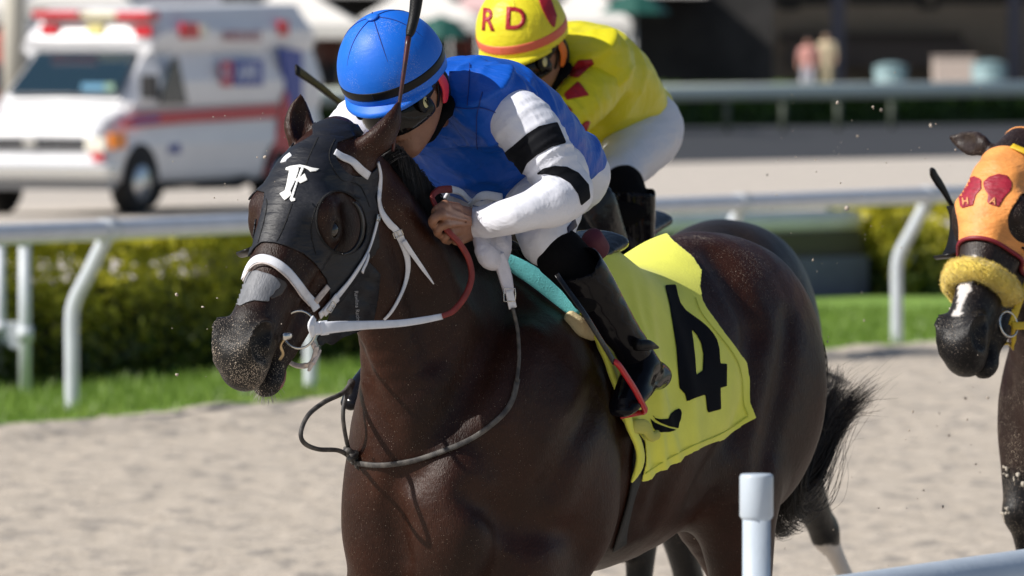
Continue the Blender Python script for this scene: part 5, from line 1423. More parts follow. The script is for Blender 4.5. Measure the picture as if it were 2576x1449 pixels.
m_yel = satin('yellow_silks', (.72, .64, .014), .40, .35)
m_yelcap = satin('yellow_cap_satin', (.74, .64, .022), .42, .3)
m_redp = satin('red_applique', (.36, .012, .022), .45, .1)
m_orange = mat('coral_band', (.70, .13, .07), .5)
def pose2(L):
    dz = np.array([0, 0, -zs2]); Q = lambda *p: A2(*p) + dz
    sh = L['sh']; d1 = np.array([.10, -.03, -.13])
    return (sh + np.array([.0, -.03, -.03]), sh + np.array([.08, -.04, -.07]), sh + np.array([.15, -.06, -.12]), sh + np.array([.21, -.08, -.17]), sh + np.array([.24, -.08, -.18]), sh + np.array([.30, -.07, -.19]), L['wr'] + np.array([.06, -.02, .0]),
            Q(1545, 445, .17), Q(1610, 640, .27), Q(1622, 338, .085))
r2 = rider(FR2, 0, dict(pose=pose2, O=FR2.O, zs=zs2, label='person in yellow silks with red diamonds and yellow RD cap riding behind', m_torso=m_yel, m_sleeve=m_yel, m_cap=m_yelcap, m_band=m_orange, band_w=.026,
    m_capseam=m_yelcap, m_seam=m_yel, m_pad=mat('orange_strap', (.75, .16, .015), .5), bands=None, h=.011, spur=False, pitch=26, yaw=-4))
# marks on cap and silks: surfaces are in the rider frame, lifted by zs2
def lifted(S):
    V = S.V.copy(); V[:, 2] += zs2; return Surf(FR2, V, S.F)
dz = np.array([0, 0, zs2])
LC = lifted(r2['SC']); LJ = lifted(Surf(FR2, np.concatenate([r2['SJ'].V, r2['SS'].V]), np.concatenate([r2['SJ'].F, r2['SS'].F + len(r2['SJ'].V)])))
text_decal('lettering', LC, 'R', (1228, 52), -4, 78, m_redp, r2['root'], off=.002, sx=.70, bold=1.8, shift=dz, sub=3)
text_decal('lettering', LC, 'D', (1297, 50), -3, 78, m_redp, r2['root'], off=.002, sx=.95, bold=1.8, shift=dz, sub=3)
add_decal('red_diamond', LC, [(1345, -30), (1362, 20), (1380, 55), (1394, 72), (1400, 40), (1388, 5), (1370, -30)], m_redp, r2['root'], shift=dz, step=5, off=.002)
for pl in ([(1440, 170), (1455, 152), (1490, 150), (1494, 160), (1470, 182), (1455, 196), (1430, 192)], [(1418, 238), (1455, 205), (1482, 240), (1425, 252)], [(1398, 268), (1420, 262), (1438, 275), (1435, 300), (1405, 300)],
           [(1452, 352), (1450, 330), (1470, 306), (1485, 302), (1475, 330), (1462, 352)], [(1395, 195), (1412, 200), (1425, 210), (1415, 225), (1395, 235)], [(1480, 90), (1520, 100), (1540, 130), (1500, 125)][:0]):
    if pl: add_decal('red_diamond', LJ, pl, m_redp, r2['root'], shift=dz, step=5, off=.003)
e_w2 = empty('whip', FR2.O, FR2.rz, 'flat black whip sticking out left behind the blue cap', 'whip', 'whips')
V, F = sweep(catmull([A2(745, 175, -.3), A2(790, 207, -.3), A2(862, 262, -.3), A2(960, 330, -.3)], 5), np.tile(unit([.3, 1, .3]), (16, 1)), np.interp(np.linspace(0, 1, 16), [0, .3, 1], [.030, .024, .012]), .008, 8, .5)
mesh_np('shaft', V, F, m_grip, e_w2)

# ---- third horse
FR3 = Frame((0, 0), R(35))
P3 = at(2550, 376, 19.8)
u3 = .575
O3 = P3[:2] - u3 * FR3.h[:2]
FR3 = Frame(O3, R(35)); A3 = FR3.at
H3 = head_frame((u3, 0, P3[2]), R(56), roll=R(-6), yaw=R(9), scale=1.0)
def N3_(a, n): p = H3(a, n, 0); return p
spec3 = dict(lo=(-1.62, -.42, 0), hi=(1.3, .44, 2.0), barrel=[(b[0], b[1], b[2], .1)],
    neck=([H3(.02, -.09, 0), (.50, .0, 1.60), (.42, 0, 1.50), (.34, 0, 1.38), (.26, 0, 1.26), (.2, 0, 1.15)], [.07, .078, .09, .115, .15, .18], [.09, .13, .17, .21, .24, .25]),
    legs=[([(.14, .17, 1.22), (-.02, .185, .98), (.03, .18, .52), (.02, .18, .16), (.05, .18, .06)], 'fore'),
          ([(.2, -.13, 1.18), A3(2610, 1050, -.10), A3(2562, 1290, -.10), A3(2600, 1520, -.12), A3(2630, 1600, -.12)], 'fore'),
          ([(-1.08, .12, 1.22), (-.86, .175, 1.0), (-1.03, .165, .52), (-.93, .16, .16), (-.88, .16, .06)], 'hind'),
          ([(-1.1, -.12, 1.22), (-1.0, -.16, 1.0), (-1.38, -.15, .66), (-1.42, -.15, .32), (-1.46, -.15, .22)], 'hind')],
    muscle=spec1['muscle'], hollow=spec1['hollow'], head=H3, mouth=.3, crisp=.45,
    ears=[(H3(-.03, .035, .075), H3(-.14, .09, .17), (.6, .3, .0), .036, .02), (H3(.005, .03, -.07), H3(-.05, .0, -.20), (.8, -.3, .2), .034, .02)])
V3_, F3_ = horse_mesh(FR3, spec3, .008)
N3v = vnormals(V3_, F3_); a_, n_, w_, inh, dark, st = attr_horse(V3_, N3v, H3, FR3, .8)
dark = np.where(inh, np.clip(.55 + st(a_, .40, .5) * .45, 0, 1), np.maximum(dark, .5))
knee = A3(2540, 1285, -.10); dark = np.maximum(dark, st(knee[2] + .16 - V3_[:, 2], 0, .08))
blaze = inh & (n_ > .012) & (a_ > .36) & (a_ < .53) & (np.abs(w_ + .004) < .014 + .006 * np.sin(a_ * 60))
e3 = empty('racehorse', FR3.O, FR3.rz, 'black racehorse with orange hood and yellow noseband at the right edge', 'horse', 'racehorses')
mesh_np('body', V3_, F3_, coat('brown_black_coat', (.034, .014, .009), (.010, .009, .0095), rough=.38), e3, cols={'dark': dark, 'dust': np.where(inh, .35, .5), 'white': np.clip(blaze * 1.0, 0, 1)})
eyes(H3, e3)
C_, R_ = [], []
g8 = [np.array([-1.3, 0, 1.35]), np.array([-1.5, 0, 1.2]), np.array([-1.58, 0, .9]), np.array([-1.7, 0, .6])]
c, r = hairs(None, g8, 300, .04, .06, .002, seed=77, curl=.03, lo=.7); strands('tail', c, r, m_hair, e3)
S3 = Surf(FR3, V3_, F3_)
m_or = mat('orange_hood_cloth', (.78, .30, .07), .55, var=.12, vscale=14, bump=.7, bscale=45, stretch=(1, 1, 2.5), bdist=.006, sheen=.2)
T3 = tri(F3_); qq = V3_ - H3(0, 0, 0); qa, qn, qw = qq @ H3.a, qq @ H3.n, qq @ H3.w
sel = (qa > -.25) & (qa < .37) & (qn > -.26) & (np.abs(qw) < .2) & (V3_[:, 0] > .25) & (V3_[:, 2] > 1.15)
keep = sel[T3].all(1); ids = np.unique(T3[keep]); mp = np.full(len(V3_), -1); mp[ids] = np.arange(len(ids))
Vs = smooth_mesh(V3_[ids], mp[T3[keep]], 5); Fs_ = mp[T3[keep]]; Ns = vnormals(Vs, Fs_); qa, qn, qw = (Vs - H3(0, 0, 0)) @ H3.a, (Vs - H3(0, 0, 0)) @ H3.n, (Vs - H3(0, 0, 0)) @ H3.w
fb = np.maximum(qa - .315 - .35 * np.minimum(qn, 0) * 0, -(qa + .2)) * 1000
fb = np.maximum(fb, -(np.hypot((qa - .215) / 1.1, qn - .004) - .058) * 1000); fb = np.maximum(fb, -(np.hypot(qa + .02, qn - .035) - .055) * 1000)
e_h3 = empty('racing_hood', FR3.O, FR3.rz, 'orange hood with dark red heart shapes over the right edge horse face', 'hood')
V, F = clip(Vs + Ns * (.006 + .0015 * sinnoise(Vs, 70, 3))[:, None], Fs_, fb); N = vnormals(V, F); mesh_np('hood_cloth', *shell(V, F, N, .004), m_or, e_h3); SH3 = Surf(FR3, V, F)
z5 = lambda pts: [((2600 + x / 1.81) * .8587, (350 + y / 1.81) * .8587) for x, y in pts]
m_mar = mat('maroon_panel', (.30, .012, .03), .45, var=.2, vscale=30, bump=.5, bscale=60, stretch=(1, 1, 3), bdist=.005)
add_decal('maroon_panel', SH3, z5([(376, 385), (390, 345), (420, 318), (460, 302), (498, 318), (498, 370), (470, 400), (455, 455), (388, 473), (383, 430)]), m_mar, e_h3, step=5, off=.002)
add_decal('maroon_panel', SH3, z5([(508, 335), (540, 305), (590, 290), (635, 298), (658, 335), (655, 375), (620, 415), (590, 465), (528, 445), (535, 400), (515, 370)]), m_mar, e_h3, step=5, off=.002)
m_let = mat('orange_letter', (.72, .30, .12), .6)
c = z5([(418, 438), (562, 436)])
text_decal('lettering', SH3, 'H', c[0], 6, 24, m_let, e_h3, off=.0045, bold=.5, sub=1)
text_decal('lettering', SH3, 'A', c[1], -20, 24, m_let, e_h3, off=.0045, bold=.5, sub=1)
# maroon edging, cups
ring = []
for t in np.linspace(-1.9, 1.9, 40):
    p = H3(.287, .02 * math.cos(t) * 3, .12 * math.sin(t)); q, n = S3.near(p + 0); ring.append(q + n * .008)
# project the edge from outside so that it hugs the face
ring = []
for t in np.linspace(-2.2, 2.2, 44):
    d = H3.n * math.cos(t) + H3.w * math.sin(t); o = H3(.315, -.06, 0)
    p, n, i, _ = S3.t.ray_cast(Vector(o + d * .4), Vector(-d))
    if p is not None: ring.append(np.array(p) + d * .008)
mesh_np('edging', *tube(smooth_arr(np.array(ring), 2), .0055, 8), mat('maroon_binding', (.22, .01, .025), .5), e_h3)
for sg in (-1, 1):
    cup = []; ou = .158 if sg < 0 else .165; on_ = -.012 if sg < 0 else -.035
    for t in np.linspace(-1.6, 1.6, 18):
        cc, s_ = math.cos(t), math.sin(t)
        cup.append((H3(.225 + .068 * s_, -.012 - .058 * cc, sg * .086), H3(.230 + .072 * s_, on_ - .045 * cc, sg * ou)))
    Vc = np.array([q for pr in cup for q in pr]); n = len(cup); Fc = tri(np.array([(2 * i, 2 * i + 1, 2 * i + 3, 2 * i + 2) for i in range(n - 1)])); Nc = vnormals(Vc, Fc)
    mesh_np('blinker_cup', *shell(Vc, Fc, Nc, .005), m_cup, e_h3)
# fluffy noseband
e_b3 = empty('bridle', FR3.O, FR3.rz, 'yellow bridle with fluffy sheepskin noseband on the right edge horse', 'bridle')
ring = []
for t in np.linspace(-1.75, 1.75, 26):
    d = H3.n * math.cos(t) + H3.w * math.sin(t); o = H3(.402, -.04, 0)
    p, n, i, _ = S3.t.ray_cast(Vector(o + d * .3), Vector(-d))
    if p is not None: ring.append(np.array(p) + d * .012)
ring = smooth_arr(np.array(ring), 3)
f = Field(ring.min(0) - .07, ring.max(0) + .07, .0045); f.chain(ring, [.030] * len(ring), k=.01, sm=1); f.displace(lambda P: .003 * sinnoise(P, 90, 3) + .0015 * sinnoise(P, 260, 5))
m_fluff = mat('yellow_sheepskin', (.93, .70, .13), .95, var=.12, vscale=40, bump=1.0, bscale=420, bdist=.004, sheen=.6)
V, F = f.mesh(); mesh_np('sheepskin', V, F, m_fluff, e_b3); N = vnormals(V, F)
C_, R_ = [], []
for i in range(9000):
    k = rs.randint(len(V)); C_.append([V[k], V[k] + N[k] * .004 + rs.normal(size=3) * .002]); R_.append(.0006)
strands('fleece', C_, R_, m_fluff, e_b3)
m_ys = mat('yellow_strap', (.62, .42, .015), .5)
def ribbon(name, P, wid, th, m, parent, nrm=(.25, 1, .2), sm=6):
    P = catmull(np.array(P), sm); V, F = sweep(P, np.tile(unit(nrm), (len(P), 1)), wid, th, 8, .5); return mesh_np(name, V, F, m, parent)
ribbon('cheek_piece', [H3(.1, -.07, .10), H3(.25, -.09, .095), H3(.40, -.07, .085), H3(.48, -.075, .075)], .02, .006, m_ys, e_b3)
ribbon('browband', [H3(.03, .06, .03), H3(.045, .045, .075), H3(.04, .0, .095)], .018, .006, m_ys, e_b3)
ribbon('chin_strap', [H3(.44, -.06, .08), H3(.50, -.13, .06), H3(.47, -.175, .02), H3(.46, -.17, -.02)], .016, .006, m_ys, e_b3)
ribbon('rein_strap', [H3(.485, -.07, .082), H3(.40, -.2, .13), H3(.3, -.38, .16), np.array([.1, .2, 1.6])], .02, .006, m_ys, e_b3)
rc = H3(.485, -.06, .075); P = [rc + (H3.a * .032 * math.cos(t) + unit(H3.n * -1 + H3.w * .3) * .032 * math.sin(t)) for t in np.linspace(0, 2 * math.pi, 30)]
mesh_np('bit_ring', *tube(P + P[1:2], .003, 8), m_steel, e_b3)
e_w3 = empty('whip', FR3.O, FR3.rz, 'black leather whip flap poking up beside the orange hood', 'whip', 'whips')
V, F = sweep(catmull([A3(2342, 424, -.35), A3(2352, 445, -.35), A3(2372, 475, -.35), A3(2392, 512, -.35)], 5), np.tile(unit([.3, 1, .3]), (16, 1)), np.interp(np.linspace(0, 1, 16), [0, .15, .5, 1], [.010, .026, .028, .014]), .007, 8, .5)
mesh_np('flap', V, F, m_grip, e_w3)
mesh_np('shaft', *tube([A3(2388, 505, -.35), A3(2440, 560, -.34), A3(2700, 600, -.3)], .006, 8, 4), m_grip, e_w3)
# mud splashes on the raised foreleg
C = []
for i in range(9):
    h_, n__ = S3.hit(2512 + rs.rand() * 60, 1140 + rs.rand() * 180)
    if h_ is None: continue
    f = Field(h_ - .03, h_ + .03, .004); 
    for q in range(3): f.ell(h_ + rs.normal(size=3) * .006, np.abs(rs.normal(size=3)) * .003 + .003, k=.004)
    C.append(f.mesh())
if C:
    n = 0; VV = []; FF = []
    for v, q in C:
        if len(v): VV.append(v); FF.append(q + n); n += len(v)
    o = mesh_np('mud_splash', np.concatenate(VV), np.concatenate(FF), mat('mud', (.42, .38, .32), .9), e3); o['kind'] = 'stuff'
# ------------------------------------------------------------------ ground
def ground_pt(px, py):
    d = ray(px, py); t = -CAMZ / d[2]; return _C + d * t
def struct(o, name=None):
    o['kind'] = 'structure'; return o
def sand_mat(name, c1, c2, dark):
    m = bpy.data.materials.new(name); m.use_nodes = True; t = m.node_tree; b = t.nodes['Principled BSDF']; b.inputs['Roughness'].default_value = .95; b.inputs['Specular IOR Level'].default_value = .15
    tc = nd(t, 'ShaderNodeTexCoord')
    def noise(sc, det=5, sx=(1, 1, 1)):
        mp = nd(t, 'ShaderNodeMapping'); mp.inputs['Scale'].default_value = sx
        n = nd(t, 'ShaderNodeTexNoise'); n.inputs['Scale'].default_value = sc; n.inputs['Detail'].default_value = det
        t.links.new(tc.outputs['Object'], mp.inputs[0]); t.links.new(mp.outputs[0], n.inputs['Vector']); return n
    a, b1, c, d = noise(1.1), noise(9, 6), noise(60, 4), noise(6.5, 7, (1, .4, 1))
    mx = nd(t, 'ShaderNodeMix', data_type='RGBA'); mx.inputs[6].default_value = (*c1, 1); mx.inputs[7].default_value = (*c2, 1)
    r = nd(t, 'ShaderNodeMapRange'); r.inputs[1].default_value = .35; r.inputs[2].default_value = .65; t.links.new(b1.outputs[0], r.inputs[0]); t.links.new(r.outputs[0], mx.inputs[0])
    m2 = nd(t, 'ShaderNodeMix', data_type='RGBA'); m2.inputs[7].default_value = (*dark, 1)
    r2 = nd(t, 'ShaderNodeMapRange'); r2.inputs[1].default_value = .53; r2.inputs[2].default_value = .66; r2.inputs[4].default_value = .8; t.links.new(d.outputs[0], r2.inputs[0])
    t.links.new(r2.outputs[0], m2.inputs[0]); t.links.new(mx.outputs[2], m2.inputs[6])
    m3 = nd(t, 'ShaderNodeMix', data_type='RGBA', blend_type='MULTIPLY'); m3.inputs[0].default_value = .5
    r3 = nd(t, 'ShaderNodeMapRange'); r3.inputs[1].default_value = .3; r3.inputs[2].default_value = .7; r3.inputs[3].default_value = .7; r3.inputs[4].default_value = 1.25; t.links.new(c.outputs[0], r3.inputs[0])
    t.links.new(m2.outputs[2], m3.inputs[6]); t.links.new(r3.outputs[0], m3.inputs[7]); t.links.new(m3.outputs[2], b.inputs['Base Color'])
    bp = nd(t, 'ShaderNodeBump'); bp.inputs['Strength'].default_value = .9; bp.inputs['Distance'].default_value = .03
    t.links.new(b1.outputs[0], bp.inputs['Height']); bp2 = nd(t, 'ShaderNodeBump'); bp2.inputs['Strength'].default_value = .8; bp2.inputs['Distance'].default_value = .01
    t.links.new(c.outputs[0], bp2.inputs['Height']); t.links.new(bp.outputs[0], bp2.inputs['Normal']); t.links.new(bp2.outputs[0], b.inputs['Normal']); return m
m_sand = sand_mat('track_sand', (.47, .405, .33), (.55, .48, .40), (.29, .26, .23))
m_sand2 = sand_mat('far_sand', (.55, .49, .43), (.60, .54, .47), (.46, .42, .37))
V = np.array([(-400, -60, 0), (400, -60, 0), (400, 900, 0), (-400, 900, 0)], float)
struct(mesh_np('ground', V, np.array([[0, 1, 2, 3]]), m_sand2, smooth=False))
# rail line, its direction, and the side towards the camera
B0 = ground_pt(181, 1036)[:2]; B1 = ground_pt(2256, 866)[:2]; BL = B1 - B0
RD_ = BL / np.linalg.norm(BL); RA = B0 + np.array([RD_[1], -RD_[0]]) * .23; RN = np.array([RD_[1], -RD_[0]])   # RN points to the camera side
E0 = ground_pt(0, 1075)[:2]; E1 = ground_pt(2330, 862)[:2]
def edge(t): return E0 + (E1 - E0) * t
ED = (E1 - E0) / np.linalg.norm(E1 - E0); EN = np.array([ED[1], -ED[0]])
# near track with clods and harrow ridges: s along the edge, w away from it towards the camera
Ls = 0.05
S_ = np.arange(-26, 24, .09); W_ = np.concatenate([np.arange(0, 17, .06), np.arange(17, 40, .8)])
SS_, WW_ = np.meshgrid(S_, W_, indexing='ij')
PX = E0[0] + ED[0] * SS_ + EN[0] * WW_; PY = E0[1] + ED[1] * SS_ + EN[1] * WW_
Q = np.stack([PX.ravel(), PY.ravel(), np.zeros(PX.size)], 1)
def vn(P, sc, seed):
    """value noise, vectorised"""
    r_ = np.random.RandomState(seed); T_ = r_.rand(256, 256); x, y = P[:, 0] * sc + 1000, P[:, 1] * sc + 1000
    xi, yi = np.floor(x).astype(int), np.floor(y).astype(int); fx, fy = x - xi, y - yi; fx = fx * fx * (3 - 2 * fx); fy = fy * fy * (3 - 2 * fy)
    g = lambda a, b_: T_[a % 256, b_ % 256]
    return (g(xi, yi) * (1 - fx) + g(xi + 1, yi) * fx) * (1 - fy) + (g(xi, yi + 1) * (1 - fx) + g(xi + 1, yi + 1) * fx) * fy
z = .010 + .010 * vn(Q, 1.1, 1) + .012 * vn(Q, 3.5, 2) ** 2 + .022 * vn(Q, 8, 3) ** 4 + .018 * vn(Q, 15, 4) ** 3
wv = WW_.ravel()
sw = SS_.ravel()
z += .085 * np.exp(-((wv - .55 - .25 * vn(Q, .6, 9)) / .30) ** 2) * (.25 + vn(Q, 2.2, 5)) + .05 * np.exp(-((wv - 1.25 - .2 * vn(Q, .5, 19)) / .12) ** 2) * vn(Q, 1.5, 6) - .03 * np.exp(-((wv - 1.0) / .12) ** 2)
z *= .75 * np.clip(wv / .15, 0.02, 1)
Q[:, 2] = np.maximum(z, .006)
n0, n1 = SS_.shape; i = (np.arange(n0 - 1)[:, None] * n1 + np.arange(n1 - 1)[None]).ravel()
struct(mesh_np('sand_track', Q, np.stack([i, i + n1, i + n1 + 1, i + 1], 1)[:, ::-1], m_sand))
# turf strip behind the edge
m_grass = mat('turf', (.15, .27, .035), .9, col2=(.24, .38, .06), vscale=3.0, bump=.8, bscale=60, bdist=.02)
g0, g1 = edge(-3.5), edge(3.0); wide = 22.0
V = np.array([(*g0, .004), (*g1, .004), (*(g1 - EN * wide), .004), (*(g0 - EN * wide * .28), .004)])
far_l = ground_pt(2000, 742)[:2]
V = np.array([(*edge(-3.5), .004), (*edge(2.4), .004), (*(edge(2.4) - EN * 7.2), .004), (*(edge(-3.5) - EN * 5.5), .004)])
struct(mesh_np('grass_verge', V, np.array([[0, 1, 2, 3]]), m_grass, smooth=False))
def leaf_mat(name, g1, g2):
    m = bpy.data.materials.new(name); m.use_nodes = True; t = m.node_tree; b = t.nodes['Principled BSDF']; b.inputs['Roughness'].default_value = .45
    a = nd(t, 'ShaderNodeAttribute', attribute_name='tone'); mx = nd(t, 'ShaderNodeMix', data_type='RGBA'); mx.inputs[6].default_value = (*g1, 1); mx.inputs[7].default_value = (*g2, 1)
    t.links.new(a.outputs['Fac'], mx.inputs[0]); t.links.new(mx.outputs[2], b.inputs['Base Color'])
    b.inputs['Transmission Weight'].default_value = 0.0
    tr = nd(t, 'ShaderNodeBsdfTranslucent'); ms = nd(t, 'ShaderNodeMixShader'); ms.inputs[0].default_value = .5; t.links.new(mx.outputs[2], tr.inputs[0])
    o = t.nodes['Material Output']; t.links.new(b.outputs[0], ms.inputs[1]); t.links.new(tr.outputs[0], ms.inputs[2]); t.links.new(ms.outputs[0], o.inputs[0]); return m
def blades(name, n, fn, h0, h1, m, wid=.006, seed=3):
    r_ = np.random.RandomState(seed); P = fn(r_, n); n = len(P); h = h0 + (h1 - h0) * r_.rand(n); an = r_.rand(n) * 6.28; le = r_.normal(size=(n, 2)) * .35
    dx = np.stack([np.cos(an), np.sin(an), np.zeros(n)], 1) * wid / 2 * (0.7 + r_.rand(n)[:, None] * .8); tip = P + np.stack([le[:, 0] * h, le[:, 1] * h, h], 1)
    mid = P + (tip - P) * .55 + np.array([0, 0, .12])[None] * h[:, None]
    V = np.stack([P - dx, P + dx, mid + dx * .7, mid - dx * .7, tip], 1).reshape(-1, 3); k = np.arange(n)[:, None] * 5
    o = mesh_np(name, V, [np.concatenate([k, k + 1, k + 2, k + 3], 1), np.concatenate([k + 3, k + 2, k + 4], 1)], m, smooth=False); o['kind'] = 'stuff'; return o
m_blade = leaf_mat('grass_blade', (.22, .33, .06), (.32, .42, .10))
def gfn(r_, n):
    s_ = -16 + 34 * r_.rand(n); w_ = 6.2 * r_.rand(n) - .35; P = np.stack([E0[0] + ED[0] * s_ - EN[0] * w_, E0[1] + ED[1] * s_ - EN[1] * w_, np.zeros(n)], 1)
    k = (w_ > .1) | (vn(P, 2.5, 31) > .55); return P[k]
tag(blades('grass', 90000, gfn, .03, .11, m_blade, .012), 'short green grass along the edge of the sand track', 'grass')

# ------------------------------------------------------------------ white gooseneck running rail
m_pvc = mat('white_rail_paint', (.60, .63, .69), .28, var=.05, vscale=6, bump=.15, bscale=30)
m_al = mat('silver_post', (.58, .62, .66), .42, var=.05, vscale=8)
RH = 1.008
e_rail = empty('running_rail', (*RA, 0), 0, 'white running rail with bent posts between the horses and the hedge', 'rail')
def r3(p2, z): return np.array([p2[0] - RA[0], p2[1] - RA[1], z])
L_ = np.linspace(-22, 45, 40); V, F = tube([r3(RA + RD_ * s_, RH) for s_ in L_], .056, 20)
mesh_np('top_rail', V, F, m_pvc, e_rail)
goose = None
for t in (-.50, -.25, 0, .25, .49, .735, 1.0, 1.26, 1.52, 1.8, 2.1):
    b_ = B0 + BL * t; s_ = (b_ - RA) @ RD_; top = RA + RD_ * s_; off = top - b_
    if goose is None:
        gp = [np.array([0, 0, 0]), np.array([0, 0, .3]), np.array([0, 0, .52]), np.array([off[0] * .12, off[1] * .12, .63]), np.array([off[0] * .45, off[1] * .45, .76]), np.array([off[0] * .98, off[1] * .98, RH - .03])]
        goose = mesh_np('post', *tube(gp, .040, 16, 8), m_pvc, e_rail)
        clampm = mesh_np('clamp', *tube([r3(top - RD_ * .07, RH) - r3(b_, 0), r3(top + RD_ * .07, RH) - r3(b_, 0)], .0625, 16), m_al, goose); o = goose
    else:
        o = goose.copy(); COL.objects.link(o); c = clampm.copy(); COL.objects.link(c); c.parent = o
    o.location = r3(b_, 0)
# straight posts at the left and one under the muzzle
prev = None
for (px_, py_, h_, r_, lab) in ((63, 1002, 1.0, .036, 'round grey post with a mid height clamp left of the bent rail post'), (2, 985, .98, .030, 'grey post cut by the left edge of the photo'), (622, 1002, .55, .042, 'short white post under the front horse muzzle')):
    g = ground_pt(px_, py_); e = empty('fence_post', g, 0, lab, 'post')
    mesh_np('pole', *tube([(0, 0, 0), (0, 0, h_)], r_, 16), m_al, e)
    if px_ < 100:
        mesh_np('collar', *tube([(0, 0, .33), (0, 0, .41)], r_ + .012, 16), m_al, e)
        mesh_np('collar', *tube([(0, 0, h_ - .12), (0, 0, h_ - .02)], r_ + .012, 16), m_al, e)
    if px_ < 40: box('bracket', (.06, 0, .33), (.13, .06, .16), m_pvc, e, bev=.01)

# ------------------------------------------------------------------ hedges
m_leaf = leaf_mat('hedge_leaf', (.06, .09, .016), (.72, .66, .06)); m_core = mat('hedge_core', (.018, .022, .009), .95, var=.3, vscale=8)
def hedge(p0, p1, depth, hgt, n, label, top_y=.75, leaf=.035, seed=1, end_round=.25):
    p0 = np.asarray(p0, float); p1 = np.asarray(p1, float); L = np.linalg.norm(p1 - p0); d = (p1 - p0) / L; nn = np.array([d[1], -d[0]])
    root = empty('hedge', (*p0, 0), math.atan2(d[1], d[0]), label, 'hedge', None)
    r_ = np.random.RandomState(seed)
    # points on the box surface (front, top, ends), pushed by lumps
    x = r_.rand(n) * L; u = r_.rand(n) * (hgt * 1.1 + depth); y = np.where(u < hgt * 1.1, -depth / 2, u - hgt * 1.1 - depth / 2); zz = np.where(u < hgt * 1.1, u / 1.1, hgt)
    P = np.stack([x, y, zz], 1); k = r_.rand(n) < .12; P[k, 1] = (r_.rand(k.sum()) - .5) * depth; P[k, 2] = r_.rand(k.sum()) * hgt; P[k, 0] = np.where(r_.rand(k.sum()) < .5, 0, L)
    lump = sinnoise(P * np.array([1, 1, 1.3]), 5.5, seed) * .07 + sinnoise(P, 15, seed + 1) * .05
    P[:, 1] -= lump * np.where(P[:, 1] < 0, 1, .3); P[:, 2] += (lump * .8) * (P[:, 2] > hgt * .5); P += r_.normal(size=P.shape) * .022; P[:, 2] = np.maximum(P[:, 2], .02); up_ = np.clip(P[:, 2] / hgt - .22, 0, 1); P[:, 1] += np.where(P[:, 1] < 0, up_ ** 1.2 * .75 * depth, 0) * np.clip(-P[:, 1] / (depth / 2), 0, 1)
    rel = P[:, 2] / hgt; tone = np.clip((rel - .18) * 1.5 + .25 * sinnoise(P, 4, seed + 5) + .25 * r_.normal(size=len(P)), 0, 1) ** 1.3  # yellower with height: new leaves, plus the sunlit upper half put into the colour
    s_ = leaf * (.6 + .8 * r_.rand(len(P)))[:, None]; a = r_.normal(size=P.shape); a /= np.linalg.norm(a, axis=1, keepdims=True); b_ = np.cross(a, r_.normal(size=P.shape)); b_ /= np.linalg.norm(b_, axis=1, keepdims=True)
    V = np.stack([P - a * s_, P + b_ * s_ * .5, P + a * s_, P - b_ * s_ * .5], 1).reshape(-1, 3); k = np.arange(len(P))[:, None] * 4
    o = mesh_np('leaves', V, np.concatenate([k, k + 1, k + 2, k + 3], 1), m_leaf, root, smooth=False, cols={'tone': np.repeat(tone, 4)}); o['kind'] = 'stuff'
    box('core', (L / 2, .1, hgt * .36), (L - .2, depth - .5, hgt * .70), m_core, root, bev=.05)
    return root
h0 = ground_pt(30, 968)[:2]
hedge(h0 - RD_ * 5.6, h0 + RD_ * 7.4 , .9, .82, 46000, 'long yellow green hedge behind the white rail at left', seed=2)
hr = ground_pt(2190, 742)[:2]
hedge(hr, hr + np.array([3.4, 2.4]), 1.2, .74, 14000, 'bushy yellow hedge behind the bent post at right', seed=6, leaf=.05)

# low wall with white coping beyond the verge
m_gw = mat('grey_wall', (.14, .14, .22), .85, var=.12, vscale=4, bump=.3, bscale=20); m_wh = mat('white_coping', (.86, .86, .84), .6, var=.05, vscale=3); m_ol = mat('olive_board', (.10, .09, .06), .9)
w0 = ground_pt(500, 800)[:2]; w1 = ground_pt(2150, 742)[:2]
dw = (w1 - w0) / np.linalg.norm(w1 - w0); ang = math.atan2(dw[1], dw[0]); Lw = np.linalg.norm(w1 - w0)
e_wall = empty('low_wall', (*w0, 0), ang, 'low grey wall with white top rail between hedge and horses', 'wall')
box('wall_base', (Lw / 2, 0, .16), (Lw, .3, .32), m_gw, e_wall); box('wall_board', (Lw / 2, .02, .42), (Lw, .2, .19), m_ol, e_wall); mesh_np('coping', *tube([(0, 0, .60), (Lw, 0, .60)], .088, 16), m_wh, e_wall); e_wall['label'] = 'low grey wall with round white top rail between hedge and horses'

# ------------------------------------------------------------------ foreground rail and capped post
m_pvcn = mat('white_pvc', (.47, .53, .60), .34, var=.04, vscale=10, bump=.1, bscale=40)
FA = at(2560, 1450, 15.6); 
fz = at(2575, 1384, 15.6)[2] - .058
e_fr = empty('near_rail', (FA[0], 15.6, 0), 0, 'blurred white foreground rail crossing the bottom right corner', 'rail')
mesh_np('top_rail', *tube([(RD_[0] * s_, RD_[1] * s_, fz) for s_ in np.linspace(-6, 5, 12)], .058, 24), m_pvcn, e_fr)
for k, s_ in enumerate((-5.2, 3.6)):
    mesh_np('post', *tube([(RD_[0] * s_, RD_[1] * s_, 0), (RD_[0] * s_, RD_[1] * s_, fz)], .03, 16), m_pvcn, e_fr)
pt_ = at(1903, 1192, 14.7)
e_pp = empty('pipe_post', (pt_[0], pt_[1], 0), 0, 'upright white pipe post with wider cap in front of the bay horse', 'post')
mesh_np('pipe', *tube([(0, 0, 0), (0, 0, pt_[2] - .02)], .0262, 28), m_pvcn, e_pp)
cap = [(.0262, -.086), (.0295, -.082), (.0315, -.078), (.0315, -.006), (.0300, -.0015), (.0270, 0), (.001, 0)]
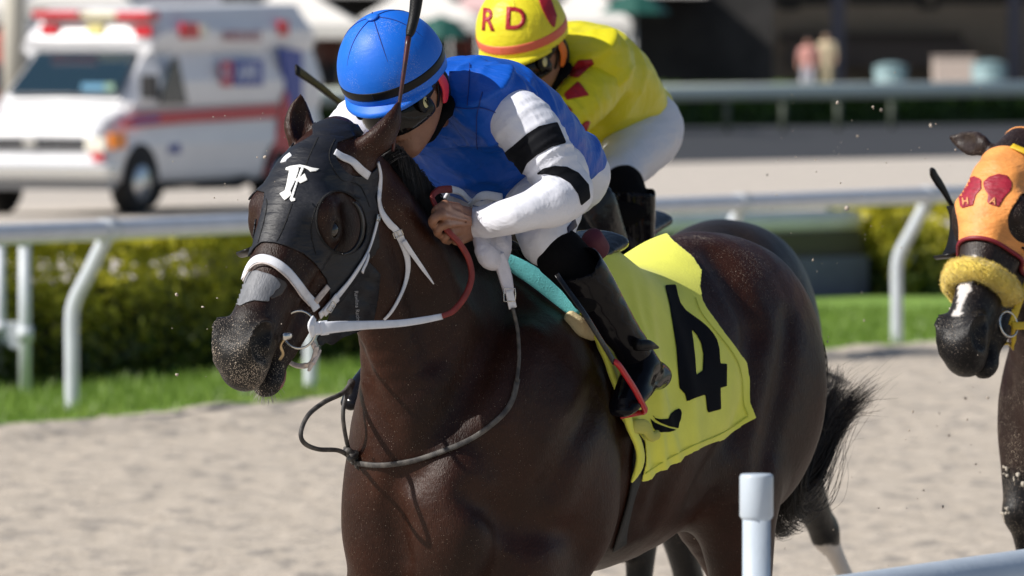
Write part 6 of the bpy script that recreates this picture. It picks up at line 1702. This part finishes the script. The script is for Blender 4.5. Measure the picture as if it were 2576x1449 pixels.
a = np.linspace(0, 2 * math.pi, 32, endpoint=False); V = np.array([(r_ * math.cos(t), r_ * math.sin(t), pt_[2] + z_) for r_, z_ in cap for t in a])
F = np.array([(i * 32 + j, i * 32 + (j + 1) % 32, (i + 1) * 32 + (j + 1) % 32, (i + 1) * 32 + j) for i in range(len(cap) - 1) for j in range(32)])
mesh_np('cap', V, F, m_pvcn, e_pp)

# sand thrown up by the hooves
r_ = np.random.RandomState(21); VV, FF, n = [], [], 0
ico = bmesh.new(); bmesh.ops.create_icosphere(ico, subdivisions=1, radius=1); IV = np.array([v.co[:] for v in ico.verts]); IF = np.array([[v.index for v in f.verts] for f in ico.faces]); ico.free()
for i in range(190):
    if i < 110: px_, py_, Yd = 1900 + 620 * r_.rand(), 180 + 900 * r_.rand(), 19 + 3.5 * r_.rand()
    elif i < 150: px_, py_, Yd = 1650 + 900 * r_.rand(), 1000 + 430 * r_.rand(), 18.5 + 4 * r_.rand()
    else: px_, py_, Yd = 430 + 300 * r_.rand(), 250 + 700 * r_.rand(), 17 + .8 * r_.rand()
    rr = (.0012 + .0028 * r_.rand() ** 4) if i >= 8 else .004 + .004 * r_.rand()
    v = IV * rr * (.6 + .8 * r_.rand(3)) * (1 + .3 * r_.normal(size=(len(IV), 1))); VV.append(v + at(px_, py_, Yd)); FF.append(IF + n); n += len(IV)
o = mesh_np('flying_sand', np.concatenate(VV), np.concatenate(FF), mat('sand_grain', (.42, .36, .30), .9)); tag(o, 'grains and clods of sand thrown up behind the horses', 'sand', None, 'stuff')
# ------------------------------------------------------------------ ambulance
THA = R(26)
_nw = ground_pt(333, 541)[:2]
OA = _nw - .88 * np.array([math.cos(THA), -math.sin(THA)])
FA_ = Frame(OA, THA)
e_am = empty('ambulance', (OA[0], OA[1], 0), FA_.rz, 'white ambulance van with red roof lights and red blue stripes parked at left', 'ambulance')
m_aw = mat('ambulance_white', (.78, .78, .80), .3, var=.03, vscale=2, spec=.5); m_glass = mat('dark_glass', (.012, .03, .045), .08, spec=.8); m_ared = mat('red_lamp', (.55, .015, .03), .3)
m_atrim = mat('grey_bumper', (.30, .31, .33), .45); m_chrome = mat('chrome', (.62, .63, .65), .25, metal=.9); m_tyre = mat('tyre', (.015, .015, .016), .85, bump=.4, bscale=60); m_under = mat('underbody', (.02, .02, .022), .9)
m_ablue = mat('blue_vinyl', (.03, .06, .33), .4); m_ared2 = mat('red_vinyl', (.50, .03, .05), .4); m_amber = mat('amber_lamp', (.85, .25, .02), .3); m_lampw = mat('clear_lamp', (.75, .72, .62), .2)
def section(u, hw_b, hw_t, zb, zt, tuck=.06):
    """closed ring (v,z) for one station"""
    return [(u, -hw_b + .04, zb), (u, -hw_b, zb + .10), (u, -hw_b - .02, zb + .45 * (zt - zb)), (u, -hw_t, zt - .12), (u, -hw_t + tuck, zt - .02), (u, 0, zt), (u, hw_t - tuck, zt - .02), (u, hw_t, zt - .12), (u, hw_b + .02, zb + .45 * (zt - zb)), (u, hw_b, zb + .10), (u, hw_b - .04, zb)]
def loft(name, secs, m, parent):
    V = np.array([p for s_ in secs for p in s_]); k = len(secs[0]); F = np.array([(i * k + j, i * k + (j + 1) % k, (i + 1) * k + (j + 1) % k, (i + 1) * k + j) for i in range(len(secs) - 1) for j in range(k)])
    o = mesh_np(name, V, [F, np.array([list(range(k))[::-1]]), np.array([[(len(secs) - 1) * k + j for j in range(k)]])], m, parent, smooth=False)
    md = o.modifiers.new('bevel', 'BEVEL'); md.width = .035; md.segments = 3; md.limit_method = 'ANGLE'; md.angle_limit = R(25)
    return o
# lower body with hood, cabin, raised roof
loft('body', [section(.80, .93, .86, .42, .98), section(.60, .97, .88, .38, 1.12), section(.10, .98, .88, .38, 1.26), section(.02, .98, .90, .38, 1.32), section(-4.55, .98, .93, .38, 1.40), section(-4.68, .95, .90, .45, 1.40)], m_aw, e_am)
loft('cabin', [section(.06, .90, .82, 1.2, 1.36), section(-.58, .94, .80, 1.2, 1.93), section(-.66, .94, .82, 1.2, 1.99), section(-4.55, .97, .88, 1.2, 2.0), section(-4.66, .95, .86, 1.2, 1.98)], m_aw, e_am)
loft('raised_roof', [section(-.50, .84, .76, 1.9, 1.99), section(-.62, .86, .74, 1.9, 2.32), section(-.80, .88, .76, 1.9, 2.44), section(-4.45, .90, .78, 1.9, 2.50), section(-4.62, .88, .74, 1.9, 2.42)], m_aw, e_am)
def quad_u(name, pts, m, t=.012):
    """panel given by local (u,v,z) corners, thickness towards the front-left"""
    P = np.array(pts); n = unit(np.cross(P[1] - P[0], P[2] - P[0])); n = n if n[0] + n[1] > 0 else -n
    return prism(name, [tuple(p) for p in P], tuple(n * t), m, e_am)
wsl = np.array([(.075, -.74, 1.40), (.075, .74, 1.40), (-.535, .66, 1.90), (-.535, -.66, 1.90)]); quad_u('windscreen', wsl, m_glass, .03)
# things seen inside the windscreen
box('dash_item', (.0, .38, 1.48), (.1, .30, .12), mat('pale_blue_bag', (.12, .30, .45), .6), e_am); box('dash_item', (.0, .60, 1.48), (.1, .12, .12), mat('green_item', (.25, .4, .3), .6), e_am)
def side(name, pts, m, v=.985, t=.012):
    P = [FA_.at(px_, py_, v) for px_, py_ in pts]; return prism(name, [tuple(p) for p in P], (0, t, 0), m, e_am)
side('side_window', [(400, 262), (406, 225), (430, 148), (442, 142), (468, 262)], m_glass, .975, .03)
side('logo_red', [(555, 155), (582, 152), (582, 218), (555, 216)], mat('red_logo', (.50, .05, .10), .5), .985)
side('logo_blue', [(588, 150), (660, 150), (660, 215), (588, 216)], m_ablue, .985)
for o_ in [o for o in e_am.children if o.name.startswith('side_window')]: pass
def side_text(body, c, size, m, v):
    V, F = text_mesh(body, 1.0, bold=.02); P = FA_.at(c[0], c[1], v); V = np.stack([P[0] - V[:, 0] * size, np.full(len(V), v), P[2] + V[:, 1] * size], 1)
    N = np.tile([0, 1.0, 0], (len(V), 1)); return mesh_np('lettering', *shell(V, F[:, ::-1], N, .008), m, e_am, smooth=False)
side_text('AMR', (624, 184), .26, mat('pale_letter', (.55, .6, .75), .5), 1.008); side_text('A', (567, 184), .22, mat('pale_letter', (.55, .6, .75), .5), 1.008)
side_text('AMBULANCE', (610, 92), .17, mat('faded_red_letter', (.45, .25, .28), .5), .935)
side_text('AMR', (440, 375), .16, m_ablue, 1.008)
side('stripe_red', [(308, 308), (345, 285), (480, 278), (700, 262), (700, 296), (480, 308), (350, 320), (312, 322)], m_ared2, .99)
side('stripe_blue', [(330, 302), (400, 292), (400, 304), (335, 312)], m_ablue, 1.006, .006)
side('stripe_red', [(660, 440), (690, 360), (715, 230), (745, 250), (745, 470)], m_ared2, .992)
side('rear_blue', [(700, 120), (752, 128), (752, 270), (728, 300), (715, 240)], m_ablue, .955, .05)
side('lower_skirt', [(400, 470), (480, 472), (620, 440), (630, 455), (600, 475), (400, 478)], m_under, .99)
side('side_lamp', [(452, 58), (492, 58), (492, 96), (452, 96)], m_ared, .90, .05); side('side_lamp', [(698, 52), (718, 52), (718, 90), (698, 90)], m_ared, .90, .05); side('clear_side_lamp', [(497, 62), (515, 62), (515, 94), (497, 94)], m_lampw, .90, .04)
def front(name, px0, py0, px1, py1, u, m, t=.05, bev=.01):
    a, c = FA_.atu(px0, py0, u), FA_.atu(px1, py1, u)
    return box(name, (u + t / 2 - .02, (a[1] + c[1]) / 2, (a[2] + c[2]) / 2), (t, abs(a[1] - c[1]), abs(a[2] - c[2])), m, e_am, bev=bev)
front('light_bar', 108, 27, 222, 45, -.70, m_ared, .28, .02); front('light_bar', 318, 29, 400, 49, -.70, m_ared, .28, .02); front('bar_centre', 224, 30, 316, 44, -.72, mat('cream_lamp', (.72, .66, .45), .4), .26)
front('roof_lamp', 105, 62, 148, 88, -.56, m_ared, .06); front('roof_lamp', 340, 64, 382, 92, -.56, m_ared, .06); front('roof_lamp_clear', 222, 62, 262, 88, -.56, mat('yellow_lamp', (.75, .66, .25), .4), .06)
front('grille', -70, 345, 215, 378, .80, m_under, .06)
for k in range(3): front('grille_bar', -70, 350 + 9 * k, 215, 353 + 9 * k, .83, m_chrome, .04, .002)
front('grille_badge', 60, 342, 92, 372, .85, m_chrome, .04)
front('headlamp', 218, 345, 268, 382, .80, m_lampw, .07, .02); front('headlamp', -150, 345, -80, 382, .80, m_lampw, .07, .02)
side('corner_lamp', [(272, 336), (306, 334), (308, 372), (274, 376)], m_amber, .93, .06)
front('fog_lamp', 232, 386, 262, 404, .84, m_ared, .05)
front('bumper', -120, 408, 300, 452, .78, m_chrome, .28, .04); front('valance', -110, 452, 290, 478, .72, m_atrim, .2, .03); front('number_plate', 70, 428, 140, 448, 1.0, mat('plate', (.5, .5, .45), .5), .02)
box('underbody', (-1.9, 0, .42), (4.9, 1.7, .22), m_under, e_am)
def wheel(u, v):
    s_ = 1 if v > 0 else -1; t = [(u, v - s_ * .12, .375), (u, v + s_ * .12, .375)]
    V, F = tube([(u, v - .12, .375), (u, v - .09, .375), (u, v + .09, .375), (u, v + .12, .375)], np.array([.34, .375, .375, .34]), 32); o = mesh_np('wheel', V, F, m_tyre, e_am)
    V, F = tube([(u, v + s_ * .09, .375), (u, v + s_ * .128, .375)], np.array([.23, .20]), 24); mesh_np('rim', V, F, m_chrome, o)
    V, F = tube([(u, v - s_ * .12, .39), (u, v + s_ * .085, .39)], np.array([.43, .43]), 32); mesh_np('wheel_arch', V, F, m_under, e_am) if False else None
    if v > 0:
        a = np.linspace(0, math.pi, 16); P = [(u + .44 * math.cos(t), .992, .40 + .44 * math.sin(t)) for t in a]; prism('wheel_arch', P, (0, .008, 0), m_under, e_am)
for u, v in ((0, .89), (0, -.89), (-3.5, .89), (-3.5, -.89)): wheel(u, v)
box('mirror', (.02, 1.12, 1.50), (.10, .20, .28), m_under, e_am, bev=.02)

# ------------------------------------------------------------------ far side: apron, rail, hedge, stand
m_asph = mat('shaded_asphalt', (.028, .029, .034), .9, var=.12, vscale=.6, bump=.3, bscale=8)  # shade lying over the apron is put into this dark asphalt colour
def gline(pts): return [ground_pt(*p)[:2] for p in pts]
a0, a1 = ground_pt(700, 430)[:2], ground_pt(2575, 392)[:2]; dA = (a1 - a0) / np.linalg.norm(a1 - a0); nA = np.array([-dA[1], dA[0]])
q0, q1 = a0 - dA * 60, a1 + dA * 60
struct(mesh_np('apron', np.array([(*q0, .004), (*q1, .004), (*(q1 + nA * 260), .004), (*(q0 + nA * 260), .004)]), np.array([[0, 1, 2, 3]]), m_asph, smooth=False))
# far rail with posts and low hedge in front
f0, f1 = at(1650, 234, 170.0), at(2575, 209, 186.0); e_far = empty('running_rail', (f0[0], f0[1], 0), 0, 'pale far running rail in front of the grandstand', 'rail')
dF = unit((f1 - f0) * np.array([1, 1, 0])); LF = np.linalg.norm((f1 - f0)[:2]); zf = f0[2]
mesh_np('top_rail', *tube([dF * -22 + UP * zf, dF * (LF + 12) + UP * (zf + .0)], .18, 12), mat('far_rail_green_white', (.78, .82, .72), .6), e_far)
p0 = None
for k in range(-5, 5):
    P = dF * (k * 2.7 + .6)
    if p0 is None: p0 = mesh_np('post', *tube([(0, 0, 0), (0, 0, zf)], .07, 8), mat('far_post', (.12, .14, .11), .7), e_far); o = p0
    else: o = p0.copy(); COL.objects.link(o)
    o.location = tuple(P)
def darkhedge(n0, n1, h, dep, label, seed, n=9000, m1=None):
    p0, p1 = np.array(n0[:2]), np.array(n1[:2]); L = np.linalg.norm(p1 - p0); d = (p1 - p0) / L
    root = empty('hedge', (*p0, 0), math.atan2(d[1], d[0]), label, 'hedge'); r_ = np.random.RandomState(seed)
    P = np.stack([r_.rand(n) * L, (r_.rand(n) - .5) * dep, r_.rand(n) ** .6 * h], 1); P[:, 2] += .07 * sinnoise(P, 2.2, seed)
    a = r_.normal(size=P.shape); a /= np.linalg.norm(a, axis=1, keepdims=True); b_ = np.cross(a, r_.normal(size=P.shape)); b_ /= np.linalg.norm(b_, axis=1, keepdims=True); s_ = .13
    V = np.stack([P - a * s_, P + b_ * s_ * .6, P + a * s_, P - b_ * s_ * .6], 1).reshape(-1, 3); k = np.arange(n)[:, None] * 4
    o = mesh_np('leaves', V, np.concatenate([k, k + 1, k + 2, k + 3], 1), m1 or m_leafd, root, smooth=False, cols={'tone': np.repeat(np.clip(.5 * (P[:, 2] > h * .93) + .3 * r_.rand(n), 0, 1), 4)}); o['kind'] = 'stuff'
    box('core', (L / 2, 0, h * .45), (L, dep * .7, h * .88), mat('dark_core', (.035, .065, .02), .95), root)
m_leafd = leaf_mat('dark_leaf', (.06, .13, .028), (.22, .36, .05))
hA, hB = at(740, 330, 177.0), at(2600, 325, 193.0)
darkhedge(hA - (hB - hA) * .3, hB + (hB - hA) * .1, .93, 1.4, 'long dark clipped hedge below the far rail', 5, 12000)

# grandstand: back wall, openings, beam, columns, floor
YS = 262.0
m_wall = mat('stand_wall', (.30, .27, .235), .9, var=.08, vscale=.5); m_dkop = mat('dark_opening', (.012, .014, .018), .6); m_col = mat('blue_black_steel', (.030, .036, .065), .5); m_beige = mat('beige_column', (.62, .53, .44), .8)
X0 = at(1640, 100, YS)[0]; X1 = at(2780, 100, YS)[0]
def fx(px_, Y=YS): return (px_ - 1288) / FP * Y
def fz_(py_, Y=YS): return at(1288, py_, Y)[2]
e_gs = empty('grandstand', (X0, YS, 0), 0, 'shaded grandstand with dark openings and steel columns at upper right', 'grandstand')
def gb(name, px0, px1, py0, py1, dy, dep, m, Y=YS):
    x0, x1 = fx(px0, Y + dy), fx(px1, Y + dy); z0, z1 = fz_(py1, Y + dy), fz_(py0, Y + dy)
    return box(name, ((x0 + x1) / 2 - X0, dy + dep / 2, (z0 + z1) / 2), (abs(x1 - x0), dep, abs(z1 - z0)), m, e_gs)
box('back_wall', ((X1 - X0) / 2, 8.2, 3.5), (X1 - X0 + 6, .4, 7.0), m_wall, e_gs)
box('roof', ((X1 - X0) / 2, 2.0, 7.2), (X1 - X0 + 8, 14.0, .5), m_wall, e_gs); box('side_wall', (-2.6, 4.5, 3.5), (.3, 8, 7.0), m_wall, e_gs); box('side_wall', (X1 - X0 + 2.6, 4.5, 3.5), (.3, 8, 7.0), m_wall, e_gs)
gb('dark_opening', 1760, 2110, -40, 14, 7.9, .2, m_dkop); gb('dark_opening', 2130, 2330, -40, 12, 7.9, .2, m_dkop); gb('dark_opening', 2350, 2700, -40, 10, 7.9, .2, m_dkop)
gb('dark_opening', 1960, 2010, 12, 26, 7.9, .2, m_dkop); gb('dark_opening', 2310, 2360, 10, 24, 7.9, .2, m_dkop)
gb('counter', 1960, 2420, 82, 104, 6.0, 1.0, mat('counter_dark', (.05, .045, .045), .8)); gb('counter_shade', 1980, 2440, 104, 170, 6.2, .6, mat('counter_front', (.10, .09, .09), .8))
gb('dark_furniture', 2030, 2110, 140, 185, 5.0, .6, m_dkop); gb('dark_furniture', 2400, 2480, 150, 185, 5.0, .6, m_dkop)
for c, w_ in ((1696, 14), (1748, 26), (2108, 34), (2552, 34)):
    gb('steel_column', c - w_ / 2, c + w_ / 2, -60, 240, 0, .35, m_col)
for px0, px1, py0, py1, lab in ((1630, 1668, -50, 150, 'tall beige pillar beside the yellow rider at the stand corner'), (1688, 1724, 62, 216, 'short beige pillar right of the yellow rider by the dark steel column')):
    Yc = 240.0; x0, x1 = fx(px0, Yc), fx(px1, Yc); e = empty('pillar', ((x0 + x1) / 2, Yc, 0), 0, lab, 'pillar', None); zt = fz_(py0, Yc)
    zb = max(0, fz_(py1, Yc)); mesh_np('shaft', *tube([(0, 0, zb + .12), (0, 0, zt * .55), (0, 0, zt)], np.array([.24, .26, .24]), 16), m_beige, e); box('plinth', (0, 0, (zb + .12) / 2), (.62, .62, zb + .12), m_asph, e); box('capital', (0, 0, zt + .03), (.56, .56, .06), m_beige, e)

def figure(px_, py_head, Y, hgt, skin, top, legs, label, lean=0.0, arms=.0, sit=False):
    """small far figure: one continuous body with hair and clothes as parts"""
    p = at(px_, py_head, Y); z0 = p[2] - hgt; s_ = hgt / 1.72
    e = empty('person', (p[0], Y, max(z0, 0)), rnd.uniform(-.5, .5), label, 'person', 'spectators'); k = s_
    f = Field((-.5 * k, -.35 * k, -.05), (.5 * k, .35 * k, 1.85 * k), .03)
    f.chain([(0, 0, 1.45 * k), (0, 0, 1.2 * k), (0, 0, .95 * k)], [.17 * k, .15 * k, .15 * k], [.1 * k, .1 * k, .1 * k], A=(1, 0, 0), k=.05); f.chain([(0, 0, 1.48 * k), (0, -.01, 1.62 * k)], [.05 * k, .095 * k], k=.04)
    for sg in (-1, 1):
        f.chain([(sg * .09 * k, 0, .95 * k), (sg * .1 * k, -.02, .5 * k), (sg * .1 * k, 0, .05 * k)], [.09 * k, .065 * k, .045 * k], k=.04); f.chain([(sg * .19 * k, 0, 1.42 * k), (sg * .26 * k, -.02, 1.15 * k), (sg * (.24 - arms) * k, -.15 * k, .95 * k)], [.055 * k, .045 * k, .035 * k], k=.03)
    mesh_np('body', *f.mesh(), mat('skin_%d' % int(skin[0] * 1000), skin, .6), e)
    f = Field((-.45 * k, -.3 * k, .8 * k), (.45 * k, .3 * k, 1.6 * k), .03); f.chain([(0, 0, 1.43 * k), (0, 0, 1.15 * k), (0, 0, .92 * k)], [.205 * k, .175 * k, .175 * k], [.125 * k] * 3, A=(1, 0, 0), k=.03)
    for sg in (-1, 1): f.chain([(sg * .19 * k, 0, 1.42 * k), (sg * .25 * k, -.02, 1.22 * k)], [.075 * k, .062 * k], k=.03)
    mesh_np('shirt', *f.mesh(), mat('shirt_%d_%d' % (int(top[0] * 1000), int(top[2] * 1000)), top, .8), e)
    f = Field((-.4 * k, -.3 * k, 0), (.4 * k, .3 * k, 1.1 * k), .03)
    for sg in (-1, 1): f.chain([(sg * .08 * k, 0, .95 * k), (sg * .1 * k, -.02, .55 * k)], [.125 * k, .10 * k], k=.04)
    mesh_np('trousers', *f.mesh(), mat('trousers_%d' % int(legs[0] * 1000), legs, .8), e)
    f = Field((-.2 * k, -.2 * k, 1.45 * k), (.2 * k, .2 * k, 1.85 * k), .03); f.ell((0, .02, 1.66 * k), (.105 * k, .11 * k, .10 * k), k=.02); mesh_np('hair', *f.mesh(), mat('hair_far', (.03, .02, .015), .6), e)
    return e
SK = (.48, .24, .17); SK2 = (.42, .27, .17)
figure(2034, 98, 205.0, 1.70, SK, (.62, .30, .26), (.45, .45, .5), 'person in pink top and white shorts walking before the grandstand')
figure(2080, 84, 205.0, 1.80, SK2, (.55, .45, .30), (.40, .34, .22), 'person in tan clothes beside the pink topped person near the column')
figure(1170, 55, 170.0, 1.7, (.30, .13, .09), (.28, .08, .06), (.03, .03, .04), 'person in dark red shirt in the tent shade between the two caps')
figure(828, 62, 165.0, 1.75, (.30, .13, .09), (.22, .09, .07), (.03, .03, .03), 'person in brown red shirt in the tent shade above the flat whip')
figure(10, 60, 150.0, 1.75, (.40, .16, .11), (.45, .10, .08), (.05, .05, .08), 'person in red top standing at the left photo edge')
figure(905, 60, 168.0, 1.7, SK2, (.10, .10, .11), (.03, .03, .04), 'person in black shirt in the tent shade behind the blue cap')
figure(775, 70, 172.0, 1.7, (.30, .15, .10), (.06, .06, .05), (.03, .03, .04), 'person in dark green shirt under the left tent edge')
# tables and bins before the stand
def table(px0, px1, py, Y, label, m, grp='white clothed tables before the stand'):
    x0, x1 = fx(px0, Y), fx(px1, Y); zt = fz_(py, Y); e = empty('table', ((x0 + x1) / 2, Y, 0), 0, label, 'table', grp)
    w_ = x1 - x0; box('table_top', (0, 0, zt), (w_, .8, .05), m, e, bev=.01); box('table_cloth', (0, 0, zt * .55 + .0), (w_ - .04, .76, zt * .8), m, e, bev=.03)
    for sx in (-1, 1):
        for sy in (-1, 1): mesh_np('leg', *tube([(sx * (w_ / 2 - .06), sy * .32, 0), (sx * (w_ / 2 - .06), sy * .32, zt)], .02, 6), m_atrim, e)
m_tc = mat('pinkish_cloth', (.50, .40, .38), .8); table(1815, 1925, 158, 225.0, 'pink grey draped table left of the walking pair', m_tc); table(2345, 2455, 142, 225.0, 'beige draped table between two teal bins', mat('beige_cloth', (.60, .50, .44), .8))
m_bin = mat('teal_bin', (.22, .33, .35), .6)
for px_, py_, w_, lab in ((1925, 190, 40, 'small teal bin beside the pink grey table'), (2240, 172, 84, 'wide teal bin with lid left of the beige table'), (2488, 166, 88, 'wide teal bin right of the beige table'), (1668, 190, 60, 'grey bin behind the yellow rider back')):
    Y = 222.0; x = fx(px_, Y); zt = fz_(py_ - 14, Y); e = empty('bin', (x, Y, 0), 0, lab, 'bin'); r_b = w_ / FP * Y / 2
    mesh_np('bin_body', *tube([(0, 0, 0), (0, 0, zt * .9)], np.array([r_b * .85, r_b]), 20), m_bin, e); mesh_np('lid', *tube([(0, 0, zt * .9), (0, 0, zt * .95), (0, 0, zt)], np.array([r_b * 1.06, r_b * .9, r_b * .3]), 20), m_bin, e)

# ------------------------------------------------------------------ tents, awnings, trees, pole
m_tent = mat('tent_canvas', (.80, .76, .70), .8, var=.03, vscale=1); m_tentp = mat('tent_pink', (.72, .48, .46), .8); m_tpole = mat('tent_pole', (.5, .5, .48), .5)
def tent(px0, px1, py_e, Y, dep, label, m=m_tent, hgt=1.2):
    x0, x1 = fx(px0, Y), fx(px1, Y); ze = fz_(py_e, Y); w_ = (x1 - x0) / 2; e = empty('tent', ((x0 + x1) / 2, Y + dep / 2, 0), 0, label, 'tent', 'white tents behind the track')
    d = dep / 2; base = [(-w_, -d, ze), (w_, -d, ze), (w_, d, ze), (-w_, d, ze)]; low = [(x, y, ze - .28) for x, y, z_ in base]; mid = [(x * .35, y * .35, ze + hgt * .45) for x, y, z_ in base]
    V = np.array(low + base + mid + [(0, 0, ze + hgt)]); F4 = [(i, (i + 1) % 4, 4 + (i + 1) % 4, 4 + i) for i in range(4)] + [(4 + i, 4 + (i + 1) % 4, 8 + (i + 1) % 4, 8 + i) for i in range(4)]; F3_ = [(8 + i, 8 + (i + 1) % 4, 12) for i in range(4)]
    mesh_np('canopy', V, [np.array(F4), np.array(F3_)], m, e, smooth=False)
    for sx, sy in ((-1, -1), (1, -1), (1, 1), (-1, 1)): mesh_np('leg', *tube([(sx * (w_ - .05), sy * (d - .05), 0), (sx * (w_ - .05), sy * (d - .05), ze)], .04, 8), m_tpole, e)
tent(560, 905, 62, 160.0, 5, 'cream white tent just right of the ambulance roof')
tent(900, 1210, 48, 166.0, 5, 'white tent behind the blue cap and whip')
tent(1130, 1345, 24, 190.0, 5, 'pink striped tent between the two caps', m_tentp)
tent(1360, 1590, 52, 172.0, 5, 'white tent right behind the yellow cap')
tent(60, 330, 6, 150.0, 5, 'white tent above the ambulance roof at left', hgt=1.0)
tent(-120, 60, 22, 160.0, 5, 'white tent at the top left corner', hgt=1.0)
def umbrella(px_, py_, Y, r_b, label, m):
    x = fx(px_, Y); z_ = fz_(py_, Y); e = empty('parasol', (x, Y, 0), 0, label, 'parasol', 'green parasols behind the track')
    a = np.linspace(0, 2 * math.pi, 9)[:-1]; V = [(r_b * math.cos(t), r_b * math.sin(t), z_ - .45) for t in a] + [(r_b * .5 * math.cos(t), r_b * .5 * math.sin(t), z_ - .12) for t in a] + [(0, 0, z_)]
    F4 = [(i, (i + 1) % 8, 8 + (i + 1) % 8, 8 + i) for i in range(8)]; F3_ = [(8 + i, 8 + (i + 1) % 8, 16) for i in range(8)]; mesh_np('canopy', np.array(V), [np.array(F4), np.array(F3_)], m, e, smooth=False); mesh_np('pole', *tube([(0, 0, 0), (0, 0, z_)], .03, 8), m_tpole, e)
m_grn = mat('dark_green_canvas', (.010, .085, .065), .7)
umbrella(1110, 38, 150.0, .62, 'dark green parasol between blue and yellow caps', m_grn); umbrella(1598, -20, 165.0, .75, 'dark green parasol right of the yellow rider at top', m_grn)
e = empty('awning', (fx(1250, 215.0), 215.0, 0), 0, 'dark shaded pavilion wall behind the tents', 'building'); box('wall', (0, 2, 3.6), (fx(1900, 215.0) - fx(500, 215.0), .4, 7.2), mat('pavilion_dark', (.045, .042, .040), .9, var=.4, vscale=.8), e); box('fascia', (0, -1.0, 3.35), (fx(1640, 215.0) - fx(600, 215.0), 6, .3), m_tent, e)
e = empty('building', (fx(150, 230.0), 230.0, 0), 0, 'dark fronted building behind the ambulance', 'building'); box('wall', (0, 2, 4), (fx(720, 230.0) - fx(-700, 230.0), .4, 8), mat('grey_lavender_wall', (.42, .42, .48), .9, var=.2, vscale=.6), e); box('door', (-2.5, 1.7, 1.3), (2.4, .3, 2.6), m_dkop, e); box('door', (3.4, 1.7, 1.3), (2.0, .3, 2.6), m_dkop, e)
e = empty('lamp_pole', (fx(36, 120.0), 120.0, 0), 0, 'thick beige pole left of the ambulance windscreen', 'pole'); mesh_np('shaft', *tube([(0, 0, 0), (0, 0, 4.5)], .17, 16), mat('beige_pole', (.50, .47, .40), .7), e); mesh_np('collar', *tube([(0, 0, 0), (0, 0, .3)], .24, 16), m_atrim, e)
